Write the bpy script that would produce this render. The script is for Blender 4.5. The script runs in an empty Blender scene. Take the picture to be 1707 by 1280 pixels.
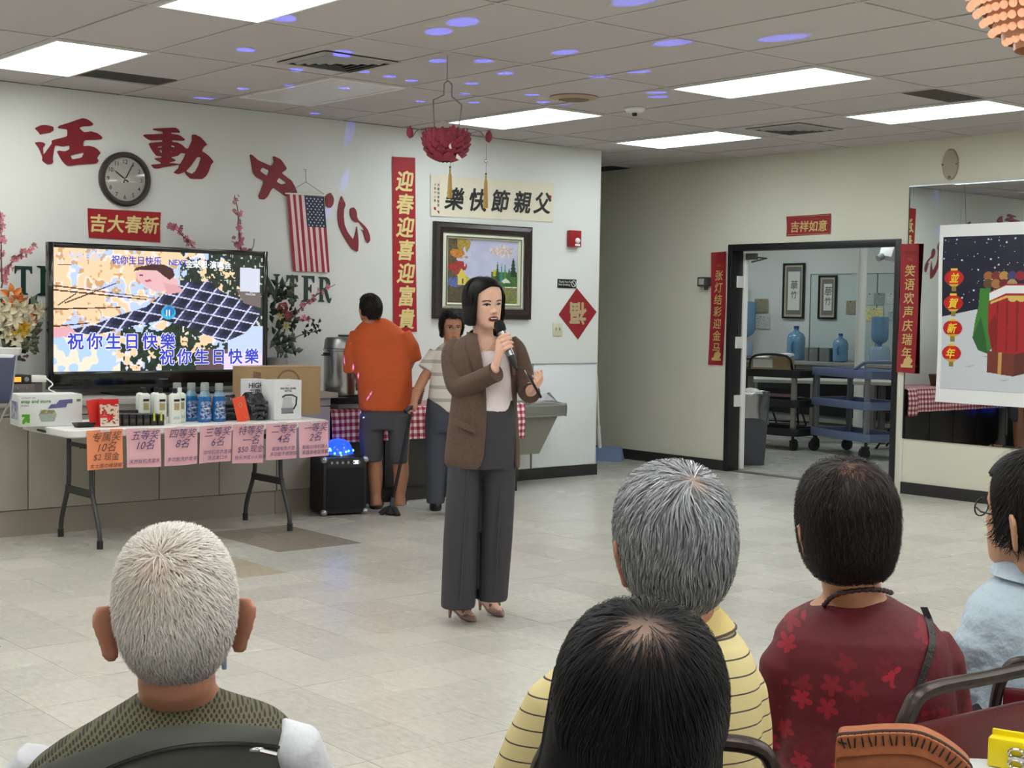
import bpy, bmesh, math, random
import numpy as np
from mathutils import Vector, Matrix
S = bpy.context.scene
COL = S.collection
PI = math.pi
# ---------------------------------------------------------------- camera, light, exposure
CAM_H = 1.485
CEIL = 2.981
RC = np.array([[0.76806982, -0.01907966, 0.64008181], [-0.64015747, -0.04839105, 0.76671815], [0.01634551, -0.99864622, -0.04938169]])
FPX = 2401.74
cd = bpy.data.cameras.new('camera'); cam = bpy.data.objects.new('camera', cd); COL.objects.link(cam)
cd.sensor_width = 36.0; cd.lens = FPX * 36.0 / 1707.0; cd.clip_start = 0.05; cd.clip_end = 100
_m = np.eye(4); _m[:3, 0] = RC[:, 0]; _m[:3, 1] = -RC[:, 1]; _m[:3, 2] = -RC[:, 2]; _m[2, 3] = CAM_H
cam.matrix_world = Matrix(_m.tolist()); S.camera = cam
S.view_settings.view_transform = 'Standard'; S.view_settings.look = 'None'
S.view_settings.gamma = 1.0; S.view_settings.use_curve_mapping = False
S.view_settings.exposure = 0.27
W = bpy.data.worlds.new('world'); S.world = W; W.use_nodes = True
W.node_tree.nodes['Background'].inputs[0].default_value = (0.80, 0.86, 0.95, 1)
W.node_tree.nodes['Background'].inputs[1].default_value = 0.04
LAMP = 9.0             # ceiling diffuser strength
S.cycles.use_denoising = True
S.cycles.max_bounces = 8; S.cycles.diffuse_bounces = 4; S.cycles.glossy_bounces = 4
S.cycles.transparent_max_bounces = 8; S.cycles.sample_clamp_indirect = 6.0
S.cycles.caustics_reflective = False; S.cycles.caustics_refractive = False
BY = 9.71              # the wall with the television
RX = 10.42             # the wall with the doorway

# ---------------------------------------------------------------- measuring helpers: from the photograph's sight lines to metres in the room
def ray(p): return RC @ np.array([p[0] - 853.5, p[1] - 640.0, FPX])
def on_z(p, z=0.0): d = ray(p); q = d * ((z - CAM_H) / d[2]); return Vector((q[0], q[1], z))
def on_y(p, y=9.71): d = ray(p); q = d * (y / d[1]); return Vector((q[0], y, q[2] + CAM_H))
def on_x(p, x=10.42): d = ray(p); q = d * (x / d[0]); return Vector((x, q[1], q[2] + CAM_H))
def at(px, py, depth): d = ray((px, py)) / FPX * depth; return Vector((d[0], d[1], d[2] + CAM_H))

# ---------------------------------------------------------------- materials
MATS = {}
def srgb(r, g, b):
    f = lambda c: (c / 255 / 12.92) if c / 255 <= 0.04045 else ((c / 255 + 0.055) / 1.055) ** 2.4
    return (f(r), f(g), f(b))
def mat(name, col=(0.5, 0.5, 0.5), rough=0.6, metal=0.0, spec=0.5, noise=0.0, nscale=20.0, bump=0.0, bscale=60.0, emit=0.0, emitcol=None, trans=0.0, alpha=1.0, attr=None, sheen=0.0, stretch=(1, 1, 1), col2=None, sss=0.0, coat=0.0, obj_rand=0.0):
    if name in MATS: return MATS[name]
    m = bpy.data.materials.new(name); m.use_nodes = True; MATS[name] = m
    nt = m.node_tree; b = nt.nodes['Principled BSDF']
    b.inputs['Base Color'].default_value = (*col, 1); b.inputs['Roughness'].default_value = rough
    b.inputs['Metallic'].default_value = metal; b.inputs['Specular IOR Level'].default_value = spec
    b.inputs['Transmission Weight'].default_value = trans; b.inputs['Alpha'].default_value = alpha
    b.inputs['Sheen Weight'].default_value = sheen; b.inputs['Coat Weight'].default_value = coat
    if sss: b.inputs['Subsurface Weight'].default_value = sss; b.inputs['Subsurface Radius'].default_value = (0.012, 0.005, 0.003); b.inputs['Subsurface Scale'].default_value = 1.0
    if emit:
        b.inputs['Emission Color'].default_value = (*(emitcol or col), 1); b.inputs['Emission Strength'].default_value = emit
    src = None
    if attr:
        a = nt.nodes.new('ShaderNodeAttribute'); a.attribute_name = attr; src = a.outputs['Color']
    if noise or bump or col2:
        tc = nt.nodes.new('ShaderNodeTexCoord'); mp = nt.nodes.new('ShaderNodeMapping'); mp.inputs['Scale'].default_value = stretch
        nt.links.new(tc.outputs['Object'], mp.inputs['Vector'])
    if noise or col2:
        n = nt.nodes.new('ShaderNodeTexNoise'); n.inputs['Scale'].default_value = nscale; n.inputs['Detail'].default_value = 5
        nt.links.new(mp.outputs['Vector'], n.inputs['Vector'])
        mix = nt.nodes.new('ShaderNodeMix'); mix.data_type = 'RGBA'
        if col2:
            r = nt.nodes.new('ShaderNodeValToRGB'); r.color_ramp.elements[0].position = 0.42; r.color_ramp.elements[1].position = 0.6
            nt.links.new(n.outputs['Fac'], r.inputs['Fac']); nt.links.new(r.outputs['Color'], mix.inputs['Factor'])
            mix.inputs['A'].default_value = (*col, 1); mix.inputs['B'].default_value = (*col2, 1)
        else:
            mix.blend_type = 'MULTIPLY'; mix.inputs['Factor'].default_value = 1.0
            r = nt.nodes.new('ShaderNodeMapRange'); r.inputs['From Min'].default_value = 0.25; r.inputs['From Max'].default_value = 0.75
            r.inputs['To Min'].default_value = 1 - noise; r.inputs['To Max'].default_value = 1 + noise * 0.5
            nt.links.new(n.outputs['Fac'], r.inputs['Value'])
            if src: nt.links.new(src, mix.inputs['A'])
            else: mix.inputs['A'].default_value = (*col, 1)
            nt.links.new(r.outputs['Result'], mix.inputs['B'])
        src = mix.outputs['Result']
    if obj_rand:
        oi = nt.nodes.new('ShaderNodeObjectInfo'); r2 = nt.nodes.new('ShaderNodeMapRange'); r2.inputs['To Min'].default_value = 1 - obj_rand; r2.inputs['To Max'].default_value = 1 + obj_rand * 0.4
        nt.links.new(oi.outputs['Random'], r2.inputs['Value']); mx = nt.nodes.new('ShaderNodeMix'); mx.data_type = 'RGBA'; mx.blend_type = 'MULTIPLY'; mx.inputs['Factor'].default_value = 1.0
        if src: nt.links.new(src, mx.inputs['A'])
        else: mx.inputs['A'].default_value = (*col, 1)
        nt.links.new(r2.outputs['Result'], mx.inputs['B']); src = mx.outputs['Result']
    if src:
        nt.links.new(src, b.inputs['Base Color'])
        if emit and attr: nt.links.new(src, b.inputs['Emission Color'])
    if bump:
        n2 = nt.nodes.new('ShaderNodeTexNoise'); n2.inputs['Scale'].default_value = bscale; n2.inputs['Detail'].default_value = 4
        nt.links.new(mp.outputs['Vector'], n2.inputs['Vector'])
        bp = nt.nodes.new('ShaderNodeBump'); bp.inputs['Strength'].default_value = bump; bp.inputs['Distance'].default_value = 0.01 if bscale > 18 else 0.045
        nt.links.new(n2.outputs['Fac'], bp.inputs['Height']); nt.links.new(bp.outputs['Normal'], b.inputs['Normal'])
    return m

def clear_mat(name, clear=0.85, tint=(1, 1, 1), rough=0.05):
    m = bpy.data.materials.new(name); m.use_nodes = True; MATS[name] = m; nt = m.node_tree; nt.nodes.remove(nt.nodes['Principled BSDF'])
    a = nt.nodes.new('ShaderNodeBsdfTransparent'); a.inputs[0].default_value = (*tint, 1); g_ = nt.nodes.new('ShaderNodeBsdfGlossy'); g_.inputs['Roughness'].default_value = rough
    f = nt.nodes.new('ShaderNodeFresnel'); f.inputs[0].default_value = 1.45; x = nt.nodes.new('ShaderNodeMixShader'); mm = nt.nodes.new('ShaderNodeMath'); mm.operation = 'MULTIPLY_ADD'; mm.inputs[1].default_value = 1.0; mm.inputs[2].default_value = (1 - clear) * 0.4
    nt.links.new(f.outputs[0], mm.inputs[0]); nt.links.new(mm.outputs[0], x.inputs[0]); nt.links.new(a.outputs[0], x.inputs[1]); nt.links.new(g_.outputs[0], x.inputs[2])
    nt.links.new(x.outputs[0], nt.nodes['Material Output'].inputs['Surface']); return m

def wave_mat(name, col, col2, scale, axis='Z', width=0.08, rough=0.75, distort=0.0):
    """cloth with thin knitted stripes of col2 on col"""
    m = mat(name, col, rough); nt = m.node_tree; b = nt.nodes['Principled BSDF']
    tc = nt.nodes.new('ShaderNodeTexCoord'); w = nt.nodes.new('ShaderNodeTexWave'); w.bands_direction = axis; w.wave_profile = 'SAW'
    w.inputs['Scale'].default_value = scale; w.inputs['Distortion'].default_value = distort; w.inputs['Detail Scale'].default_value = 0.6
    nt.links.new(tc.outputs['Object'], w.inputs['Vector'])
    lt = nt.nodes.new('ShaderNodeMath'); lt.operation = 'LESS_THAN'; lt.inputs[1].default_value = width; nt.links.new(w.outputs['Fac'], lt.inputs[0])
    mix = nt.nodes.new('ShaderNodeMix'); mix.data_type = 'RGBA'; mix.inputs['A'].default_value = (*col, 1); mix.inputs['B'].default_value = (*col2, 1)
    nt.links.new(lt.outputs['Value'], mix.inputs['Factor']); nt.links.new(mix.outputs['Result'], b.inputs['Base Color'])
    return m

# ---------------------------------------------------------------- objects
def tag(o, label=None, cat=None, group=None, kind=None):
    if label: o['label'] = label
    if cat: o['category'] = cat
    if group: o['group'] = group
    if kind: o['kind'] = kind
    return o
def thing(name, label, cat, loc=(0, 0, 0), rz=0.0, group=None, kind=None):
    o = bpy.data.objects.new(name, None); o.empty_display_size = 0.05; COL.objects.link(o)
    o.location = loc; o.rotation_euler = (0, 0, rz)
    return tag(o, label, cat, group, kind)
def link_mesh(name, me, parent=None, loc=(0, 0, 0), rot=(0, 0, 0)):
    o = bpy.data.objects.new(name, me); COL.objects.link(o)
    o.location = loc; o.rotation_euler = rot
    if parent is not None: o.parent = parent
    return o
def copy_tree(o, parent=None):
    kids = [c for c in KIDS.get(o.name, [])]
    c = o.copy(); COL.objects.link(c)
    if parent is not None: c.parent = parent
    for k in kids: copy_tree(k, c)
    return c
KIDS = {}
def index_kids():
    KIDS.clear()
    for o in S.objects:
        if o.parent is not None: KIDS.setdefault(o.parent.name, []).append(o)

def rot2(v, a): return (v[0] * math.cos(a) - v[1] * math.sin(a), v[0] * math.sin(a) + v[1] * math.cos(a))
def catmull(pts, n):
    P = [np.array(p, float) for p in pts]; out = []
    for i in range(len(P) - 1):
        p0 = P[i - 1] if i else 2 * P[0] - P[1]; p1 = P[i]; p2 = P[i + 1]; p3 = P[i + 2] if i + 2 < len(P) else 2 * P[-1] - P[-2]
        for k in range(n):
            t = k / n
            out.append(0.5 * (2 * p1 + (p2 - p0) * t + (2 * p0 - 5 * p1 + 4 * p2 - p3) * t * t + (3 * p1 - p0 - 3 * p2 + p3) * t ** 3))
    out.append(P[-1]); return out

class MB:
    """collects shapes and links them as ONE mesh object"""
    def __init__(s): s.v = []; s.f = []; s.mi = []; s.m = 0
    def add(s, vs, fs):
        b = len(s.v); s.v += [tuple(map(float, p)) for p in vs]; s.f += [tuple(b + i for i in f) for f in fs]; s.mi += [s.m] * len(fs); return s
    def box(s, x0, x1, y0, y1, z0, z1):
        return s.add([(x0, y0, z0), (x1, y0, z0), (x1, y1, z0), (x0, y1, z0), (x0, y0, z1), (x1, y0, z1), (x1, y1, z1), (x0, y1, z1)],
                     [(0, 3, 2, 1), (4, 5, 6, 7), (0, 1, 5, 4), (1, 2, 6, 5), (2, 3, 7, 6), (3, 0, 4, 7)])
    def cbox(s, c, d): return s.box(c[0] - d[0] / 2, c[0] + d[0] / 2, c[1] - d[1] / 2, c[1] + d[1] / 2, c[2] - d[2] / 2, c[2] + d[2] / 2)
    def rings(s, rings, cap0=True, cap1=True, closed=True):
        n = len(rings[0]); vs = [p for r in rings for p in r]; fs = []
        for i in range(len(rings) - 1):
            for j in range(n if closed else n - 1):
                k = (j + 1) % n; fs.append((i * n + j, i * n + k, (i + 1) * n + k, (i + 1) * n + j))
        if cap0 and closed: fs.append(tuple(range(n - 1, -1, -1)))
        if cap1 and closed: fs.append(tuple((len(rings) - 1) * n + j for j in range(n)))
        return s.add(vs, fs)
    def tube(s, pts, r, n=8, caps=True, flat=1.0, up=None):
        P = [np.array(p, float) for p in pts]; R = r if hasattr(r, '__len__') else [r] * len(P); rs = []; u = None
        for i, p in enumerate(P):
            t = P[min(i + 1, len(P) - 1)] - P[max(i - 1, 0)]; t = t / (np.linalg.norm(t) + 1e-12)
            if u is None:
                a = np.array(up, float) if up is not None else (np.array((0, 0, 1.0)) if abs(t[2]) < 0.9 else np.array((1.0, 0, 0)))
                u = np.cross(a, t)
            else: u = u - t * (u @ t)
            u = u / (np.linalg.norm(u) + 1e-12); w = np.cross(t, u)
            rs.append([p + R[i] * (math.cos(2 * PI * k / n) * u + flat * math.sin(2 * PI * k / n) * w) for k in range(n)])
        return s.rings(rs, caps, caps)
    def cyl(s, p0, p1, r0, r1=None, n=16): return s.tube([p0, p1], [r0, r0 if r1 is None else r1], n)
    def lathe(s, prof, c=(0, 0, 0), n=20, cap0=True, cap1=True):
        return s.rings([[(c[0] + r * math.cos(2 * PI * k / n), c[1] + r * math.sin(2 * PI * k / n), c[2] + z) for k in range(n)] for r, z in prof], cap0, cap1)
    def ball(s, c, r, n=10, m=8):
        rx, ry, rz = r if hasattr(r, '__len__') else (r, r, r)
        return s.rings([[(c[0] + rx * math.sin(PI * i / m) * math.cos(2 * PI * k / n), c[1] + ry * math.sin(PI * i / m) * math.sin(2 * PI * k / n), c[2] - rz * math.cos(PI * i / m)) for k in range(n)] for i in [0.08] + list(range(1, m)) + [m - 0.08]])
    def prism(s, poly, y0, y1):
        """an outline in x, z with depth from y0 to y1"""
        n = len(poly)
        a = sum(poly[i][0] * poly[(i + 1) % n][1] - poly[(i + 1) % n][0] * poly[i][1] for i in range(n))
        if a < 0: poly = poly[::-1]
        return s.add([(x, y0, z) for x, z in poly] + [(x, y1, z) for x, z in poly],
                     [tuple(range(n)), tuple(range(2 * n - 1, n - 1, -1))] + [(i, i + n, (i + 1) % n + n, (i + 1) % n) for i in range(n)])
    def quad(s, a, b, c, d): return s.add([a, b, c, d], [(0, 1, 2, 3)])
    def mesh(s, name, mats, smooth=0.6, bevel=0.0, fix=True):
        me = bpy.data.meshes.new(name); me.from_pydata(s.v, [], s.f)
        for m in (mats if isinstance(mats, (list, tuple)) else [mats]): me.materials.append(m)
        if any(s.mi): me.polygons.foreach_set('material_index', s.mi)
        if bevel or fix:
            bm = bmesh.new(); bm.from_mesh(me)
            if fix: bmesh.ops.recalc_face_normals(bm, faces=bm.faces)
            if bevel:
                es = [e for e in bm.edges if len(e.link_faces) == 2 and e.calc_face_angle(0) > 0.7]
                bmesh.ops.bevel(bm, geom=es, offset=bevel, segments=2, profile=0.6, affect='EDGES', clamp_overlap=True)
            bm.to_mesh(me); bm.free()
        if smooth:
            me.polygons.foreach_set('use_smooth', [True] * len(me.polygons)); me.set_sharp_from_angle(angle=smooth)
        me.update(); return me
    def build(s, name, mats, parent=None, loc=(0, 0, 0), rot=(0, 0, 0), smooth=0.6, bevel=0.0, fix=True):
        return link_mesh(name, s.mesh(name, mats, smooth, bevel, fix), parent, loc, rot)

def box_part(name, m, parent, x0, x1, y0, y1, z0, z1, bevel=0.0):
    return MB().box(x0, x1, y0, y1, z0, z1).build(name, m, parent, bevel=bevel)

_tm = {}
def cu_off(bold, size): return min(bold, 0.006 * size)
def text_mesh(body, size, m, bold=0.0, shear=0.0, align='CENTER', extrude=0.0):
    k = (body, size, m.name, bold, shear, align, extrude)
    if k in _tm: return _tm[k]
    cu = bpy.data.curves.new('lettering', 'FONT'); cu.body = body; cu.size = size; cu.offset = bold; cu.shear = shear
    cu.align_x = align; cu.extrude = extrude; cu.resolution_u = 3; cu.offset = min(bold, 0.006 * size)
    ob = bpy.data.objects.new('lettering', cu); me = bpy.data.meshes.new_from_object(ob)
    bpy.data.objects.remove(ob); bpy.data.curves.remove(cu)
    r = bold - cu_off(bold, size)
    if r > 0.0002:          # a brush-thick stroke: the glyph laid over itself in a small ring
        n = len(me.vertices); co = np.zeros(n * 3, np.float32); me.vertices.foreach_get('co', co); co = co.reshape(-1, 3); V = []; Fs = []
        F0 = [tuple(p.vertices) for p in me.polygons]
        for q in range(6):
            d = np.array((r * math.cos(q * PI / 3), r * math.sin(q * PI / 3), -0.00005 * q)); V.append(co + d); Fs += [tuple(i + q * n for i in f) for f in F0]
        me = bpy.data.meshes.new('lettering'); me.from_pydata(np.concatenate(V).tolist(), [], Fs)
    me.materials.clear(); me.materials.append(m); _tm[k] = me; return me
def text(name, body, size, m, parent, x, z, y=-0.002, bold=0.0, shear=0.0, align='CENTER', sx=1.0, rz=0.0, extrude=0.0):
    """lettering that faces -y of its parent, with its baseline at height z"""
    o = link_mesh(name, text_mesh(body, size, m, bold, shear, align, extrude), parent, (x, y, z), (PI / 2, rz, 0)); o.scale = (sx, 1, 1); return o

def canvas(w, h, bg): c = np.zeros((h, w, 3)); c[:] = bg; return c
def paint(c, poly, col, a=1.0):
    """fill an outline given in 0..1 (x right, y down)"""
    h, w, _ = c.shape; yy, xx = np.mgrid[0:h, 0:w]; xx = (xx + 0.5) / w; yy = (yy + 0.5) / h
    ins = np.zeros((h, w), bool); n = len(poly)
    for i in range(n):
        x0, y0 = poly[i]; x1, y1 = poly[(i + 1) % n]
        if y0 == y1: continue
        ins ^= ((y0 > yy) != (y1 > yy)) & (xx < (x1 - x0) * (yy - y0) / (y1 - y0) + x0)
    c[ins] = c[ins] * (1 - a) + np.array(col) * a; return ins
def disc(c, cx, cy, rx, ry, col, a=1.0): return paint(c, [(cx + rx * math.cos(t * PI / 12), cy + ry * math.sin(t * PI / 12)) for t in range(24)], col, a)
def vnoise(h, w, s, seed):
    r = np.random.RandomState(seed); g = r.rand(int(h / s) + 3, int(w / s) + 3); y = np.arange(h) / s; x = np.arange(w) / s
    y0 = y.astype(int); x0 = x.astype(int); fy = (y - y0)[:, None]; fx = (x - x0)[None]
    fy = fy * fy * (3 - 2 * fy); fx = fx * fx * (3 - 2 * fx)
    a = g[y0][:, x0]; b = g[y0][:, x0 + 1]; d = g[y0 + 1][:, x0]; e = g[y0 + 1][:, x0 + 1]
    return a * (1 - fx) * (1 - fy) + b * fx * (1 - fy) + d * (1 - fx) * fy + e * fx * fy
def print_mesh(name, c, x0, x1, z0, z1, m, y=0.0, bend=None):
    """a flat printed picture: one small face per dot, coloured by an attribute; bend(x, z) -> y gives the sheet its curl"""
    h, w, _ = c.shape
    xs = np.linspace(x0, x1, w + 1); zs = np.linspace(z1, z0, h + 1); X, Z = np.meshgrid(xs, zs)
    Y = np.full_like(X, y) if bend is None else bend(X, Z) + y
    v = np.stack([X, Y, Z], -1).reshape(-1, 3); i = np.arange(h)[:, None] * (w + 1) + np.arange(w)[None]
    f = np.stack([i, i + w + 1, i + w + 2, i + 1], -1).reshape(-1, 4)
    me = bpy.data.meshes.new(name); me.from_pydata(v.tolist(), [], f.tolist())
    a = me.color_attributes.new('ink', 'FLOAT_COLOR', 'CORNER')
    a.data.foreach_set('color', np.repeat(np.concatenate([c.reshape(-1, 3), np.ones((h * w, 1))], 1), 4, axis=0).ravel().astype(np.float32))
    me.materials.append(m); me.update(); return me
INK = mat('printed_paper', rough=0.55, attr='ink')
# ---------------------------------------------------------------- the room
wallm = mat('wall_paint', srgb(216, 218, 214), 0.62, noise=0.05, nscale=1.3, bump=0.04, bscale=160)
wallm2 = mat('wall_paint_warm', srgb(212, 210, 194), 0.6, noise=0.06, nscale=1.1, bump=0.04, bscale=160)
darkbase = mat('black_rubber_base', srgb(38, 36, 36), 0.5)
HALL_X0, HALL_X1, HALL_Y0, HALL_Y1 = -3.2, RX, -3.6, 13.0
# floor: vinyl tiles with open joints on a dark bed
floor = MB().box(HALL_X0, 15.4, HALL_Y0, 13.6, -0.12, -0.004).build('floor', mat('floor_adhesive', srgb(112, 106, 96), 0.8)); tag(floor, kind='structure')
def floor_mat(name, c1, c2):
    m = mat(name, c1, 0.22, spec=0.45); nt = m.node_tree; b = nt.nodes['Principled BSDF']
    tc = nt.nodes.new('ShaderNodeNewGeometry'); mp = nt.nodes.new('ShaderNodeMapping'); mp.inputs['Scale'].default_value = (1.6, 0.55, 1)
    nt.links.new(tc.outputs['Position'], mp.inputs['Vector'])
    n1 = nt.nodes.new('ShaderNodeTexNoise'); n1.inputs['Scale'].default_value = 30; n1.inputs['Detail'].default_value = 8; n1.inputs['Roughness'].default_value = 0.65
    n2 = nt.nodes.new('ShaderNodeTexNoise'); n2.inputs['Scale'].default_value = 0.9; n2.inputs['Detail'].default_value = 3
    nt.links.new(mp.outputs['Vector'], n1.inputs['Vector']); nt.links.new(tc.outputs['Position'], n2.inputs['Vector'])
    r = nt.nodes.new('ShaderNodeMapRange'); r.inputs['From Min'].default_value = 0.35; r.inputs['From Max'].default_value = 0.68; nt.links.new(n1.outputs['Fac'], r.inputs['Value'])
    mix = nt.nodes.new('ShaderNodeMix'); mix.data_type = 'RGBA'; mix.inputs['A'].default_value = (*c1, 1); mix.inputs['B'].default_value = (*c2, 1)
    nt.links.new(r.outputs['Result'], mix.inputs['Factor'])
    oi = nt.nodes.new('ShaderNodeObjectInfo'); r2 = nt.nodes.new('ShaderNodeMapRange'); r2.inputs['To Min'].default_value = 0.9; r2.inputs['To Max'].default_value = 1.04
    nt.links.new(oi.outputs['Random'], r2.inputs['Value'])
    mx = nt.nodes.new('ShaderNodeMix'); mx.data_type = 'RGBA'; mx.blend_type = 'MULTIPLY'; mx.inputs['Factor'].default_value = 1
    nt.links.new(mix.outputs['Result'], mx.inputs['A']); nt.links.new(r2.outputs['Result'], mx.inputs['B']); nt.links.new(mx.outputs['Result'], b.inputs['Base Color'])
    rr = nt.nodes.new('ShaderNodeMapRange'); rr.inputs['From Min'].default_value = 0.3; rr.inputs['From Max'].default_value = 0.7; rr.inputs['To Min'].default_value = 0.17; rr.inputs['To Max'].default_value = 0.34
    nt.links.new(n2.outputs['Fac'], rr.inputs['Value']); nt.links.new(rr.outputs['Result'], b.inputs['Roughness'])
    bp = nt.nodes.new('ShaderNodeBump'); bp.inputs['Strength'].default_value = 0.03; bp.inputs['Distance'].default_value = 0.004
    nt.links.new(n1.outputs['Fac'], bp.inputs['Height']); nt.links.new(bp.outputs['Normal'], b.inputs['Normal'])
    return m
tile_m = floor_mat('vinyl_tile', srgb(184, 181, 172), srgb(201, 198, 189))
tile_tan = floor_mat('tan_vinyl_tile', srgb(176, 165, 142), srgb(190, 180, 160))
tile_brown = floor_mat('brown_vinyl_tile', srgb(140, 130, 116), srgb(156, 146, 132))
PT = 0.311; X_T, Y_T = 3.277, 4.823
tm_mesh = {}
def tile_mesh(m):
    if m.name not in tm_mesh: tm_mesh[m.name] = MB().box(0.0008, PT - 0.0008, 0.0008, PT - 0.0008, -0.005, 0.0).mesh('tile', m, smooth=0)
    return tm_mesh[m.name]
brown_patch = lambda x, y: 4.50 < x + PT / 2 < 5.15 and 7.6 < y + PT / 2 < 8.42
tan_patch = lambda x, y: (3.2 < x + PT / 2 < 4.2 and 7.0 < y + PT / 2 < 8.1 and (x * 7.3 + y * 3.1) % 1.0 < 0.42)
cells = []
for i in range(-21, 39):
    for j in range(-27, 29):
        x = X_T + i * PT; y = Y_T + j * PT
        if x < HALL_X0 or y < HALL_Y0 or x > 15.0 or y > 13.2: continue
        c = (np.array([x + PT / 2, y + PT / 2, 0]) - [0, 0, CAM_H]) @ RC
        vis = c[2] > 1 and -60 < c[0] / c[2] * FPX + 853.5 < 1767 and c[1] / c[2] * FPX + 640 < 1310
        hidden = y > 9.0 and x < 8.0
        cells.append((c[2] if vis and not hidden else 1e3 + abs(c[2]), x, y))
cells.sort()
rest = MB(); rnd = random.Random(4)
for k, (d, x, y) in enumerate(cells):
    dz = rnd.uniform(-0.0006, 0.0002)
    m = tile_brown if brown_patch(x, y) else tile_tan if tan_patch(x, y) else tile_m
    if k < 296:
        link_mesh('tile', tile_mesh(m), floor, (x, y, dz))
    else:
        rest.m = 1 if m is tile_brown else 2 if m is tile_tan else 0
        rest.box(x + 0.0006, x + PT - 0.0006, y + 0.0006, y + PT - 0.0006, -0.005, dz)
o = rest.build('far_tiles', [tile_m, tile_brown, tile_tan], floor, smooth=0, fix=False); tag(o, kind='stuff')
# walls
def struct(name, mb, m, **k): return tag(mb.build(name, m, **k), kind='structure')
struct('wall_back', MB().box(HALL_X0 - 0.15, 9.13, BY, BY + 0.15, 0, CEIL).box(8.98, 9.13, BY + 0.15, HALL_Y1, 0, CEIL), wallm, smooth=0)
DY0, DY1, DZ = 7.34, 9.285, 2.168
wr = MB().box(RX, RX + 0.14, DY1, HALL_Y1, 0, CEIL + 0.1).box(RX, RX + 0.14, HALL_Y0, DY0, 0, CEIL + 0.1).box(RX, RX + 0.14, DY0, DY1, DZ, CEIL + 0.1)
struct('wall_right', wr, wallm2, smooth=0)
struct('wall_passage_end', MB().box(9.13, RX + 0.14, HALL_Y1, HALL_Y1 + 0.15, 0, CEIL), wallm2, smooth=0)
struct('wall_left', MB().box(HALL_X0 - 0.15, HALL_X0, HALL_Y0, BY, 0, CEIL), wallm, smooth=0)
struct('wall_rear', MB().box(HALL_X0 - 0.15, RX, HALL_Y0 - 0.15, HALL_Y0, 0, CEIL), wallm, smooth=0)
bb = MB().box(8.02, 9.13, BY - 0.012, BY, 0, 0.1).box(9.13, 9.142, BY - 0.012, HALL_Y1, 0, 0.1)
struct('baseboard_back', bb, darkbase, bevel=0.002)
struct('baseboard_right', MB().box(RX - 0.014, RX, DY1, HALL_Y1, 0, 0.1).box(RX - 0.014, RX, HALL_Y0, DY0 - 0.07, 0, 0.1), darkbase, bevel=0.002)
# ceiling: grid of bars, tiles laid in it
bar_m = mat('ceiling_bar', srgb(184, 179, 176), 0.5)
ctile = mat('ceiling_tile', srgb(192, 186, 185), 0.92, noise=0.07, nscale=90, bump=0.25, bscale=140, obj_rand=0.05)
GX, GY, GA = 3.2317, 4.2676, 0.6096
ceil = MB().box(HALL_X0 - 0.15, RX + 0.1, HALL_Y0 - 0.15, HALL_Y1 + 0.15, CEIL + 0.16, CEIL + 0.26).build('ceiling', mat('roof_deck', srgb(60, 58, 55), 0.9)); tag(ceil, kind='structure')
for i in range(-10, 12):
    x = GX + i * GA
    if HALL_X0 < x < RX: box_part('grid_bar', bar_m, ceil, x - 0.011, x + 0.011, HALL_Y0, BY if x < 9.0 else HALL_Y1, CEIL - 0.003, CEIL + 0.03)
for j in range(-6, 8):
    y = GY + j * 2 * GA
    if HALL_Y0 < y < HALL_Y1: box_part('grid_bar', bar_m, ceil, HALL_X0 if y < BY else 9.13, RX, y - 0.011, y + 0.011, CEIL - 0.0025, CEIL + 0.03)
LIGHTS = {(0, 1), (0, 3), (6, 3), (9, 3), (6, 1), (9, 1), (3, 3)} | ({(i, j) for i in (-6, -3, 0, 3, 6, 9) for j in (-1, -3, -5)} - {(3, -1)}) | {(-3, 1), (-3, 3), (-6, 1), (-6, 3)}
VENTS = {(2, 2): (2.58, 2.60), (9, 2): (9.60, 2.60)}
GRILLE = {(1, 3): (3.73, 3.965), (8, 1): (1.02, 1.24)}
g = 0.0125; rnd = random.Random(9)
full = MB().box(g, GA - g, g, 2 * GA - g, 0, 0.014).mesh('ceiling_tile', ctile, smooth=0)
for i in range(-11, 13):
    for j in range(-7, 8):
        if (i, j) in LIGHTS: continue
        x0, y0 = GX + i * GA, GY + j * 2 * GA; x1, y1 = x0 + GA, y0 + 2 * GA
        if x1 < HALL_X0 + .1 or y1 < HALL_Y0 + .1 or x0 > RX - .05 or y0 > HALL_Y1 - .05: continue
        if y0 > BY and x1 < 9.2: continue
        cy1 = min(y1, HALL_Y1) if x0 > 9.0 or x1 > 9.2 else min(y1, BY)
        cx0, cx1, cy0 = max(x0, HALL_X0), min(x1, RX), max(y0, HALL_Y0)
        z = CEIL + rnd.uniform(0.0, 0.004)
        if (i, j) in GRILLE:
            a, b = GRILLE[(i, j)]
            if a - j > 0.5: cy1 = GY + a * 2 * GA
            else: cy0 = GY + b * 2 * GA
        if cx0 == x0 and cx1 == x1 and cy0 == y0 and cy1 == y1: o = link_mesh('ceiling_tile', full, ceil, (x0, y0, z))
        else: o = MB().box(cx0 + g, cx1 - g, cy0 + g, cy1 - g, 0, 0.014).build('ceiling_tile', ctile, ceil, (0, 0, z), smooth=0)
        if (i, j) in ((2, 2), (5, 2), (8, 3), (10, 3)): o.rotation_euler = (0.0015, 0.002, 0)
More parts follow.
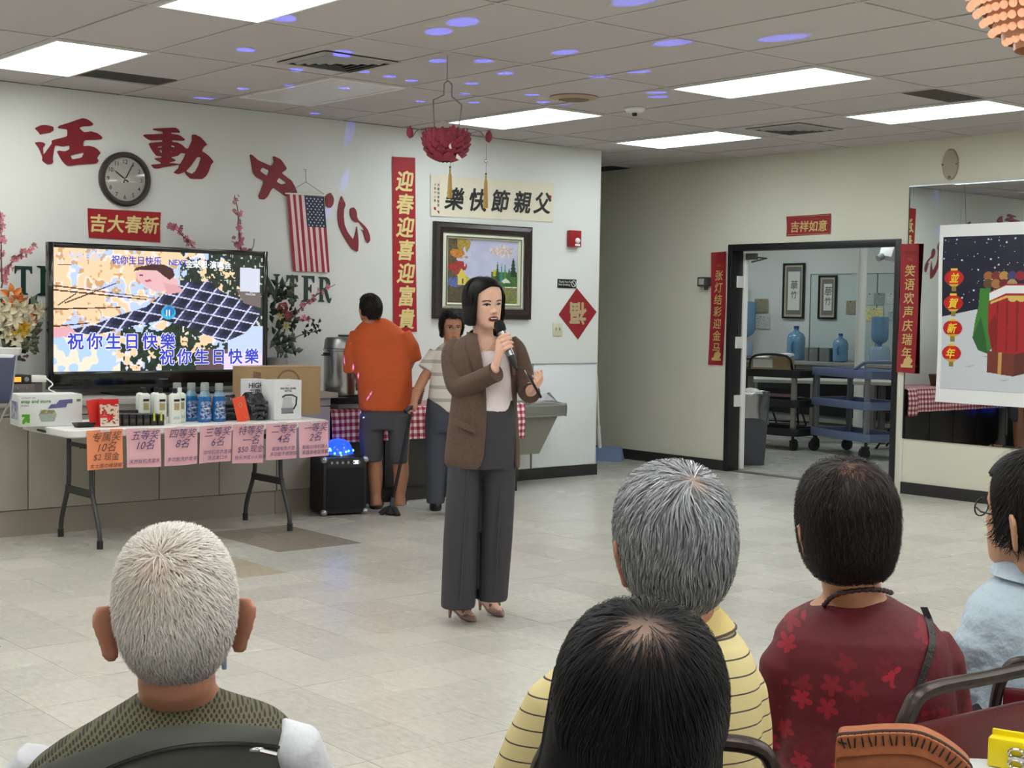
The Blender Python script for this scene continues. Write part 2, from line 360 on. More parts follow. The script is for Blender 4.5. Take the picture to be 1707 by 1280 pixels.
# ceiling lights
frame_m = mat('light_frame_white', srgb(225, 225, 220), 0.4)
def lens_mat(name, c, s):
    m = bpy.data.materials.new(name); m.use_nodes = True; nt = m.node_tree; b = nt.nodes['Principled BSDF']
    b.inputs['Base Color'].default_value = (0.8, 0.8, 0.78, 1); b.inputs['Roughness'].default_value = 0.35
    b.inputs['Emission Color'].default_value = (*c, 1); b.inputs['Emission Strength'].default_value = s; return m
lens_on = lens_mat('diffuser_lit', (0.98, 1.0, 0.965), LAMP); lens_cool = lens_mat('diffuser_lit_cool', (0.88, 0.97, 1.0), LAMP)
lens_off = mat('diffuser_unlit', srgb(214, 212, 214), 0.25, bump=0.3, bscale=240)
lf = MB(); a, b_, w = 0.012, 0.03, 0.0
for (x0, x1, y0, y1) in ((a, GA - a, a, b_), (a, GA - a, 2 * GA - b_, 2 * GA - a), (a, b_, b_, 2 * GA - b_), (GA - b_, GA - a, b_, 2 * GA - b_)): lf.box(x0, x1, y0, y1, -0.012, 0.02)
lf_me = lf.mesh('frame', frame_m, smooth=0)
def dif(m): return MB().box(b_, GA - b_, b_, 2 * GA - b_, -0.004, 0.004).mesh('diffuser', m, smooth=0)
dif_me = {k: dif(m) for k, m in (('on', lens_on), ('cool', lens_cool), ('off', lens_off))}
LL = {(0, 1): 'lit white panel light with its far end cut off by the top of the picture', (0, 3): 'lit panel light over the red wall characters, a dark return strip at its far corner', (6, 3): 'lit cool white panel light behind the hanging lotus lantern',
      (9, 3): 'lit cool white panel light nearest the passage beside the doorway wall', (6, 1): 'lit warm white panel light in mid ceiling, round speaker and detector beyond it', (9, 1): 'lit panel light above the oval wall plate and the mirror',
      (3, 3): 'unlit panel light tinted by blue light in front of the wall banner'}
for (i, j) in sorted(LIGHTS):
    if GX + i * GA < HALL_X0 or GY + j * 2 * GA < HALL_Y0: continue
    lab = LL.get((i, j), 'lit white panel light in the ceiling behind the camera, out of view' if j < 0 else 'lit white panel light in the ceiling left of the picture, out of view')
    t = thing('ceiling_light', lab, 'ceiling light', (GX + i * GA, GY + j * 2 * GA, CEIL), group='panel lights outside the picture' if (i, j) not in LL else 'panel lights in the grid ceiling')
    link_mesh('frame', lf_me, t); link_mesh('diffuser', dif_me['off' if (i, j) == (3, 3) else 'cool' if (i, j) in ((6, 3), (9, 3)) else 'on'], t)
    if (i, j) == (3, 3):
        for k in (0.17, 0.44): MB().cyl((k, 0.08, 0.05), (k, 1.14, 0.05), 0.013, n=8).build('lamp_tube', frame_m, t)
    MB().box(0.02, GA - 0.02, 0.02, 2 * GA - 0.02, 0.06, 0.13).build('housing', frame_m, t, smooth=0)
# air diffusers, return grilles, speaker, detector
vent_m = mat('vent_grey', srgb(158, 156, 152), 0.5); vent_d = mat('vent_black', srgb(22, 22, 24), 0.7)
for (cx, cy), lab in zip(VENTS.values(), ('square black louvred air diffuser left of the hanging lotus lantern', 'square black louvred air diffuser near the doorway wall')):
    t = thing('air_diffuser', lab, 'air vent', (GX + cx * GA, GY + cy * 2 * GA, CEIL - 0.002), group='square ceiling air diffusers')
    box_part('backing', vent_d, t, -0.27, 0.27, -0.27, 0.27, -0.004, 0.0)
    for k, (r0, r1) in enumerate(((0.225, 0.272), (0.178, 0.196), (0.132, 0.150), (0.086, 0.104), (0.04, 0.058))):
        m_ = MB(); z0, z1 = (-0.012, -0.004) if k == 0 else (-0.018, -0.004)
        outer = [(-r1, -r1, z1), (r1, -r1, z1), (r1, r1, z1), (-r1, r1, z1)]; inner = [(-r0, -r0, z0), (r0, -r0, z0), (r0, r0, z0), (-r0, r0, z0)]
        up = [(x, y, z + 0.003) for x, y, z in inner]
        m_.rings([outer, inner, up], False, False); m_.build('rim' if k == 0 else 'louvre', vent_m, t, smooth=0)
for (i, j), lab in (((1, 3), 'dark strip air return beside the lit panel above the clock'), ((8, 1), 'dark strip air return beside the panel light on the right')):
    a, b = GRILLE[(i, j)]; y0, y1 = GY + a * 2 * GA, GY + b * 2 * GA
    t = thing('air_return', lab, 'air vent', (GX + (i + .5) * GA, (y0 + y1) / 2, CEIL), group='dark strip air returns'); hx, hy = GA / 2 - 0.014, (y1 - y0) / 2 - 0.006
    box_part('face_plate', mat('return_grey', srgb(96, 92, 84), 0.7, noise=0.2, nscale=8), t, -hx, hx, -hy, hy, 0.0, 0.008)
    for k in range(14): box_part('slot', vent_d, t, -hx + 0.02, hx - 0.02, -hy + (k + .4) * 2 * hy / 14, -hy + (k + .62) * 2 * hy / 14, -0.0012, 0.0)
p = on_z((957, 162), CEIL); t = thing('ceiling_speaker', 'round beige speaker set in the ceiling near the middle', 'speaker', (p.x, p.y, CEIL))
MB().lathe([(0.165, 0.002), (0.168, -0.006), (0.11, -0.02), (0.105, -0.016)], n=32, cap0=True, cap1=False).build('rim', mat('speaker_rim_tan', srgb(168, 146, 122), 0.5), t)
MB().lathe([(0.106, -0.012), (0.08, -0.024), (0.03, -0.03)], n=28, cap0=False).build('grille', mat('speaker_grille_tan', srgb(126, 106, 86), 0.7, bump=0.4, bscale=300), t)
p = on_z((1058, 180), CEIL); t = thing('smoke_detector', 'small white smoke detector on the ceiling right of the round speaker', 'detector', (p.x, p.y, CEIL))
MB().lathe([(0.075, 0), (0.075, -0.012), (0.058, -0.03), (0.03, -0.036)], n=24).build('body', frame_m, t); MB().lathe([(0.02, -0.034), (0.018, -0.058)], n=12).build('sensor', darkbase, t)
# black sheet painting the dark of the wedge where the last tile has lifted
box_part('gap_dark_sheet', vent_d, ceil, 10.12, 10.41, 10.62, 11.35, CEIL - 0.0045, CEIL - 0.003)
# ---------------------------------------------------------------- doorway, and what hangs on the walls
black_paint = mat('black_gloss_frame', srgb(24, 24, 26), 0.35)
white_m = mat('white_plastic', srgb(232, 232, 228), 0.4)
RZ = -PI / 2
dr = thing('door_1', None, None, (RX, (DY0 + DY1) / 2, 0), RZ, kind='structure')
hw = (DY1 - DY0) / 2
box_part('left_jamb', black_paint, dr, -hw, -hw + 0.055, -0.012, 0.15, 0, DZ, 0.004)
box_part('right_jamb', black_paint, dr, hw - 0.055, hw, -0.012, 0.15, 0, DZ, 0.004)
box_part('head', black_paint, dr, -hw + 0.055, hw - 0.055, -0.012, 0.15, DZ - 0.06, DZ, 0.004)
leaf = MB(); a = math.radians(78)
dl = MB().box(0, 0.9, -0.022, 0.022, 0.02, 2.09).build('door_leaf', white_m, dr, (-hw + 0.085, 0.165, 0), (0, 0, math.radians(163)), bevel=0.003)
box_part('threshold', mat('steel_threshold', srgb(120, 120, 118), 0.4, 0.6), dr, -hw + 0.05, hw - 0.05, 0.02, 0.13, 0, 0.006)
for z in (0.62, 1.18, 1.76):
    MB().box(-hw + 0.056, -hw + 0.075, 0.06, 0.175, z, z + 0.11).cyl((-hw + 0.07, 0.155, z), (-hw + 0.07, 0.155, z + 0.11), 0.009, n=8).build('hinge', white_m, dr)
MB().box(-hw + 0.07, -hw + 0.2, 0.15, 0.19, DZ - 0.14, DZ - 0.08).tube([(-hw + 0.12, 0.16, DZ - 0.11), (-hw + 0.30, 0.2, DZ - 0.13), (-hw + 0.1, 0.22, DZ - 0.16)], 0.009, 6).build('door_closer', mat('closer_steel', srgb(120, 116, 108), 0.4, 0.5), dr)

def wall_thing(name, label, cat, p, right=False, group=None): return thing(name, label, cat, p, RZ if right else 0.0, group)
red_paper = mat('red_paper', srgb(160, 8, 22), 0.55, noise=0.12, nscale=6)
red_dull = mat('faded_red_paper', srgb(144, 28, 36), 0.55, noise=0.12, nscale=9)
gold_ink = mat('gold_ink', srgb(226, 205, 140), 0.45, 0.15); gold_dull = mat('dull_gold_ink', srgb(206, 176, 112), 0.5, 0.15)
black_ink = mat('black_ink', srgb(14, 14, 16), 0.5)
char_red = mat('wall_character_red', srgb(126, 14, 32), 0.5, noise=0.2, nscale=14)
def outline_mesh(name, loops, m, depth):
    """cut-out sheet with holes, in local x and z, front face at y = -depth"""
    cu = bpy.data.curves.new(name, 'CURVE'); cu.dimensions = '2D'; cu.fill_mode = 'BOTH'; cu.extrude = depth / 2
    for L in loops:
        sp = cu.splines.new('POLY'); sp.points.add(len(L) - 1); sp.use_cyclic_u = True
        for q, (x, z) in zip(sp.points, L): q.co = (x, z, 0, 1)
    ob = bpy.data.objects.new(name, cu); me = bpy.data.meshes.new_from_object(ob); bpy.data.objects.remove(ob)
    me.transform(Matrix.Translation((0, -depth / 2, 0)) @ Matrix.Rotation(PI / 2, 4, 'X')); me.materials.clear(); me.materials.append(m); return me
def smooth_loop(L):
    out = []
    for i in range(len(L)):
        a, b, c = np.array(L[i - 1], float), np.array(L[i], float), np.array(L[(i + 1) % len(L)], float)
        if min(np.linalg.norm(a - b), np.linalg.norm(c - b)) > 30: out += [tuple(b + (a - b) * 0.18), tuple(b * 0.9 + (a + c) * 0.05), tuple(b + (c - b) * 0.18)]
        else: out.append(tuple(b))
    return out
C_HUO = [[(95,305),(225,240),(320,235),(430,255),(490,275),(498,350),(420,400),(290,420),(205,440),(185,395)],
 [(95,610),(180,595),(265,605),(320,640),(300,690),(270,720),(278,880),(470,620),(455,590),(480,555),(790,480),(795,330),(620,305),(580,290),(620,250),(850,180),(1100,92),(1180,100),(1280,155),(1345,215),(1310,255),(1120,265),(1040,300),(1140,390),(1220,385),(1290,370),(1430,410),(1510,470),(1540,515),(1500,545),(1140,560),(1120,690),(1240,680),(1370,710),(1440,760),(1500,830),(1420,940),(1455,1000),(1410,1060),(1000,1085),(850,1110),(790,1105),(720,1050),(660,970),(600,860),(570,800),(610,780),(740,800),(840,750),(840,670),(690,695),(530,665),(500,760),(475,960),(490,1020),(450,1070),(370,1075),(300,1030),(255,990),(262,915),(190,740)],
 [(855,885),(1155,815),(1100,930),(890,970)]]
C_DONG = [[(305,130),(340,118),(600,110),(790,100),(850,140),(895,205),(850,208),(680,205),(710,235),(880,260),(1000,355),(960,385),(720,370),(725,410),(830,415),(920,460),(1010,545),(1065,550),(1150,380),(1145,250),(1220,250),(1320,300),(1420,400),(1465,465),(1400,510),(1350,600),(1440,650),(1540,740),(1605,830),(1550,890),(1500,1040),(1440,1140),(1360,1200),(1200,1195),(1120,1190),(1030,1110),(990,1040),(930,1070),(850,1095),(750,1060),(860,960),(880,890),(520,950),(420,975),(340,970),(265,890),(490,870),(480,840),(400,800),(340,750),(500,740),(500,715),(390,700),(300,590),(215,430),(520,400),(520,365),(270,375),(190,340),(100,265),(140,245),(530,235),(530,190),(420,170),(330,150)],
 [(905,640),(1015,655),(960,770),(890,880),(790,862),(640,852),(790,810),(790,790),(690,730),(840,705)], [(1260,720),(1340,735),(1290,900),(1220,1030),(1140,1090),(1010,1030),(1110,930)],
 [(410,510),(515,490),(515,520),(415,530)], [(435,575),(505,585),(510,640),(480,640)], [(700,475),(780,490),(775,525),(695,510)], [(680,595),(735,600),(710,635)]]
C_ZHONG = [[(75,95),(130,110),(250,220),(530,345),(590,270),(570,135),(610,140),(730,200),(800,290),(860,390),(840,430),(750,490),(870,590),(960,650),(1030,770),(1080,890),(1075,945),(870,990),(800,965),(580,800),(530,850),(450,1000),(370,1060),(280,1045),(260,990),(330,810),(370,670),(200,570),(130,470),(125,390),(95,230)],
 [(290,450),(340,370),(490,435),(440,560)], [(640,675),(700,580),(870,710),(740,735)]]
C_XIN = [[(125,200),(165,155),(225,125),(265,180),(290,245),(275,340),(240,395),(205,410),(165,395),(140,370)],
 [(430,180),(500,330),(500,370),(475,430),(470,560),(485,720),(540,850),(645,1000),(665,960),(695,850),(712,735),(740,950),(745,1080),(735,1200),(715,1220),(620,1160),(560,1080),(450,900),(380,740),(360,600),(360,480),(380,340),(410,230)],
 [(590,420),(650,395),(690,430),(715,500),(715,570),(740,630),(850,730),(920,820),(955,920),(962,1010),(920,1065),(880,1010),(850,920),(835,850),(790,805),(840,830),(850,790),(730,650),(720,675),(680,670),(620,610),(585,520)]]
for loops, sc, ox, oy, lab in ((C_HUO, 12.8, 50, 190, 'large dark red cut-out wall character left of the clock'), (C_DONG, 12.8, 230, 205, 'large dark red cut-out wall character right of the clock'),
                               (C_ZHONG, 12.8, 410, 250, 'large tilted red cut-out wall character just left of the hanging flag'), (C_XIN, 11.13, 530, 310, 'large red cut-out wall character in curved strokes right of the hanging flag')):
    P = [[on_y((ox + x / sc, oy + y / sc), BY) for x, y in smooth_loop(L)] for L in loops]
    c = sum((q for q in P[0]), Vector()) / len(P[0])
    o = link_mesh('wall_character', outline_mesh('wall_character', [[(q.x - c.x, q.z - c.z) for q in L] for L in P], char_red, 0.008), None, (c.x, BY - 0.001, c.z))
    tag(o, lab, 'wall lettering', 'red characters across the wall')
# green letters
green_m = mat('letter_green', srgb(14, 50, 42), 0.5)
def serif(ch, w, h):
    s = 0.17 * h; t = 0.085 * h; f = 0.055 * w
    if ch == 'T': return [[(0, h), (w, h), (w, h - 0.26 * h), (w - 0.06 * w, h - 0.26 * h), (w - .14 * w, h - t * 1.4), (w / 2 + s / 2, h - t * 1.3), (w / 2 + s / 2, t), (w / 2 + s, t * .4), (w / 2 + s, 0), (w / 2 - s, 0), (w / 2 - s, t * .4), (w / 2 - s / 2, t), (w / 2 - s / 2, h - t * 1.3), (.14 * w, h - t * 1.4), (.06 * w, h - .26 * h), (0, h - .26 * h)]]
    if ch == 'E': return [[(0, 0), (w, 0), (w, .3 * h), (.93 * w, .3 * h), (.8 * w, t * 1.3), (.2 * w + s, t * 1.2), (.2 * w + s, .45 * h), (.66 * w, .45 * h), (.7 * w, .36 * h), (.76 * w, .36 * h), (.76 * w, .66 * h), (.7 * w, .66 * h), (.66 * w, .56 * h), (.2 * w + s, .56 * h), (.2 * w + s, h - t * 1.2), (.8 * w, h - t * 1.3), (.92 * w, .74 * h), (.98 * w, .74 * h), (.98 * w, h), (0, h), (0, h - t * .4), (.2 * w, h - t), (.2 * w, t), (0, t * .4)]]
    if ch == 'N': return [[(0, 0), (.36 * w, 0), (.36 * w, t * .4), (.23 * w, t), (.23 * w, .72 * h), (.74 * w, 0), (.9 * w, 0), (.9 * w, h - t), (w, h - t * .4), (w, h), (.66 * w, h), (.66 * w, h - t * .4), (.78 * w, h - t), (.78 * w, .34 * h), (.26 * w, h), (0, h), (0, h - t * .4), (.1 * w, h - t), (.1 * w, t), (0, t * .4)]]
    if ch == 'R': return [[(0, 0), (.46 * w, 0), (.46 * w, t * .4), (.36 * w, t), (.36 * w, .45 * h), (.46 * w, .45 * h), (.66 * w, .1 * h), (.76 * w, -.02 * h), (.9 * w, -.05 * h), (w, .1 * h), (w, .2 * h), (.94 * w, .13 * h), (.86 * w, .14 * h), (.66 * w, .5 * h), (.84 * w, .58 * h), (.92 * w, .74 * h), (.84 * w, .92 * h), (.6 * w, h), (0, h), (0, h - t * .4), (.12 * w, h - t), (.12 * w, t), (0, t * .4)], [(.36 * w, .55 * h), (.5 * w, .56 * h), (.62 * w, .66 * h), (.62 * w, .8 * h), (.5 * w, .9 * h), (.36 * w, .9 * h)]]
for ch, (x0, y0), (x1, y1), lab in (('T', (24, 444), (53, 491), 'dark green letter T on the wall behind the blossom branch left of the television'), ('E', (61, 444), (92, 492), 'dark green letter E on the wall half behind the television left edge'),
        ('N', (436, 457), (466, 502), 'dark green letter N on the wall half behind the television right edge'), ('T', (477, 459), (496, 502), 'dark green letter T on the wall under the hanging flag'), ('E', (502, 460), (524, 503), 'dark green letter E on the wall below the right edge of the flag'), ('R', (530, 462), (552, 503), 'dark green letter R on the wall lit by a blue light spot')):
    a, b = on_y((x0, y1), BY), on_y((x1, y0), BY); w, h = b.x - a.x, b.z - a.z
    o = link_mesh('wall_letter', outline_mesh('wall_letter', serif(ch, w, h), green_m, 0.006), None, (a.x, BY - 0.001, a.z)); tag(o, lab, 'wall lettering', 'green letters on the wall')
# clock
t = wall_thing('wall_clock', 'round wall clock in a dark brown rim between two red characters', 'clock', (4.475, BY, 2.388))
rim_m = mat('clock_rim_brown', srgb(52, 42, 36), 0.4); face_m = mat('clock_face', srgb(226, 226, 218), 0.5)
r_ = 0.193
m_ = MB().rings([[(r * math.cos(k * PI / 24), y, r * math.sin(k * PI / 24)) for k in range(48)] for r, y in ((r_, 0), (r_, -0.03), (r_ - 0.012, -0.045), (r_ - 0.03, -0.045), (r_ - 0.038, -0.03), (r_ - 0.038, -0.012))], False, False)
m_.build('rim', rim_m, t)
MB().rings([[(0.16 * math.cos(k * PI / 24), y, 0.16 * math.sin(k * PI / 24)) for k in range(48)] for y in (-0.006, -0.014)]).build('face', face_m, t)
for n in range(1, 13):
    a = PI / 2 - n * PI / 6; text('numeral', str(n), 0.042, black_ink, t, 0.125 * math.cos(a), 0.125 * math.sin(a) - 0.015, -0.0155, bold=0.0004)
def hand(name, ang, L, w): 
    c, s_ = math.cos(ang), math.sin(ang); q = [(-0.03, -w), (L * .8, -w * .8), (L, 0), (L * .8, w * .8), (-0.03, w)]
    MB().prism([(x * c - z * s_, x * s_ + z * c) for x, z in q], -0.022, -0.019).build(name, black_ink, t, smooth=0)
hand('hour_hand', math.radians(145), 0.10, 0.005); hand('minute_hand', math.radians(62), 0.14, 0.004)
MB().rings([[(r * math.cos(k * PI / 24), y, r * math.sin(k * PI / 24)) for k in range(48)] for r, y in ((0.156, -0.0260), (0.08, -0.031), (0.01, -0.033))], False, True).build('cover_glass', clear_mat('clear_cover', 0.92), t)
# red sheet with four gold characters
def sheet(name, label, cat, corners_y, m, right=False, curl=0.006, group=None, thick=0.002):
    """a paper sheet from its four measured corners (top left, top right, bottom right, bottom left), as a thing with a 'sheet' part"""
    P = [Vector(q) for q in corners_y]; c = sum(P, Vector()) / 4
    t = wall_thing(name, label, cat, (RX - 0.022 if c.y < 7.3 else RX - 0.003, c.y, c.z) if right else (c.x, BY - 0.003, c.z), right, group)
    L = [((-(q.y - c.y)) if right else q.x - c.x, q.z - c.z) for q in P]
    n = 8; fr = []
    for i in range(n + 1):
        for j in range(n + 1):
            u, v = j / n, i / n
            x = (L[0][0] * (1 - u) + L[1][0] * u) * (1 - v) + (L[3][0] * (1 - u) + L[2][0] * u) * v
            z = (L[0][1] * (1 - u) + L[1][1] * u) * (1 - v) + (L[3][1] * (1 - u) + L[2][1] * u) * v
            fr.append((x, -0.001 - curl * (abs(u - .5) * 2) ** 3 * abs(v - .5) * 2, z))
    bk = [(x, y + thick * 0.5, z) for x, y, z in fr]; N = (n + 1) ** 2
    f = [(i * (n + 1) + j, (i + 1) * (n + 1) + j, (i + 1) * (n + 1) + j + 1, i * (n + 1) + j + 1) for i in range(n) for j in range(n)]
    MB().add(fr, f).add(bk, [q[::-1] for q in f]).build('sheet', m, t, fix=False)
    return t, L
def y4(a, b, c, d): return [on_y(p, BY) for p in (a, b, c, d)]
def x4(a, b, c, d): return [on_x(p, RX) for p in (a, b, c, d)]
t, L = sheet('new_year_banner', 'red paper strip with four gold characters below the clock', 'banner', y4((145, 347), (267, 354), (266, 404), (147, 396)), red_paper)
for k, ch in enumerate('吉大春新'): text('character', ch, 0.13, gold_ink, t, -0.205 + k * 0.133, -0.045 + 0.002 * k, -0.004, bold=0.0035, shear=0.12)
t, L = sheet('new_year_banner', 'tall red vertical banner with seven gold characters behind the man in orange', 'banner', y4((653, 261), (691, 263), (694, 553), (655, 553)), red_paper)
for k, ch in enumerate('迎春迎喜迎富貴'): text('character', ch, 0.175, gold_ink, t, -0.012 + 0.006 * k, 0.455 - k * 0.188, -0.004, bold=0.0048, shear=0.15)
parch = mat('scroll_parchment', srgb(222, 214, 192), 0.6, noise=0.06, nscale=5)
t, L = sheet('calligraphy_scroll', 'cream paper scroll with five large black brush characters above the painting', 'scroll', y4((717, 291), (922, 306), (921, 370), (717, 360)), parch)
for k, (ch, x) in enumerate(zip('樂快節親父', (-0.44, -0.185, 0.06, 0.31, 0.545))): text('character', ch, 0.20, black_ink, t, x, -0.10 + k * 0.006, -0.004, bold=0.0055, shear=0.18)
for k in range(4): text('dot_mark', '·', 0.09, gold_dull, t, -0.31 + k * 0.245, -0.03, -0.004)
for k, ch in enumerate('父親節快樂敬賀'): text('inscription', ch, 0.026, black_ink, t, -0.60, 0.105 - k * 0.034, -0.004)
for k, ch in enumerate('活動中心書'): text('inscription', ch, 0.024, black_ink, t, -0.635, 0.075 - k * 0.034, -0.004)
for x, z in ((-0.60, -0.148), (0.645, 0.06), (-0.635, -0.12)): box_part('seal', red_dull, t, x - 0.012, x + 0.012, -0.0045, -0.003, z - 0.014, z + 0.014)
# diamond
P4 = y4((961, 480), (994, 520), (963, 566), (931, 524))
t, L = sheet('fortune_diamond', 'red paper diamond with an upside-down gold character beside the light switch', 'wall paper', P4, red_dull, curl=0.0)
o = text('character', '福', 0.21, mat('gold_foil', srgb(190, 168, 130), 0.4, 0.2), t, 0.0, 0.08, -0.004, bold=0.0075, rz=PI)
# no smoking plate
c = sum(y4((929, 465), (960, 466), (960, 480), (929, 480)), Vector()) / 4
t = wall_thing('no_smoking_sign', 'small black no-smoking plate above the red diamond', 'sign', (c.x, BY, c.z)); box_part('plate', mat('black_plate', srgb(18, 18, 22), 0.4), t, -0.112, 0.112, -0.008, 0, -0.04, 0.04, 0.002)
text('lettering', 'Thank You For\nNot Smoking', 0.026, white_m, t, -0.105, 0.008, -0.0085, align='LEFT')
MB().rings([[(0.078 + r * math.cos(k * PI / 12), -0.0088, r * math.sin(k * PI / 12)) for k in range(24)] for r in (0.024, 0.030)], False, False).prism([(0.058, 0.018), (0.062, 0.022), (0.098, -0.018), (0.094, -0.022)], -0.0088, -0.0085).build('emblem', white_m, t, smooth=0)
# light switch plate, fire alarm
t = wall_thing('light_switch', 'beige two-gang switch plate beside the red diamond', 'switch', (8.626, BY, 1.34)); box_part('plate', mat('ivory_plate', srgb(206, 200, 176), 0.4), t, -0.058, 0.058, -0.008, 0, -0.058, 0.058, 0.003)
for x in (-0.022, 0.022): box_part('toggle', mat('ivory_toggle', srgb(186, 178, 152), 0.4), t, x - 0.006, x + 0.006, -0.02, -0.006, -0.006, 0.018, 0.002)
t = wall_thing('fire_alarm', 'red fire alarm strobe box near the wall corner', 'alarm', (8.79, BY, 2.162)); box_part('body', mat('alarm_red', srgb(150, 22, 30), 0.35), t, -0.066, 0.066, -0.05, 0, -0.074, 0.074, 0.006)
MB().ball((0.018, -0.052, -0.018), (0.03, 0.02, 0.026)).build('strobe_lens', mat('strobe_clear', srgb(230, 230, 230), 0.08, coat=0.6), t); box_part('label_plate', white_m, t, -0.01, 0.05, -0.051, -0.049, -0.066, -0.046)
# flag on its wire
t = wall_thing('hanging_flag', 'small striped flag hanging upright by a wire over the wall characters', 'flag', (5.97, BY - 0.02, 2.37))
c = canvas(78, 132, srgb(226, 196, 200))
for k in range(0, 13, 2): c[:, k * 6:(k + 1) * 6] = srgb(150, 26, 44)
c[:54, 36:] = srgb(20, 30, 62)
for r in range(11):
    for q in range(5 if r % 2 == 0 else 4):
        xx, yy = 40 + q * 8 + (0 if r % 2 == 0 else 4), 4 + r * 4.6; c[int(yy):int(yy) + 2, int(xx):int(xx) + 2] = srgb(214, 220, 228)
me = print_mesh('cloth', c, -0.17, 0.165, -0.59, 0.0, INK, bend=lambda X, Z: 0.008 * np.sin(X * 60 + Z * 3) * (-Z / 0.59)); me.transform(Matrix(((1, 0, -0.11, 0), (0, 1, 0, 0), (0, 0, 1, 0), (0, 0, 0, 1)))); link_mesh('cloth', me, t)
MB().cyl((-0.185, 0, 0.004), (0.175, 0, 0.012), 0.006, n=8).build('rod', white_m, t)
wire_m = mat('wire_grey', srgb(110, 106, 100), 0.4, 0.6)
MB().tube([(-0.16, 0, 0.01), (0.0, 0, 0.105), (0.165, 0, 0.02)], 0.0022, 5).tube([(0.0, 0, 0.105), (0.0, 0.004, 0.20), (-0.016, 0.012, 0.202)], 0.0022, 5).build('wire', wire_m, t)
# framed landscape
fw, fh = 1.07, 0.81
t = wall_thing('framed_painting', 'framed landscape painting with a house and pines behind the speaker', 'painting', (7.75, BY, 1.832))
fm = mat('carved_dark_frame', srgb(38, 26, 24), 0.32, noise=0.4, nscale=30, bump=0.25, bscale=50); liner = mat('painting_liner', srgb(222, 224, 200), 0.55)
def frame_ring(name, m, w0, h0, w1, h1, y0, y1):
    R = [[(-w / 2, y, -h / 2), (w / 2, y, -h / 2), (w / 2, y, h / 2), (-w / 2, y, h / 2)] for w, h, y in ((w0, h0, 0), (w0, h0, y0), (w0 - .02, h0 - .02, y0 - .008), ((w0 + w1) / 2, (h0 + h1) / 2, (y0 + y1) / 2 - .012), (w1 + .01, h1 + .01, y1), (w1, h1, y1 + .012))]
    return MB().rings(R, False, False).build(name, m, t, smooth=0.3)
frame_ring('frame', fm, fw, fh, fw - 0.17, fh - 0.17, -0.035, -0.045); frame_ring('liner', liner, fw - 0.17, fh - 0.17, fw - 0.30, fh - 0.27, -0.018, -0.026)
frame_ring('fillet', mat('fillet_line', srgb(110, 112, 92), 0.5), fw - 0.245, fh - 0.225, fw - 0.255, fh - 0.235, -0.03, -0.031)
H_, W_ = 110, 150; c = canvas(W_, H_, srgb(186, 190, 214)); n1 = vnoise(H_, W_, 14, 1); n2 = vnoise(H_, W_, 5, 2); n3 = vnoise(H_, W_, 2.2, 3)
yy = np.linspace(0, 1, H_)[:, None]; c += (yy[..., None] - 0.4) * np.array((0.05, 0.08, 0.06)) + (n1[..., None] - 0.5) * 0.08
def blot(cond, col): c[cond] = np.array(col) * (0.6 + 0.7 * n3[cond][:, None])
X_, Y_ = np.meshgrid(np.linspace(0, 1, W_), np.linspace(0, 1, H_))
blot((((X_ - .78) / .2) ** 2 + ((Y_ - .16) / .1) ** 2 + (n2 - .5) * 1.6 < .7), srgb(206, 188, 186))
blot(Y_ > .63 + .05 * (n2 - .5), srgb(112, 106, 80)); blot((Y_ > .74) & (X_ > .45), srgb(126, 120, 92)); blot((Y_ > .8) & (X_ > .7) & (n2 > .4), srgb(120, 132, 60))
blot((X_ < .3 - .35 * (Y_ - .05) + .25 * (n2 - .5)) & (Y_ < .3), srgb(168, 140, 62)); blot((X_ < .1 + .06 * n2), srgb(92, 84, 58)); blot(((X_ - .13) / .1) ** 2 + ((Y_ - .22) / .08) ** 2 + (n2 - .5) < .8, srgb(196, 128, 54))
blot(((X_ - .14) / .13) ** 2 + ((Y_ - .43) / .1) ** 2 + (n2 - .5) < .9, srgb(160, 52, 52)); blot((X_ < .3) & (Y_ > .6) & (Y_ + .3 * X_ > .7 + .1 * n2), srgb(86, 78, 58)); blot((X_ < .2) & (abs(Y_ - .68) < .05 + .04 * n2), srgb(96, 108, 160))
paint(c, [(.15, .52), (.2, .46), (.26, .56), (.26, .72), (.15, .72)], srgb(212, 196, 92)); paint(c, [(.11, .5), (.2, .45), (.16, .54), (.11, .6)], srgb(150, 70, 60)); paint(c, [(.21, .62), (.23, .62), (.23, .7), (.21, .7)], srgb(70, 60, 50)); paint(c, [(.26, .56), (.33, .62), (.33, .7), (.26, .72)], srgb(190, 176, 90))
blot((X_ > .62) & (Y_ > .47 + .06 * n2) & (Y_ < .72), srgb(70, 108, 58)); blot((X_ > .65) & (X_ < .73) & (Y_ > .46) & (Y_ < .56), srgb(196, 186, 60))
for px_, top, w_, col in ((.71, .33, .035, (40, 78, 48)), (.77, .35, .025, (60, 130, 140)), (.82, .34, .025, (90, 130, 70)), (.94, .25, .06, (32, 58, 40)), (.88, .42, .05, (60, 104, 56))):
    for q in range(5): paint(c, [(px_, top + q * .05), (px_ - w_ * (.4 + q * .15), top + .09 + q * .055), (px_ + w_ * (.4 + q * .15), top + .09 + q * .055)], srgb(*col))
paint(c, [(.77, .64), (.83, .59), (.87, .62), (.9, .66), (.8, .67)], srgb(206, 210, 200)); blot((abs(Y_ - .74) < .012) & (X_ > .82), srgb(220, 220, 170))
link_mesh('canvas', print_mesh('canvas', c, -(fw - .30) / 2, (fw - .30) / 2, -(fh - .27) / 2, (fh - .27) / 2, mat('oil_paint', rough=0.35, attr='ink'), y=-0.012), t)
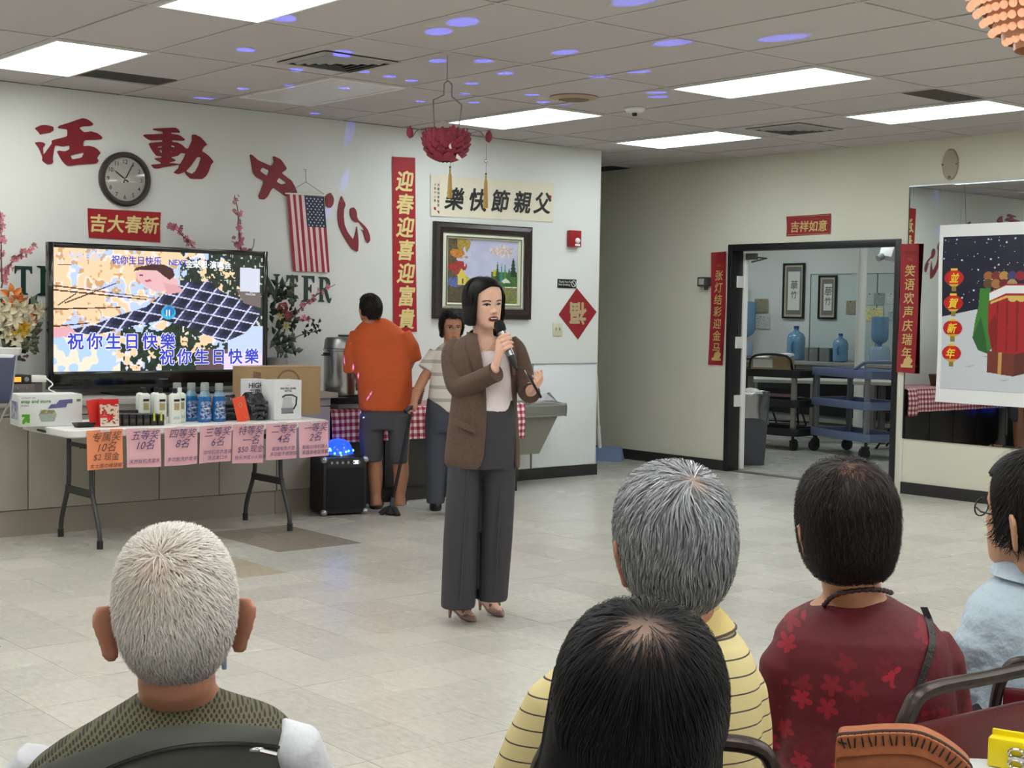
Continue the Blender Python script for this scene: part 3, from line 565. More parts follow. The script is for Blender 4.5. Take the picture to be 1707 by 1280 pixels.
# white corrugated sheet on the wall by the fountain
t = wall_thing('wall_panel', 'white crinkled sheet fixed low on the wall behind the drinking fountain', 'panel', (8.72, BY, 0.57))
MB().box(-0.385, 0.385, -0.012, 0, -0.465, 0.465).build('sheet', mat('crinkled_white', srgb(222, 226, 228), 0.35, bump=0.5, bscale=5), t, bevel=0.002)
box_part('top_trim', mat('trim_grey', srgb(150, 152, 154), 0.4), t, -0.385, 0.385, -0.018, 0, 0.460, 0.468); box_part('side_trim', mat('trim_grey'), t, -0.389, -0.381, -0.018, 0, -0.465, 0.465)
# right wall: sheet over the door, two couplets, alarm horn, oval plate
t, L = sheet('new_year_banner', 'small red sign with four gold characters over the doorway', 'banner', x4((1312, 361), (1386, 356), (1385, 390), (1312, 394)), red_dull, True)
for k, ch in enumerate('吉祥如意'): text('character', ch, 0.105, gold_dull, t, -0.155 + k * 0.105, -0.05, -0.006, bold=0.002, shear=0.1)
MB().prism([(-.235, -.083), (.235, -.083), (.235, -.08), (-.235, -.08)], -.006, -.005).prism([(-.235, .0801), (.235, .083), (.235, .08), (-.235, .08)], -.006, -.005).build('border_line', gold_dull, t, smooth=0)
for chars, cr, lab in (('张灯结彩迎金马', x4((1188, 421), (1213, 419), (1207, 609), (1183, 608)), 'tall red couplet strip left of the doorway'), ('笑语欢声庆瑞年', x4((1506, 407), (1537, 406), (1530, 623), (1499, 620)), 'tall red couplet strip right of the doorway')):
    t, L = sheet('door_couplet', lab, 'banner', cr, red_dull, True, curl=0.02, group='couplets beside the doorway')
    for k, ch in enumerate(chars): text('character', ch, 0.105, gold_dull, t, -0.002 * k, 0.28 - k * 0.116, -0.006, bold=0.0014, shear=0.1)
    MB().prism([(-.07, -.50), (.07, -.50), (.07, -.475), (.03, -.48), (.055, -.44), (.02, -.40), (-.03, -.43), (-.04, -.47), (-.07, -.475)], -.006, -.005).build('horse_motif', gold_dull, t, smooth=0)
    text('motif_line', '丙午新春', 0.035, mat('dim_red_ink', srgb(132, 26, 34), 0.5), t, 0, 0.46, -0.006); text('motif_line', '2026', 0.03, mat('dim_red_ink2', srgb(186, 90, 70), 0.5), t, 0, 0.405, -0.006)
t = wall_thing('alarm_horn', 'dark grey wall horn with a pale lens beside the left couplet', 'alarm', (RX, 9.55, 1.815), True); box_part('body', mat('horn_grey', srgb(60, 60, 60), 0.4), t, -0.07, 0.05, -0.07, 0, -0.045, 0.045, 0.008); box_part('lens', mat('horn_lens', srgb(170, 170, 165), 0.2), t, -0.05, 0.02, -0.075, -0.068, -0.03, 0.03, 0.004)
MB().cyl((0.03, -0.05, -0.045), (0.03, -0.05, -0.08), 0.018, n=10).build('bracket', black_paint, t)
t = wall_thing('oval_plate', 'oval grey-beige blank plate high on the wall above the mirror', 'wall plate', (RX, 6.88, 2.765), True)
ov = lambda s, y: [(0.075 * s * math.cos(a), y, 0.127 * s * math.sin(a) * (1.0 if math.sin(a) > 0 else 1.0)) for a in [k * PI / 16 for k in range(32)]]
MB().rings([ov(1, 0), ov(1, -0.014), ov(0.94, -0.02)], False, True).build('plate', mat('plate_beige', srgb(160, 154, 134), 0.45, 0.2), t)
for x in (-0.066, 0.066): MB().cyl((x, -0.014, 0), (x, -0.026, 0), 0.008, n=8).build('screw', wire_m, t)
MB().cyl((0, -0.018, -0.105), (0, -0.024, -0.105), 0.014, n=10).build('screw', wire_m, t)
# mirror
my0, my1, mz0, mz1 = 4.4, 7.262, 0.47, 2.60
t = wall_thing('wall_mirror', 'large frameless wall mirror right of the doorway behind the poster', 'mirror', (RX, (my0 + my1) / 2, (mz0 + mz1) / 2), True)
mw, mh = my1 - my0, mz1 - mz0
MB().box(-mw / 2, mw / 2, -0.008, -0.002, -mh / 2, mh / 2).build('glass', mat('silvered_glass', srgb(206, 212, 208), 0.015, 1.0), t, smooth=0)
box_part('top_channel', mat('alu_channel', srgb(196, 200, 204), 0.3, 0.7), t, -mw / 2 - .004, mw / 2 + .004, -0.014, 0, mh / 2, mh / 2 + 0.012); box_part('left_channel', mat('dark_channel', srgb(60, 60, 62), 0.4, 0.5), t, -mw / 2 - .006, -mw / 2, -0.012, 0, -mh / 2, mh / 2)
struct('trim_1', MB().box(RX - 0.018, RX, 7.264, 7.285, 0.1, 0.47), mat('trim_white', srgb(214, 214, 206), 0.5))
# poster that hangs before the mirror
pw, ph = 1.16, 1.46
pc = on_x((1563, 522), RX - 0.06); t = wall_thing('hanging_poster', 'white-bordered winter poster with red lanterns hung over the mirror', 'poster', (RX - 0.06, pc.y - pw / 2, 1.535), True)
W_, H_ = 200, 280; c = canvas(W_, H_, srgb(20, 22, 44)); c[:] = c + (vnoise(H_, W_, 40, 5)[..., None] - .5) * 0.01
rs = np.random.RandomState(3)
for _ in range(110):
    x, y = rs.rand(), rs.rand() * .52; r = rs.choice([.0035, .005, .008]); disc(c, x, y, r, r * .72, srgb(205, 212, 224))
paint(c, [(0, .525), (.3, .475), (.6, .455), (.8, .47), (1, .5), (1, 1), (0, 1)], srgb(196, 200, 206)); ins = np.zeros((H_, W_), bool)
for q in ((.2, .85), (.5, .93), (.35, .78), (.8, .9)): paint(c, [(q[0], q[1]), (q[0] + .06, q[1] - .008), (q[0] + .1, q[1] - .014), (q[0] + .05, q[1] + .002)], srgb(158, 162, 170))
# a plain pile of winter presents: a green sack, a tied red sack with a white band, brown boxes
paint(c, [(.33, .34), (.42, .34), (.44, .52), (.46, .70), (.40, .76), (.32, .74), (.27, .66), (.29, .55), (.32, .45)], srgb(58, 122, 44)); paint(c, [(.30, .60), (.34, .52), (.38, .66), (.40, .76), (.32, .74), (.27, .66)], srgb(36, 92, 40))
for q in range(9): disc(c, .40 + (q % 5) * .065, .26 + (q // 5) * .05, .04, .03, srgb(*[(150, 96, 50), (120, 40, 36), (176, 130, 66), (60, 60, 110), (140, 30, 40), (90, 70, 40), (160, 110, 60), (110, 30, 40), (170, 140, 90)][q]))
paint(c, [(.42, .36), (.55, .31), (.72, .31), (.82, .36), (.85, .50), (.83, .66), (.78, .76), (.60, .77), (.44, .75), (.40, .62), (.40, .46)], srgb(160, 28, 30)); paint(c, [(.40, .58), (.46, .50), (.48, .66), (.44, .75)], srgb(128, 20, 26))
paint(c, [(.41, .37), (.55, .32), (.72, .32), (.83, .37), (.83, .41), (.70, .37), (.55, .37), (.41, .42)], srgb(226, 226, 228))
for q in range(5): paint(c, [(.47 + q * .08, .42), (.485 + q * .08, .42), (.475 + q * .085, .74), (.462 + q * .085, .74)], srgb(126, 20, 24))
paint(c, [(.42, .425), (.55, .385), (.70, .385), (.84, .425), (.84, .44), (.70, .40), (.55, .40), (.42, .44)], srgb(206, 178, 92)); disc(c, .60, .405, .036, .02, srgb(206, 178, 92)); disc(c, .67, .405, .036, .02, srgb(206, 178, 92))
paint(c, [(.40, .74), (.62, .76), (.62, .90), (.40, .88)], srgb(112, 48, 36)); paint(c, [(.62, .76), (.82, .72), (.82, .85), (.62, .90)], srgb(92, 40, 32)); paint(c, [(.49, .748), (.52, .752), (.52, .892), (.49, .889)], srgb(190, 150, 80))
LAN = ((.105, .27), (.1, .435), (.095, .60), (.09, .765))
for lx, ly in LAN:
    disc(c, lx, ly, .085, .052, srgb(186, 24, 26)); disc(c, lx, ly, .05, .052, srgb(206, 34, 28)); paint(c, [(lx - .03, ly - .062), (lx + .03, ly - .062), (lx + .03, ly - .048), (lx - .03, ly - .048)], srgb(226, 190, 60)); paint(c, [(lx - .045, ly + .04), (lx + .045, ly + .04), (lx + .03, ly + .055), (lx - .03, ly + .055)], srgb(216, 170, 60)); paint(c, [(lx - .022, ly + .055), (lx + .022, ly + .055), (lx + .022, ly + .088), (lx - .022, ly + .088)], srgb(140, 122, 50))
curl = lambda X, Z: 0.012 * np.sin((Z + .7) * 4.0) - 0.01 * np.cos(X * 3)
pm = mat('poster_paper', srgb(226, 227, 226), 0.5)
link_mesh('border', print_mesh('border', canvas(12, 14, srgb(226, 227, 226)), -pw / 2, pw / 2, -ph / 2, ph / 2, INK, y=0.002, bend=curl), t)
link_mesh('picture', print_mesh('picture', c, -pw / 2 + .04, pw / 2 - .04, -ph / 2 + .115, ph / 2 - .10, INK, y=-0.001, bend=curl), t)
PH = ph - .215; yel = mat('lantern_yellow', srgb(240, 206, 52), 0.5)
for (lx, ly), ch in zip(LAN, '並賀新年'): text('character', ch, 0.085, yel, t, -pw / 2 + .04 + lx * (pw - .08), ph / 2 - .10 - ly * PH - 0.033, -0.016, bold=0.002, shear=0.25)
MB().cyl((-pw / 2 + .02, 0.01, ph / 2 - 0.01), (pw / 2, 0.01, ph / 2 - 0.01), 0.008, n=8).build('top_rod', white_m, t)
for x in (-0.4, 0.4): MB().tube([(x, 0.01, ph / 2 - 0.01), (x, 0.03, ph / 2 + 0.2), (x, 0.05, 2.613 - 1.535)], 0.0015, 4).build('hanging_string', wire_m, t)
# ---------------------------------------------------------------- the room beyond the doorway
FX = 16.5
wall_far = mat('far_wall_paint', srgb(214, 218, 212), 0.6)
struct('wall_far', MB().box(FX, FX + 0.12, 7.0, 17.5, 0, CEIL), wall_far, smooth=0)
struct('wall_far_left', MB().box(RX + 0.14, FX + 0.12, 17.4, 17.55, 0, CEIL), wall_far, smooth=0)
struct('wall_far_right', MB().box(RX + 0.14, FX + 0.12, 6.9, 7.0, 0, CEIL), wall_far, smooth=0)
struct('ceiling_far', MB().box(RX + 0.14, FX + 0.12, 6.9, 17.55, CEIL, CEIL + 0.1), ctile, smooth=0)
struct('floor_far', MB().box(RX + 0.141, FX + 0.12, 6.9, 17.5, -0.08, -0.006), mat('floor_adhesive'), smooth=0)
o = MB()
for i in range(60):
    for j in range(20):
        x, y = RX + 0.15 + i * PT, 13.155 + j * PT
        if x < FX and y < 17.3: o.box(x + .0006, x + PT - .0006, y + .0006, y + PT - .0006, -0.005, 0)
tag(o.build('far_tiles', tile_m, S.objects['floor_far'], smooth=0, fix=False), kind='stuff')
for i, (x, y) in enumerate(((12.0, 9.0), (12.0, 12.5), (14.6, 9.0), (14.6, 12.5), (14.6, 15.3))):
    t = thing('ceiling_light', 'lit panel light in the ceiling of the room beyond, hidden by the doorway', 'ceiling light', (x, y, CEIL), group='panel lights of the far room')
    link_mesh('frame', lf_me, t); link_mesh('diffuser', dif_me['cool'], t)
# long counter under the mirror sheets
cx = 15.8
t = thing('far_counter', 'long grey counter along the far wall of the room beyond the doorway', 'counter', (FX, 12.9, 0))
ctop = mat('counter_grey', srgb(150, 148, 142), 0.4); cfront = mat('counter_front_grey', srgb(110, 108, 102), 0.6)
box_part('worktop', ctop, t, cx - FX, -0.001, -3.4, 3.9, 0.835, 0.88, 0.004); box_part('front_rail', cfront, t, cx - FX + .03, cx - FX + .06, -3.4, 3.9, 0.72, 0.835)
for k in range(8): box_part('leg', cfront, t, cx - FX + .05, cx - FX + .11, -3.38 + k * 1.0, -3.32 + k * 1.0, 0, 0.72)
box_part('back_panel', mat('counter_back_dark', srgb(54, 54, 56), 0.7), t, -0.06, -0.02, -3.4, 3.9, 0.1, 0.835)
# pale plain panes in place of a mirror; reflected things are built as objects
sheetm = mat('pale_glass_sheet', srgb(196, 208, 202), 0.12, spec=0.6)
ys = [on_x((p, 500), FX).y for p in (1351, 1462, 1505)]
for a, b, l in ((ys[0], ys[1], 'first pale glass sheet in place of the mirror on the far wall, beside the corner picture'), (ys[1], ys[2], 'second pale glass sheet in place of the mirror on the far wall, right of the white pole')):
    zc = on_x((1351, 458), FX).z; t = thing('glass_sheet', l, 'glass sheet', (FX, (a + b) / 2, 0.9), RZ, 'pale glass sheets on the far wall'); hw_ = abs(a - b) / 2 - 0.004
    box_part('pane', sheetm, t, -hw_, hw_, -0.010, -0.002, 0.0, zc - 0.9); box_part('edge_trim', mat('sheet_edge', srgb(120, 130, 124), 0.4), t, -hw_ - .004, -hw_ + .01, -0.016, -0.002, 0, zc - 0.9); box_part('top_trim', mat('sheet_edge'), t, -hw_, hw_, -0.016, -0.002, zc - 0.9, zc - 0.89)
# two ink scrolls in frames; the second replaces the first one's mirror reflection
for q, l in (((1304, 439, 1342, 531), 'black framed ink calligraphy left of the glass sheets in the far room'), ((1363, 459, 1396, 532), 'black framed ink calligraphy built in place of a mirror reflection, before the first glass sheet in the far room')):
    a, b = on_x((q[0] + 3, q[1]), FX - .02), on_x((q[2] - 2, q[3]), FX - .02); w, h = abs(a.y - b.y), a.z - b.z
    t = thing('framed_calligraphy', l, 'picture', (FX - 0.014, (a.y + b.y) / 2, (a.z + b.z) / 2), RZ, 'framed ink scrolls in the far room')
    def fr(name, m, w0, h0, w1, h1, y):
        m_ = MB()
        for r in ((-w0 / 2, -w1 / 2, -h0 / 2, h0 / 2), (w1 / 2, w0 / 2, -h0 / 2, h0 / 2), (-w1 / 2, w1 / 2, -h0 / 2, -h1 / 2), (-w1 / 2, w1 / 2, h1 / 2, h0 / 2)): m_.box(r[0], r[1], y, 0, r[2], r[3])
        return m_.build(name, m, t, smooth=0)
    fr('frame', black_paint, w, h, w - .05, h - .05, -0.03); fr('mount', mat('silk_tan', srgb(182, 172, 150), 0.6), w - .05, h - .05, w - .11, h - .11, -0.012); fr('inner_mount', mat('silk_grey', srgb(112, 112, 106), 0.6), w - .11, h - .11, w - .17, h - .24, -0.010)
    box_part('paper', mat('scroll_paper', srgb(216, 216, 206), 0.6), t, -w / 2 + .08, w / 2 - .08, -0.008, 0, -h / 2 + .1, h / 2 - .1)
    for ch, z, s_ in (('華', 0.03, .14), ('竹', -0.10, .12)): text('character', ch, s_, mat('grey_ink', srgb(104, 104, 104), 0.6), t, 0.0, z, -0.0095, bold=0.0015, shear=0.1)
# notices pinned up; those near the pole replace mirror reflections of the others
for (q, c1, l) in (((1258, 498, 1280, 521), srgb(150, 142, 120), 'small brown photo pinned left of the framed calligraphy'), ((1254, 526, 1283, 548), srgb(206, 206, 198), 'white handwritten notice under the small brown photo'), ((1240, 482, 1249, 504), srgb(210, 212, 204), 'narrow white notice by the open door edge'), ((1240, 506, 1250, 531), srgb(214, 208, 140), 'yellow notice by the open door edge'),
        ((1411, 501, 1425, 524), srgb(150, 142, 120), 'small brown photo built in place of a mirror reflection, left of the white pole'), ((1443, 488, 1456, 508), srgb(196, 202, 196), 'pale notice built in place of a mirror reflection, right of the white pole, topmost left'), ((1457, 488, 1473, 508), srgb(150, 166, 156), 'grey green notice built in place of a mirror reflection, right of the white pole'), ((1442, 513, 1472, 535), srgb(216, 212, 150), 'wide yellow notice built in place of a mirror reflection, right of the white pole'), ((1480, 488, 1491, 506), srgb(214, 216, 212), 'white card with a dark sketch near the right door jamb'), ((1480, 519, 1493, 537), srgb(168, 186, 196), 'pale blue card near the right door jamb')):
    a, b = on_x((q[0], q[1]), FX - .02), on_x((q[2], q[3]), FX - .02); w, h = abs(a.y - b.y), a.z - b.z
    t = thing('pinned_notice', l, 'notice', (FX - 0.019, (a.y + b.y) / 2, (a.z + b.z) / 2), RZ, 'notices on the far wall')
    cc = canvas(14, 16, c1); rs = np.random.RandomState(int(q[0])); cc *= (0.72 + 0.4 * rs.rand(16, 14, 1)); cc[0] = cc[-1] = c1; cc[:, 0] = cc[:, -1] = c1
    link_mesh('sheet', print_mesh('sheet', cc, -w / 2, w / 2, -h / 2, h / 2, INK, y=-0.003), t); MB().ball((0, -0.006, h / 2 - 0.015), 0.008, 6, 4).build('pin', darkbase, t)
# water bottles and steel canisters on the counter
jug_m = mat('blue_bottle', srgb(124, 168, 204), 0.12, trans=0.35, coat=0.3); jug_in = mat('bottle_water', srgb(58, 104, 150), 0.2)
def jug(px0, px1, py, label, inv=False):
    a, b = on_x((px0, py), FX - .3), on_x((px1, py), FX - .3); R = abs(a.y - b.y) / 2 * 0.84; s = R / 0.135
    t = thing('water_bottle', label, 'bottle', (FX - .3, (a.y + b.y) / 2, 0.88 + (0.20 if inv else 0)), group='blue water bottles on the far counter')
    prof = [(0.10, 0), (0.128, 0.01), (0.135, 0.05), (0.13, 0.1), (0.135, 0.14), (0.13, 0.2), (0.135, 0.24), (0.132, 0.33), (0.105, 0.385), (0.045, 0.42), (0.034, 0.435), (0.034, 0.475)]
    if inv: prof = [(r, 0.50 - z) for r, z in prof[::-1]]
    MB().lathe([(r * s, z * s) for r, z in prof], n=24).build('body', jug_m, t); zc = 0.475 * s if not inv else 0.02
    if not inv: MB().lathe([(0.04 * s, 0.46 * s), (0.04 * s, 0.495 * s), (0.03 * s, 0.50 * s)], n=14).build('cap', mat('cap_blue', srgb(40, 66, 130), 0.4), t); MB().tube([(-0.13 * s, -0.05, .13 * s), (-0.16 * s, -0.05, .16 * s), (-0.16 * s, -0.05, .24 * s), (-0.13 * s, -0.05, .27 * s)], 0.012, 6).build('handle', jug_in, t)
    else:
        box_part('dispenser_base', mat('dispenser_dark', srgb(40, 42, 46), 0.5), t, -0.16, 0.16, -0.16, 0.16, -0.20, -0.17, 0.01); MB().lathe([(0.13, -0.17), (0.14, -0.02), (0.12, 0.03)], n=20).build('dispenser_body', mat('dispenser_clear', srgb(150, 176, 196), 0.2), t)
    return t
jug(1312, 1341, 596, 'upright blue water bottle left of the steel canisters'); jug(1388, 1413, 597, 'upright blue water bottle built in place of a mirror reflection, between the canisters and the white pole')  # the second upright bottle stands in for the first one's mirror reflection
jug(1222, 1257, 594, 'inverted blue bottle on a dispenser behind the door edge', True); jug(1451, 1480, 600, 'inverted blue bottle on a dispenser right of the white pole', True)
steel = mat('brushed_steel', srgb(170, 172, 172), 0.32, 0.85)
for q, l in (((1345, 1352), 'dark steel canister half behind the upright bottle'), ((1353, 1367), 'left of two square steel canisters on the far counter'), ((1370, 1386), 'right of two square steel canisters on the far counter')):
    a, b = on_x((q[0], 596), FX - .35), on_x((q[1], 596), FX - .35); w = abs(a.y - b.y) / 2
    t = thing('steel_canister', l, 'canister', (FX - .35, (a.y + b.y) / 2, 0.88), RZ, 'steel canisters on the far counter'); box_part('body', steel, t, -w, w, -0.06, 0.08, 0, 0.17, 0.012); box_part('lid', steel, t, -w * .98, w * .98, -0.058, 0.078, 0.172, 0.192, 0.008)
# white pole
p = on_x((1430, 706), 15.2); t = thing('support_pole', 'round white support pole in the far room', 'pole', (15.2, p.y, 0)); MB().cyl((0, 0, 0.0), (0, 0, CEIL), 0.062, n=28).build('shaft', mat('pole_white', srgb(226, 226, 218), 0.4), t); MB().lathe([(0.09, 0), (0.09, 0.03), (0.066, 0.05)], n=28).build('collar', mat('pole_white'), t)
# projector-like camera high in the doorway
p = on_x((1482, 424), 13.0); t = thing('ceiling_camera', 'white camera on a ceiling stalk at the right of the doorway', 'camera', (13.0, p.y, p.z)); MB().cyl((0, 0, 0.06), (-0.02, 0.06, CEIL - p.z), 0.014, n=8).build('stalk', mat('stalk_grey', srgb(120, 120, 116), 0.5), t); MB().box(-0.12, 0.05, -0.07, 0.07, -0.06, 0.06).build('housing', white_m, t, rot=(0.2, 0.3, 0.4), bevel=0.012); MB().cyl((-0.11, 0, -0.02), (-0.17, 0.02, -0.05), 0.035, n=14).build('lens', mat('lens_grey', srgb(150, 150, 146), 0.2), t)
# waste bin with a clear liner
t = thing('waste_bin', 'tall grey waste bin with a clear liner just inside the doorway', 'bin', (11.12, 9.60, 0), math.radians(-38))
bin_m = mat('bin_grey', srgb(74, 76, 84), 0.5); z_ = 0.70
R_ = lambda w, d, z: [(-w, -d, z), (w, -d, z), (w, d, z), (-w, d, z)]
MB().rings([R_(.15, .13, 0), R_(.185, .15, z_), R_(.195, .16, z_), R_(.195, .16, z_ + .02), R_(.178, .143, z_ + .02), R_(.14, .12, .02)], True, True).build('body', bin_m, t, bevel=0.01)
lin = []
for k, (s, z) in enumerate(((1.06, z_ - .26), (1.05, z_ - .12), (1.07, z_), (1.05, z_ + .035), (0.93, z_ + .03))): lin.append([(0.19 * s * math.copysign(abs(math.cos(a)) ** .5, math.cos(a)) * (1 + .05 * math.sin(7 * a + k)), 0.155 * s * math.copysign(abs(math.sin(a)) ** .5, math.sin(a)) * (1 + .05 * math.sin(9 * a + 2 * k)), z + .035 * math.sin(3 * a) * (k == 0)) for a in [i * PI / 18 for i in range(36)]])
MB().rings(lin, False, False).build('liner', clear_mat('clear_liner', 0.35, (0.86, 0.88, 0.9), 0.15), t); MB().ball((0.02, 0, z_), (0.13, 0.10, 0.07), 9, 6).build('crumpled_paper', white_m, t, smooth=0)
# utility carts
def cart(name, label, loc, rz, L, Wd, shelf_m, post_m, zs, handle=True, castm=black_paint):
    t = thing(name, label, 'cart', loc, rz)
    for z in zs:
        m_ = MB(); ch = 0.06
        oc = [(-L / 2 + ch, -Wd / 2), (L / 2 - ch, -Wd / 2), (L / 2, -Wd / 2 + ch), (L / 2, Wd / 2 - ch), (L / 2 - ch, Wd / 2), (-L / 2 + ch, Wd / 2), (-L / 2, Wd / 2 - ch), (-L / 2, -Wd / 2 + ch)]
        ic = [(x * .94, y * .9) for x, y in oc]
        m_.rings([[(x, y, z - .05) for x, y in oc], [(x, y, z + .035) for x, y in oc], [(x, y, z + .035) for x, y in ic], [(x, y, z - .02) for x, y in ic]], True, True); m_.build('shelf', shelf_m, t, bevel=0.006)
    for sx in (-1, 1):
        for sy in (-1, 1):
            x, y = sx * (L / 2 - .075), sy * (Wd / 2 - .06)
            MB().box(x - .028, x + .028, y - .022, y + .022, zs[0] - .05, zs[-1] - .02).build('post', post_m, t, bevel=0.006)
            c = MB(); c.cyl((x, y, zs[0] - .05), (x, y, zs[0] - .10), .018, n=8); c.box(x - .026, x + .026, y - .04, y + .03, zs[0] - .12, zs[0] - .095); cf = c.build('caster_fork', castm, t)
            MB().cyl((x - .016, y - .02, .065), (x + .016, y - .02, .065), .065, n=18).build('wheel', mat('caster_rubber', srgb(34, 34, 36), 0.6), cf)
    if handle: MB().tube(catmull([(L / 2 - .30, -Wd / 2 + .03, zs[-1] + .03), (L / 2 - .1, -Wd / 2 + .04, zs[-1] + .12), (L / 2 + .04, -Wd / 2 + .05, zs[-1] + .13), (L / 2 + .06, 0, zs[-1] + .13), (L / 2 + .04, Wd / 2 - .05, zs[-1] + .13), (L / 2 - .1, Wd / 2 - .04, zs[-1] + .12), (L / 2 - .30, Wd / 2 - .03, zs[-1] + .03)], 4), .02, 8).build('handle', shelf_m, t)
    return t
a = math.atan2(-1.02, -.43)
cart('utility_cart', 'blue-grey three-shelf utility cart on casters in the doorway', (12.95, 9.62, 0), a + 0.06, 1.12, 0.55, mat('cart_blue', srgb(108, 120, 154), 0.5), mat('cart_post_grey', srgb(128, 130, 134), 0.45), (0.23, 0.57, 0.90))
bc = cart('utility_cart', 'black three-shelf utility cart behind the waste bin', (12.85, 10.75, 0), math.radians(95), 1.05, 0.55, mat('cart_black', srgb(26, 26, 30), 0.45), mat('cart_post_steel', srgb(150, 148, 140), 0.4, 0.4), (0.21, 0.53, 0.86))
t = thing('supply_box', 'open tan box of white papers on top of the black cart', 'box', (12.72, 10.63, 0.897), math.radians(-60)); tanm = mat('tan_carton', srgb(150, 128, 92), 0.7)
bm_ = MB(); bm_.box(-.22, .22, -.14, .14, 0, .01)
for r in ((-.22, .22, -.14, -.13), (-.22, .22, .13, .14), (-.22, -.21, -.13, .13), (.21, .22, -.13, .13)): bm_.box(*r, .01, .13)
bm_.build('body', tanm, t); MB().box(-.2, .02, -.142, -.14, .02, .11).build('label', mat('paper_grey', srgb(206, 206, 200), .6), t)
for k, (x, y, r) in enumerate(((-.08, 0, .3), (.06, .03, -.2), (.1, -.05, .6))): MB().box(-.12, .12, -.08, .08, 0, .02).build('paper_stack', white_m, t, (x, y, .12 + .018 * k), (0.05, -0.04, r))
MB().tube(catmull([(-.25, -.1, .02), (-.2, -.16, .14), (0, -.18, .17), (.2, -.16, .14), (.24, -.1, .0)], 5), .014, 6).build('strap', black_paint, t)
# tables and folding chairs further back
def simple_table(label, c, rz, L, Wd, z=0.74):
    t = thing('work_table', label, 'table', (*c, 0), rz); box_part('tabletop', mat('table_pale', srgb(186, 184, 172), 0.45), t, -L / 2, L / 2, -Wd / 2, Wd / 2, z - .04, z, 0.004)
    for sx in (-1, 1):
        for sy in (-1, 1): x, y = sx * (L / 2 - .12), sy * (Wd / 2 - .1); MB().cyl((x, y, .02), (x, y, z - .04), .024, n=8).lathe([(.05, 0), (.05, .012), (.03, .02)], (x, y, 0), 10).build('leg', mat('leg_grey', srgb(96, 96, 96), .4, .5), t)
    return t
simple_table('pale work table behind the carts in the far room', (14.05, 11.0), math.radians(-50), 1.7, 0.75)
ch_red = mat('vinyl_maroon', srgb(98, 20, 30), 0.4, noise=0.1, nscale=14, bump=0.06, bscale=120); ch_blk = mat('chair_black_metal', srgb(24, 24, 26), 0.35, 0.4)
def folding_chair(label, c, rz, pad=ch_red):
    t = thing('folding_chair', label, 'chair', (*c, 0), rz, 'folding chairs in the far room')
    MB().box(-.2, .2, -.2, .2, .42, .46).build('seat', pad, t, bevel=.012); MB().box(-.19, .19, .2, .23, .58, .84).build('backrest', pad, t, bevel=.012)
    for sx in (-1, 1):
        x = sx * .215; MB().tube([(x, -.26, .0), (x, .05, .47), (x, .22, .86)], .013, 6).build('front_leg', ch_blk, t); MB().tube([(x * .93, .28, .0), (x * .93, -.12, .44)], .013, 6).build('rear_leg', ch_blk, t)
    MB().cyl((-.215, -.2, .09), (.215, -.2, .09), .01, n=6).cyl((-.2, .22, .09), (.2, .22, .09), .01, n=6).build('crossbar', ch_blk, t); return t
folding_chair('maroon folding chair under the pale work table in the far room', (15.0, 12.4), math.radians(120)); folding_chair('maroon folding chair seen between the blue cart posts', (14.0, 9.75), math.radians(200)); folding_chair('maroon folding chair nearest the right door jamb in the far room', (13.75, 8.95), math.radians(170)); folding_chair('dark folding chair beyond the black cart', (14.6, 12.0), math.radians(100), mat('vinyl_black', srgb(30, 30, 34), .5))
t = thing('storage_tote', 'dark blue patterned tote bag between the maroon folding chairs', 'bag', (14.75, 9.35, 0), math.radians(140)); MB().rings([R_(.2, .1, 0), R_(.21, .12, .3), R_(.19, .05, .55)]).build('body', mat('tote_blue', srgb(36, 60, 120), .6, col2=srgb(120, 150, 190), nscale=14), t, bevel=.01); MB().tube(catmull([(-.1, -.02, .54), (-.08, -.02, .68), (.08, -.02, .68), (.1, -.02, .54)], 5), .01, 6).build('handle', black_paint, t)
# passage behind the wall corner: dustpan and a plant
t = thing('dustpan', 'blue dustpan on a long white handle standing in the passage', 'dustpan', (10.13, 10.60, 0), math.radians(-52)); pan = mat('pan_blue', srgb(122, 140, 178), .4)
MB().add([(-.16, -.12, 0), (.16, -.12, 0), (.16, .13, 0), (-.16, .13, 0), (-.13, .13, .13), (.13, .13, .13), (-.16, -.12, .012), (.16, -.12, .012)], [(0, 1, 2, 3), (3, 2, 5, 4), (0, 3, 4, 6), (1, 7, 5, 2), (0, 6, 7, 1), (6, 4, 5, 7)]).build('pan', pan, t, smooth=0); MB().cyl((-.10, .11, .12), (-.14, .11, .83), .012, n=8).tube([(-.14, .11, .82), (-.145, .1, .87), (-.18, .08, .90)], .012, 8).build('handle', white_m, t); MB().cyl((-.095, .11, .10), (-.115, .11, .34), .02, n=8).build('grip', white_m, t)
leaf_d = mat('leaf_dark', srgb(28, 44, 34), .5); t = thing('potted_plant', 'dark leafy plant hidden behind the wall corner in the passage', 'plant', (9.62, 11.15, 0)); MB().lathe([(.13, 0), (.17, .3), (.16, .3), (.12, .05)], n=18).build('pot', mat('pot_brown', srgb(70, 54, 44), .6), t)
rs = np.random.RandomState(8); MB().tube(catmull([(0, 0, .25), (.02, 0, .7), (-.02, .01, 1.05)], 4), .012, 6).build('stem', leaf_d, t)
lm = MB()
for k in range(34):
    a = rs.rand() * 6.28; z = .45 + rs.rand() * .62; r = .05 + rs.rand() * .17; c_, s_ = math.cos(a), math.sin(a); p0 = np.array((0.02 * c_, 0.02 * s_, z)); p1 = np.array((r * c_, r * s_, z + .02)); n_ = np.array((-s_, c_, .3)) * .028
    lm.add([p0, (p0 + p1) / 2 + n_, p1 + (0, 0, -.05), (p0 + p1) / 2 - n_], [(0, 1, 2, 3)])
lm.build('leaves', leaf_d, t, smooth=0)
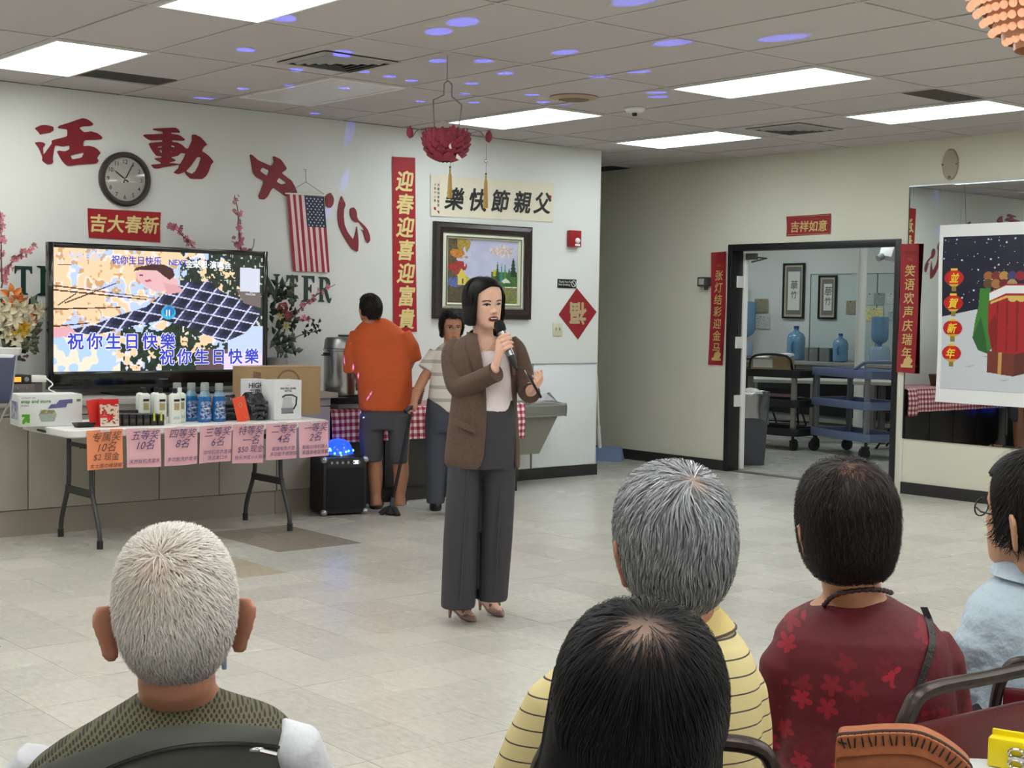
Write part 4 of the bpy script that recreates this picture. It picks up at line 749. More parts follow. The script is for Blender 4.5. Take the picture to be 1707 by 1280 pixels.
# ---------------------------------------------------------------- low cabinets along the back wall, television, prize table
cab_m = mat('cabinet_greige', srgb(168, 162, 152), 0.5, noise=0.04, nscale=5); cab_top = mat('cabinet_top', srgb(160, 155, 147), 0.4); gapm = mat('gap_shadow_line', srgb(52, 50, 48), 0.8)
CFY = 9.06; divs = [2.62, 3.075, 3.527, 3.975, 4.438, 4.895, 5.357, 5.815]
t = thing('cabinet_worktop', 'continuous grey worktop over the low cabinets under the television', 'worktop', (4.2, (CFY + BY) / 2, 0.835)); MB().box(-1.62, 1.64, 9.0 - (CFY + BY) / 2, BY - 0.002 - (CFY + BY) / 2, 0, 0.04).build('slab', cab_top, t, bevel=0.004)
for k, (a, b) in enumerate(zip(divs[:-1], divs[1:])):
    lab = ['greige low cabinet at the far left edge, under the amplifier end', 'greige low cabinet second from the left edge of the picture', 'greige low cabinet behind the left leg of the prize table', 'greige low cabinet behind the orange and first pink price sheet', 'greige low cabinet behind the middle of the prize table', 'greige low cabinet behind the right leg of the prize table', 'greige low cabinet at the right end beside the party speaker'][k]
    t = thing('low_cabinet', lab, 'cabinet', ((a + b) / 2, CFY, 0), group='low cabinets under the television'); w = (b - a) / 2 - (.0 if k < 6 else .003)
    MB().box(-w, w, 0.03, BY - CFY - .004, 0.0, 0.832).build('body', cab_m, t, smooth=0); box_part('toe_kick', mat('kick_greige', srgb(150, 140, 130), .55), t, -w, w, 0.018, 0.03, 0.0, 0.165)
    box_part('top_rail', cab_m, t, -w, w, 0.0, 0.03, 0.775, 0.832, 0.002); box_part('door', cab_m, t, -w + .003, w - .003, 0.0, 0.022, 0.172, 0.768, 0.002)
# television
t = thing('television', 'large flat television with a black bezel on the cabinet worktop', 'television', (4.603, 9.36, 0.876)); tvb = mat('tv_gloss_black', srgb(10, 10, 13), 0.12, coat=0.4)
TW, Z0, Z1 = 0.832, 0.045, 1.03
sx0, sx1, sz0, sz1 = -0.795, 0.795, 0.165, 0.995
m_ = MB()
for r in ((-TW, sx0, Z0, Z1), (sx1, TW, Z0, Z1), (sx0, sx1, Z0, sz0), (sx0, sx1, sz1, Z1)): m_.box(r[0], r[1], -0.022, 0.03, r[2], r[3])
m_.build('bezel', tvb, t, bevel=0.003); box_part('back_shell', mat('tv_back', srgb(24, 24, 26), .5), t, -TW + .03, TW - .03, 0.03, 0.10, Z0 + .05, Z1 - .05, 0.02)
MB().box(-0.06, 0.06, 0.01, 0.06, 0.01, 0.07).box(-0.38, 0.38, -0.14, 0.18, 0.0, 0.014).build('stand', tvb, t, bevel=0.004); box_part('brand_mark', mat('mark_silver', srgb(120, 120, 126), .3, .6), t, -0.035, 0.035, -0.0235, -0.022, 0.10, 0.108)
W_, H_ = 300, 158; X_, Y_ = np.meshgrid((np.arange(W_) + .5) / W_, (np.arange(H_) + .5) / H_)
nA, nB, nC = vnoise(H_, W_, 26, 11), vnoise(H_, W_, 9, 12), vnoise(H_, W_, 3.5, 13)
c = canvas(W_, H_, srgb(236, 206, 166)); c[nA * .6 + nB * .4 > .52] = srgb(186, 206, 250); c[(nA * .5 + nB * .5 > .47) & (nA * .5 + nB * .5 < .53)] = srgb(240, 226, 220); c[nB * .5 + nC * .5 > .66] = srgb(206, 160, 112)
c[(Y_ > .72) & (X_ < .28)] = srgb(176, 206, 250); c[(Y_ > .72) & (X_ < .3) & (nB > .6)] = srgb(232, 226, 206)
dark = (X_ > .58) & (Y_ < .62) & (nB * .5 + nC * .5 + (X_ - .6) * .8 - abs(Y_ - .25) * .3 > .42); c[dark] = np.array(srgb(34, 44, 36)) * (.6 + 1.2 * nC[dark][:, None]); c[dark & (nC > .84)] = srgb(190, 200, 190)
lo = (Y_ > .6) & (X_ > .3) & (X_ < .85) & (nB * .6 + nC * .4 + (Y_ - .8) * .5 - abs(X_ - .55) * .3 > .42); c[lo] = np.array(srgb(30, 44, 34)) * (.6 + 1.3 * nC[lo][:, None])
br = (Y_ > .82) & (X_ > .66) & (X_ < .82); c[br] = srgb(96, 78, 84); c[(Y_ > .62) & (X_ > .82) & (nA > .2)] = srgb(192, 206, 250); c[(Y_ > .86) & (X_ > .8)] = srgb(226, 206, 236)
for (x0, y0, x1, y1) in ((0, .335, .42, .40), (0, .49, .3, .47), (.0, .63, .16, .60), (.05, .44, .28, .27), (.02, .13, .08, .13), (.1, .36, .02, .46)): paint(c, [(x0, y0), (x1, y1), (x1, y1 + .009), (x0, y0 + .012)], srgb(74, 44, 34))
for q in (.085, .105): paint(c, [(0, .30), (.46, .39), (.46, .396), (0, .312)], srgb(96, 60, 44))
shirt = [(.085, .655), (.17, .625), (.28, .545), (.42, .465), (.48, .375), (.60, .255), (.72, .235), (.78, .315), (.90, .405), (.99, .49), (.96, .60), (.90, .69), (.80, .765), (.76, .74), (.66, .66), (.50, .575), (.36, .625), (.18, .705), (.10, .69)]
ins = paint(c, shirt, srgb(64, 70, 112)); u = (X_ * 1.9 + Y_ * .8); v = (X_ * .55 - Y_ * 1.6)
pu, pv = (u * 6.6) % 1, (v * 6.6) % 1
k = ins & (pu > .46); c[k] = c[k] * .42; k = ins & (pv > .5); c[k] = c[k] * .5; k = ins & ((abs(pu - .12) < .055) | (abs(pv - .12) < .06)); c[k] = srgb(206, 208, 232)
for f in ([(.50, .40), (.62, .47), (.60, .50), (.49, .46)], [(.66, .35), (.78, .46), (.74, .48)], [(.56, .55), (.72, .62), (.7, .65)], [(.7, .5), (.86, .62), (.83, .66)]): paint(c, f, srgb(24, 26, 44), .6)
paint(c, [(0, .645), (.06, .635), (.09, .66), (.10, .69), (.05, .715), (.0, .73)], srgb(226, 166, 176)); paint(c, [(.365, .185), (.42, .145), (.50, .165), (.57, .235), (.575, .30), (.53, .33), (.46, .335), (.41, .285), (.375, .235)], srgb(226, 178, 182)); paint(c, [(.50, .26), (.57, .28), (.60, .33), (.52, .36)], srgb(216, 160, 166))
paint(c, [(.36, .17), (.37, .14), (.44, .11), (.50, .105), (.545, .14), (.555, .20), (.53, .235), (.50, .20), (.47, .16), (.40, .155)], srgb(70, 40, 40)); paint(c, [(.41, .24), (.44, .235), (.445, .25), (.42, .26)], srgb(186, 96, 104)); paint(c, [(.385, .20), (.405, .195), (.405, .205), (.388, .21)], srgb(110, 60, 60)); paint(c, [(.86, .30), (.99, .33), (.99, .46), (.9, .42)], srgb(110, 100, 98))
paint(c, [(.88, .105), (.985, .115), (.985, .325), (.88, .315)], srgb(206, 210, 226)); disc(c, .525, .51, .035, .06, srgb(60, 170, 214)); disc(c, .528, .50, .026, .044, srgb(40, 120, 186))
scr = bpy.data.materials.new('lit_screen'); scr.use_nodes = True; nt = scr.node_tree; b = nt.nodes['Principled BSDF']; b.inputs['Base Color'].default_value = (0, 0, 0, 1); b.inputs['Roughness'].default_value = 0.25
a = nt.nodes.new('ShaderNodeAttribute'); a.attribute_name = 'ink'; nt.links.new(a.outputs['Color'], b.inputs['Emission Color']); b.inputs['Emission Strength'].default_value = 1.0; SCREEN = b
link_mesh('screen', print_mesh('screen', c, sx0, sx1, sz0, sz1, scr, y=-0.014), t)
def lum(name, col, s=1.0): return mat(name, (0, 0, 0), 0.5, emit=s, emitcol=col)
blue_l = lum('caption_blue', srgb(58, 62, 190)); pale_l = lum('caption_pale', srgb(196, 206, 255)); white_l = lum('caption_white', srgb(240, 244, 255))
for body, x, z, s, m, bd in (('祝你生日快樂', -0.70, 0.325, .118, blue_l, .004), ('祝你生日快樂', -0.03, 0.215, .118, blue_l, .004)):
    for k, ch in enumerate(body):
        text('caption_character', ch, s, white_l, t, x + .06 + k * .135, z, -0.0146, bold=bd * 1.8); text('caption_character', ch, s, m, t, x + .06 + k * .135, z, -0.0150, bold=bd * .7)
text('caption_title', '祝你生日快乐', .062, blue_l, t, -0.20, 0.905, -0.0150, bold=.0012); text('caption_title', 'NEXT:', .055, blue_l, t, 0.115, 0.905, -0.0150, bold=.001); text('caption_title', '金來恩·演唱会', .058, white_l, t, 0.35, 0.895, -0.0150, bold=.0014); text('caption_title', '今天 生日', .052, pale_l, t, -0.58, 0.925, -0.0150, bold=.001)
text('caption_title', 'WeChat', .024, white_l, t, 0.69, 0.705, -0.0150)
MB().prism([(.022, .545), (.030, .545), (.030, .59), (.022, .59)], -.0152, -.0150).prism([(.042, .545), (.050, .545), (.050, .59), (.042, .59)], -.0152, -.0150).build('pause_mark', white_l, t, smooth=0)
# amplifier, box, adapter left of the television
t = thing('amplifier_case', 'grey equipment case under the black receiver at the left end of the worktop', 'equipment', (3.36, 9.30, 0.877)); box_part('body', mat('case_grey', srgb(98, 92, 90), .5), t, -.26, .245, -.15, .01, 0.012, .098, .006); box_part('base_strip', black_paint, t, -.26, .245, -.152, .01, 0, .012)
for k in range(5): MB().cyl((-.05 + k * .06, -.15, .07), (-.05 + k * .06, -.158, .07), .008, n=8).build('knob', mat('knob_silver', srgb(150, 150, 150), .3, .7), t)
t = thing('receiver', 'black receiver with a glowing orange display on the grey equipment case', 'receiver', (3.37, 9.27, 0.9765)); box_part('body', mat('receiver_black', srgb(20, 20, 22), .4), t, -.2, .215, -.12, .03, 0, .055, .003); box_part('display', lum('display_orange', srgb(255, 150, 50), 1.6), t, .085, .145, -.1225, -.12, .012, .043); MB().cyl((.18, -.12, .028), (.18, -.128, .028), .016, n=12).build('knob', mat('knob_silver'), t)
t = thing('power_adapter', 'white adapter block with a white cable between the receiver and the television', 'adapter', (3.665, 9.30, 0.877)); box_part('shelf_block', mat('case_grey'), t, -.05, .04, -.03, .1, 0, .10, .003); box_part('body', white_m, t, -.05, .06, -.05, .05, .1005, .145, .006); MB().tube(catmull([(.055, -.04, .13), (.08, -.1, .09), (.03, -.16, .06), (.10, -.2, .02), (.02, -.24, .012), (-.06, -.2, .012)], 5), .0045, 6).build('cable', white_m, t)
# prize table
tab_w = mat('table_white_plastic', srgb(226, 226, 222), 0.4, bump=0.05, bscale=200); leg_g = mat('table_leg_grey', srgb(62, 64, 66), 0.4, .3)
TX0, TX1, TY0, TY1, TZ = 3.45, 5.28, 8.24, 9.0, 0.742
t = thing('folding_table', 'white folding table on dark grey legs holding the prizes', 'table', ((TX0 + TX1) / 2, (TY0 + TY1) / 2, 0)); lx, ly = (TX1 - TX0) / 2, (TY1 - TY0) / 2
def rrect(hx, hy, r, z, n=5): return [(sx * (hx - r) + r * math.cos(a0 + k * PI / 2 / n), sy * (hy - r) + r * math.sin(a0 + k * PI / 2 / n), z) for sx, sy, a0 in ((1, 1, 0), (-1, 1, PI / 2), (-1, -1, PI), (1, -1, 1.5 * PI)) for k in range(n + 1)]
MB().rings([rrect(lx - .008, ly - .008, .05, TZ - .048), rrect(lx, ly, .055, TZ - .04), rrect(lx, ly, .055, TZ - .006), rrect(lx - .006, ly - .006, .05, TZ)]).build('tabletop', tab_w, t); MB().cyl((-lx + .005, .1, TZ - .03), (-lx - .008, -.05, TZ - .03), .008, n=6).build('handle_slot', mat('slot_dark', srgb(50, 50, 52), .6), t)
for sx in (-1, 1):
    x = sx * (lx - .235) - (.02 if sx > 0 else 0)
    for sy in (-1, 1): MB().tube(catmull([(x, sy * .17, TZ - .05), (x, sy * .17, .42), (x, sy * .19, .32), (x, sy * .285, .12), (x, sy * .30, 0)], 4), .0155, 8).build('leg', leg_g, t); MB().cyl((x, sy * .30, 0), (x, sy * .30, .05), .019, n=10).build('foot_cap', mat('cap_dark', srgb(30, 30, 32), .6), t)
    box_part('leg_brace', leg_g, t, x - .012, x + .012, -.2, .2, .30, .345); box_part('leg_brace', leg_g, t, x - .01, x + .01, -.17, .17, .60, .625); MB().tube([(x, 0, .60), (x - sx * .35, 0, TZ - .05)], .01, 6).build('strut', leg_g, t)
# price sheets taped to its front edge
org = mat('sheet_orange', srgb(236, 146, 104), .65); pnk = mat('sheet_pink', srgb(230, 178, 188), .65); ink_v = mat('marker_violet', srgb(84, 66, 112), .6); ink_b = mat('marker_brown', srgb(104, 62, 52), .6)
TXT = [(3.675, org, '专属奖', '10名', ['$2 现金', '女士围巾棒球帽'], 'orange hand-lettered prize sheet at the left end of the table'), (3.925, pnk, '五等奖', '10名', ['', '天然有机洗发水'], 'pink prize sheet second from the left, beside the orange one'), (4.177, pnk, '四等奖', '8名', ['', '多功能洗护发液'], 'third prize sheet from the left, under the white bottles'), (4.423, pnk, '三等奖', '6名', ['', '咖啡机雨衣套装', '清洁漱口水'], 'fourth prize sheet from the left, under the blue bottles'),
       (4.660, pnk, '特等奖', '一名', ['$50 现金', '快乐海底小火锅券'], 'longer pink prize sheet, fifth from the left, under the black bags'), (4.905, pnk, '二等奖', '4名', ['', '玻璃电热水壶', '多功能不锈钢锅'], 'pink prize sheet under the kettle box'), (5.150, pnk, '一等奖', '2名', ['', '智能扫地机器人', '家庭装电饭煲套'], 'pink prize sheet at the right end of the table')]
for k, (x, m, a, b_, ls, lab) in enumerate(TXT):
    h = .255 if k == 4 else .238; t = thing('prize_sheet', lab, 'paper sheet', (x, TY0 - .006, .737), group='prize sheets on the table edge'); ik = ink_b if k == 0 else ink_v
    n = 6; fr = [(-.113 + .226 * j / n + .004 * (i / n) * math.sin(k), -.001 - .010 * math.sin(i / n * 1.6 + k) * (i / n) - .003 * math.sin(j * 1.3 + k), -h * i / n + .004 * math.sin(k * 2 + j * .4)) for i in range(n + 1) for j in range(n + 1)]
    f = [(i * (n + 1) + j, (i + 1) * (n + 1) + j, (i + 1) * (n + 1) + j + 1, i * (n + 1) + j + 1) for i in range(n) for j in range(n)]; N = len(fr)
    MB().add(fr, f).add([(x_, y_ + .0012, z_) for x_, y_, z_ in fr], [q[::-1] for q in f]).build('sheet', m, t, fix=False)
    tilt = -0.05 + .03 * (k % 3)
    o = text('heading', a, .062, ik, t, .0, -.062, -.020, bold=.0001, shear=.3, rz=tilt); o = text('quantity', b_, .066, ik, t, .0, -.125, -.020, bold=.0001, shear=.35, rz=tilt)
    for q, l in enumerate(x_ for x_ in ls if x_): text('small_line', l, .029 if not l.startswith('$') else .05, ik, t, .0, (-.178 if (len([x_ for x_ in ls if x_]) > 1) else -.21) - q * (.036 if not ls[0] else .046), -.020, bold=.0001, shear=.2)
    box_part('tape', mat('tape_clear', srgb(226, 206, 206), .2), t, -.03, .03, -.009, -.006, -.012, .004)
# ---- prizes on the table
tz = TZ + .001
t = thing('storage_box', 'white food-storage carton with a green arrow at the left end of the table', 'box', (3.50, 8.70, tz), math.radians(-8)); cw = mat('carton_white', srgb(214, 216, 214), .5); grn = mat('carton_green', srgb(86, 150, 44), .5); vio = mat('carton_violet', srgb(92, 92, 140), .5)
box_part('body', cw, t, -.19, .19, -.12, .12, 0, .195, .003)
text('lettering', 'snap and store', .030, mat('carton_green_dark', srgb(92, 136, 70), .5), t, -.18, .145, -.1235, bold=.0006, align='LEFT'); text('lettering', 'container set', .016, mat('carton_grey', srgb(130, 134, 130), .5), t, -.18, .172, -.1235, align='LEFT'); text('lettering', '20-piece', .014, mat('carton_grey'), t, -.18, .125, -.1235, align='LEFT')
MB().prism([(-.18, .012), (-.12, .012), (-.12, .082), (-.18, .082)], -.1215, -.1205).build('arrow_panel', mat('carton_pale_green', srgb(206, 224, 186), .5), t, smooth=0); MB().prism([(-.172, .018), (-.160, .018), (-.146, .036), (-.146, .024), (-.128, .024), (-.128, .076), (-.175, .076), (-.175, .060), (-.156, .060), (-.172, .038)], -.1235, -.1215).build('arrow', grn, t, smooth=0)
MB().prism([(-.06, .03), (.02, .03), (.035, .075), (-.075, .075)], -.1225, -.1205).build('bowl_picture', mat('picture_glass', srgb(150, 160, 150), .4), t, smooth=0); MB().prism([(-.07, .076), (.03, .076), (.02, .10), (-.06, .102)], -.1225, -.1205).build('salad_picture', mat('picture_salad', srgb(120, 124, 90), .6, col2=srgb(180, 170, 140), nscale=60), t, smooth=0); MB().prism([(-.02, .108), (.09, .115), (.10, .14), (.0, .135)], -.1225, -.1205).prism([(.03, .135), (.13, .14), (.13, .165), (.05, .16)], -.1225, -.1205).build('lid_picture', vio, t, smooth=0)
MB().prism([(.155, .15), (.18, .15), (.18, .165), (.155, .165)], -.1225, -.1205).build('badge', mat('carton_green_dark'), t, smooth=0); MB().add([(-.1905, -.09, .04), (-.1905, .08, .04), (-.1905, .08, .15), (-.1905, -.09, .15)], [(0, 1, 2, 3)]).build('side_picture', mat('side_print', srgb(180, 184, 186), .5, col2=srgb(96, 98, 146), nscale=18), t, smooth=0)
t = thing('small_black_tray', 'small black plastic tray in front of the storage carton', 'tray', (3.63, 8.43, tz), 0.1); MB().rings([R_(.05, .025, 0), R_(.065, .035, .028), R_(.06, .03, .028), R_(.045, .02, .006)]).build('body', mat('plastic_black', srgb(24, 22, 24), .4), t, smooth=0)
env = mat('envelope_red', srgb(206, 40, 30), .5); env_o = mat('envelope_vermilion', srgb(232, 74, 40), .5)
t = thing('red_packet', 'plain red packet leaning behind the picture-printed one', 'packet', (3.72, 8.42, tz), 0.1); MB().box(-.055, .055, -.004, .004, 0, .17).build('body', env, t, (0, 0, 0), (-.12, -.12, 0), bevel=.002)
t = thing('picture_packet', 'red packet printed with pale cartoon-like patches at the left of the table', 'packet', (3.765, 8.37, tz), -0.05); c = canvas(22, 34, srgb(196, 24, 34)); nn = vnoise(34, 22, 5, 21); n2_ = vnoise(34, 22, 2, 22); yy = np.linspace(0, 1, 34)[:, None] + 0 * nn; c[(nn > .5) & (yy > .18) & (yy < .95)] = srgb(214, 190, 170); c[(n2_ > .72) & (yy > .2)] = srgb(120, 60, 50); c[(nn < .3) & (yy > .3)] = srgb(206, 84, 84); c[31:] = srgb(220, 210, 190)
MB().box(-.062, .062, -.012, .012, 0, .172).build('body', mat('packet_red', srgb(190, 30, 40), .3), t, rot=(-.08, 0, 0), bevel=.004); o = link_mesh('print', print_mesh('print', c, -.06, .06, .004, .168, mat('glossy_print', rough=.2, attr='ink'), y=-.0128), t, rot=(-.08, 0, 0))
blk = mat('carton_black', srgb(22, 18, 18), .3)
for k in range(7):
    t = thing('small_black_box', ['small black box at the left end of the black row', 'second small black box of the row', 'third small black box of the row', 'fourth, middle small black box of the row', 'fifth small black box of the row', 'small black box with a lime tag, sixth of the row', 'small black box with a lime tag at the right end of the row'][k], 'box', (3.845 + k * .0415, 8.45 - .012 * k, tz), -0.06, 'row of small black boxes')
    box_part('body', blk, t, -.0205, .0205, -.05, .09, 0, .075 - .001 * k, .003); box_part('label', mat('label_dim', srgb(70, 56, 40), .5), t, -.014, .014, -.0506, -.05, .02, .045)
    if k >= 5: box_part('lime_tag', mat('tag_lime', srgb(190, 200, 60), .5), t, -.006, .006, -.052, -.0505, .03, .085)
t = thing('table_runner', 'flat row tray of black boxes behind the front row', 'box', (3.96, 8.615, tz), -0.06); box_part('body', blk, t, -.11, .11, -.045, .05, 0, .078, .003); box_part('lid', mat('lid_black', srgb(34, 30, 30), .2), t, -.11, .11, -.045, .05, .0785, .084, .002)
# white lotion bottles
lot = mat('lotion_white', srgb(224, 228, 220), .3); capb = mat('cap_black', srgb(20, 20, 22), .3)
def lotion(x, y, lab):
    t = thing('lotion_bottle', lab, 'bottle', (x, y, tz), 0.0, 'white lotion bottles')
    MB().rings([[(hx * math.copysign(abs(math.cos(a)) ** .55, math.cos(a)), hy * math.copysign(abs(math.sin(a)) ** .55, math.sin(a)), z) for a in [i * PI / 12 for i in range(24)]] for hx, hy, z in ((.034, .024, 0), (.037, .027, .006), (.037, .027, .165), (.034, .025, .183), (.02, .018, .192))]).build('body', lot, t)
    MB().lathe([(.013, .192), (.0135, .222), (.011, .224)], n=14).build('cap', capb if x < 4.3 else lot, t); box_part('label', mat('label_gold', srgb(170, 156, 110), .4), t, -.018, .018, -.0278, -.0270, .085, .13); box_part('label_head', black_ink, t, -.02, .02, -.0278, -.0270, .14, .155); box_part('label_foot', mat('label_pale', srgb(190, 194, 186), .4), t, -.022, .022, -.0276, -.0270, .025, .045)
for x, y, l in ((4.085, 8.555, 'white lotion bottle at the left end of the group'), (4.05 + .05, 8.62, 'white lotion bottle at the back left with its black cap showing'), (4.165, 8.49, 'white lotion bottle second from the left, in front'), (4.245, 8.45, 'white lotion bottle third from the left with a clear gold label'), (4.19, 8.60, 'white lotion bottle at the back middle'), (4.315, 8.52, 'white lotion bottle at the right end next to the blue bottles')): lotion(x, y, l)
# blue mouthwash bottles
mw_b = mat('mouthwash_blue', srgb(24, 110, 180), .08, trans=.25, coat=.5); mw_c = mat('bottle_clear_top', srgb(150, 196, 216), .06, trans=.5); capg = mat('cap_grey', srgb(150, 156, 156), .35)
def mouthwash(x, y, lab):
    t = thing('mouthwash_bottle', lab, 'bottle', (x, y, tz), 0.0, 'blue mouthwash bottles'); el = lambda hx, hy, z: [(hx * math.cos(a), hy * math.sin(a), z) for a in [i * PI / 12 for i in range(24)]]
    MB().rings([el(.042, .028, 0), el(.05, .032, .008), el(.05, .032, .05), el(.043, .03, .10), el(.046, .031, .14), el(.04, .028, .165)]).build('body', mw_b, t); MB().rings([el(.04, .028, .1655), el(.03, .024, .19), el(.021, .021, .205)]).build('neck', mw_c, t); MB().lathe([(.027, .205), (.028, .208), (.026, .248), (.022, .25)], n=18).build('cap', capg, t)
    MB().rings([[(hx * math.cos(a), -hy * math.sin(a), z) for a in [PI * .2 + i * PI * .6 / 8 for i in range(9)]] for hx, hy, z in ((.0508, .0328, .02), (.0500, .0324, .05), (.0438, .0308, .10), (.0468, .0318, .135))], False, False, False).build('label', mat('label_navy', srgb(30, 60, 130), .3, col2=srgb(170, 190, 216), nscale=70), t, fix=False); box_part('label_band', white_m, t, -.02, .02, -.0335, -.0325, .085, .092)
for x, y, l in ((4.345, 8.62, 'blue mouthwash bottle at the back left of the five'), (4.425, 8.575, 'blue mouthwash bottle second from the left'), (4.46, 8.46, 'blue mouthwash bottle front middle, nearest the table edge'), (4.525, 8.58, 'blue mouthwash bottle at the back right'), (4.565, 8.46, 'blue mouthwash bottle at the front right beside the envelope')): mouthwash(x, y, l)
t = thing('red_envelope', 'vermilion red envelope leaning on the black bags', 'envelope', (4.70, 8.37, tz), 0.0); MB().box(-.046, .046, -.002, .002, 0, .165).build('body', env_o, t, rot=(-.12, -.2, 0), bevel=.001); o = MB().rings([[(.014 * math.cos(a), -.0045, .11 + .016 * math.sin(a)) for a in [k * PI / 8 for k in range(16)]], [(.009 * math.cos(a), -.0045, .11 + .011 * math.sin(a)) for a in [k * PI / 8 for k in range(16)]]], False, False).build('seal', mat('seal_gold', srgb(206, 150, 80), .4, .3), t, rot=(-.12, -.2, 0)); o = text('lettering', '大吉', .018, mat('seal_gold'), t, .012, .02, -.006)
# black plastic bags: heap of crumpled folds
plast = mat('plastic_bag_black', srgb(32, 34, 38), .18, spec=.7, bump=.9, bscale=16)
def bag(x, y, sx, sy, sz, seed, lab):
    t = thing('black_bag', lab, 'bag', (x, y, tz), 0.0, 'black plastic bags on the table'); rs = np.random.RandomState(seed); m_ = MB(); n, m = 26, 10; ph = rs.rand(6) * 6
    m_.rings([[(sx * (1 - .12 * (i / m) ** 2) * math.copysign(abs(math.cos(a)) ** .6, math.cos(a)) * (1 + .07 * math.sin(5 * a + ph[0] + i)), sy * math.copysign(abs(math.sin(a)) ** .6, math.sin(a)) * (1 + .12 * math.sin(7 * a + ph[1] - i * .8)) * (1 - .5 * (i / m) ** 3), sz * i / m * (1 + .10 * math.sin(3 * a + ph[2]))) for a in [k * 2 * PI / n for k in range(n)]] for i in range(m + 1)]); o = m_.build('body', plast, t, smooth=1.2)
    for k in range(3): MB().tube(catmull([(-sx * .8, -sy * (1.02 + .03 * k), sz * (.22 + .24 * k)), (-sx * .2, -sy * 1.16, sz * (.30 + .2 * k)), (sx * .4, -sy * 1.08, sz * (.2 + .26 * k)), (sx * .85, -sy * .98, sz * (.3 + .2 * k))], 5), .012, 6).build('fold', plast, t)
bag(4.69, 8.60, .085, .085, .150, 1, 'black plastic bag behind the red envelope'); bag(4.845, 8.53, .068, .11, .165, 2, 'crumpled black plastic bag beside the kettle box')
# kettle box and carton
t = thing('kettle_box', 'white kettle carton with a kettle picture and bold side lettering', 'box', (5.035, 8.46, tz), 0.0); box_part('body', mat('kettle_carton', srgb(222, 222, 224), .45), t, -.105, .105, -.085, .085, 0, .265, .003)
ln = mat('kettle_ink', srgb(44, 44, 50), .5); gr = mat('kettle_grey', srgb(126, 128, 134), .4); text('lettering', 'ELECTRIC GLASS\nKETTLE', .016, ln, t, 0, .205, -.0865, bold=.0006); text('lettering', 'HOME', .009, gr, t, 0, .228, -.0865); text('lettering', '1.7 L', .009, gr, t, 0, .012, -.0865)
MB().prism([(-.05, .045), (.04, .045), (.042, .08), (-.052, .08)], -.0872, -.0856).build('kettle_base_picture', gr, t, smooth=0); MB().prism([(-.047, .081), (.037, .081), (.026, .15), (-.034, .15)], -.0872, -.0856).build('kettle_glass_picture', mat('kettle_pale', srgb(186, 190, 194), .3), t, smooth=0)
MB().tube([(-.045, -.087, .152), (-.02, -.087, .166), (.03, -.087, .166), (.066, -.087, .15), (.062, -.087, .10), (.042, -.087, .07)], .0055, 6).tube([(-.05, -.087, .045), (.042, -.087, .045)], .003, 5).build('kettle_handle_picture', ln, t)
t = thing('striped_box', 'white box with bold black lettering HIGH half behind the kettle carton', 'box', (4.985, 8.67, tz)); box_part('body', mat('kettle_carton'), t, -.10, .02, -.06, .08, 0, .262, .003); text('lettering', 'HIGH', .048, ln, t, -.06, .205, -.0625, bold=.001)
for q, l in ((.16, '三国志'), (.115, 'LIGHT'), (.07, '王中王')): text('lettering', l, .042, ln, t, -.05, q, -.0625, bold=.001)
t = thing('cardboard_carton', 'brown cardboard carton behind the kettle box at the right end of the table', 'box', (5.245, 8.86, tz), 0.02); kraft = mat('kraft_brown', srgb(164, 134, 96), .7, noise=.08, nscale=8); box_part('body', kraft, t, -.29, .29, -.10, .13, 0, .335, .002)
box_part('flap', mat('kraft_light', srgb(186, 156, 118), .7), t, -.288, .288, -.102, .132, .336, .340); MB().rings([[(.02 + r * math.cos(a), -.1015, .22 + r * math.sin(a)) for a in [k * PI / 14 for k in range(28)]] for r in (.085, .10)], False, False).build('ring_print', mat('kraft_print', srgb(120, 98, 72), .7), t, smooth=0); MB().prism([(-.27, .2), (-.2, .22), (-.2, .3), (-.26, .31)], -.1015, -.1005).build('shipping_print', mat('kraft_print'), t, smooth=0)
# party speaker with a blue light dome
t = thing('party_speaker', 'black party speaker box with a glowing blue light dome on the floor', 'speaker', (5.745, 8.79, 0), math.radians(-12)); sb = mat('speaker_black', srgb(14, 15, 20), .5)
box_part('cabinet', sb, t, -.168, .168, -.06, .225, 0.012, .42, .012); box_part('grille', mat('speaker_cloth', srgb(9, 10, 15), .8, bump=.3, bscale=300), t, -.145, .145, -.066, -.06, .05, .345, .01); MB().prism([(-.14, .36), (.14, .36), (.14, .41), (-.14, .41)], -.064, -.06).build('control_panel', mat('panel_dark', srgb(34, 36, 44), .3), t, smooth=0)
for x in (-.16, .16):
    for z in (.025, .405): MB().ball((x, -.055, z), .026, 10, 6).build('corner_guard', mat('chrome_guard', srgb(180, 180, 184), .25, .8), t)
for k in range(6): MB().cyl((-.11 + k * .042, -.064, .385), (-.11 + k * .042, -.078, .385), .010, n=10).build('knob', mat('knob_silver'), t)
box_part('lit_display', lum('display_blue_white', (.5, .7, 1.0), 3.0), t, .06, .10, -.066, -.064, .372, .398)
dome = bpy.data.materials.new('dome_blue'); dome.use_nodes = True; b = dome.node_tree.nodes['Principled BSDF']; b.inputs['Base Color'].default_value = (.01, .03, .3, 1); b.inputs['Roughness'].default_value = .1; b.inputs['Emission Color'].default_value = (.01, .05, 1.0, 1); b.inputs['Emission Strength'].default_value = 2.2
MB().lathe([(.112, .42), (.112, .435), (.106, .47), (.086, .51), (.054, .535), (.02, .545)], (0, .09, 0), 28).build('light_dome', dome, t)
MB().lathe([(.114, .418), (.116, .432), (.113, .436)], (0, .09, 0), 28).build('dome_ring', mat('chrome_guard'), t)
rs = np.random.RandomState(2)
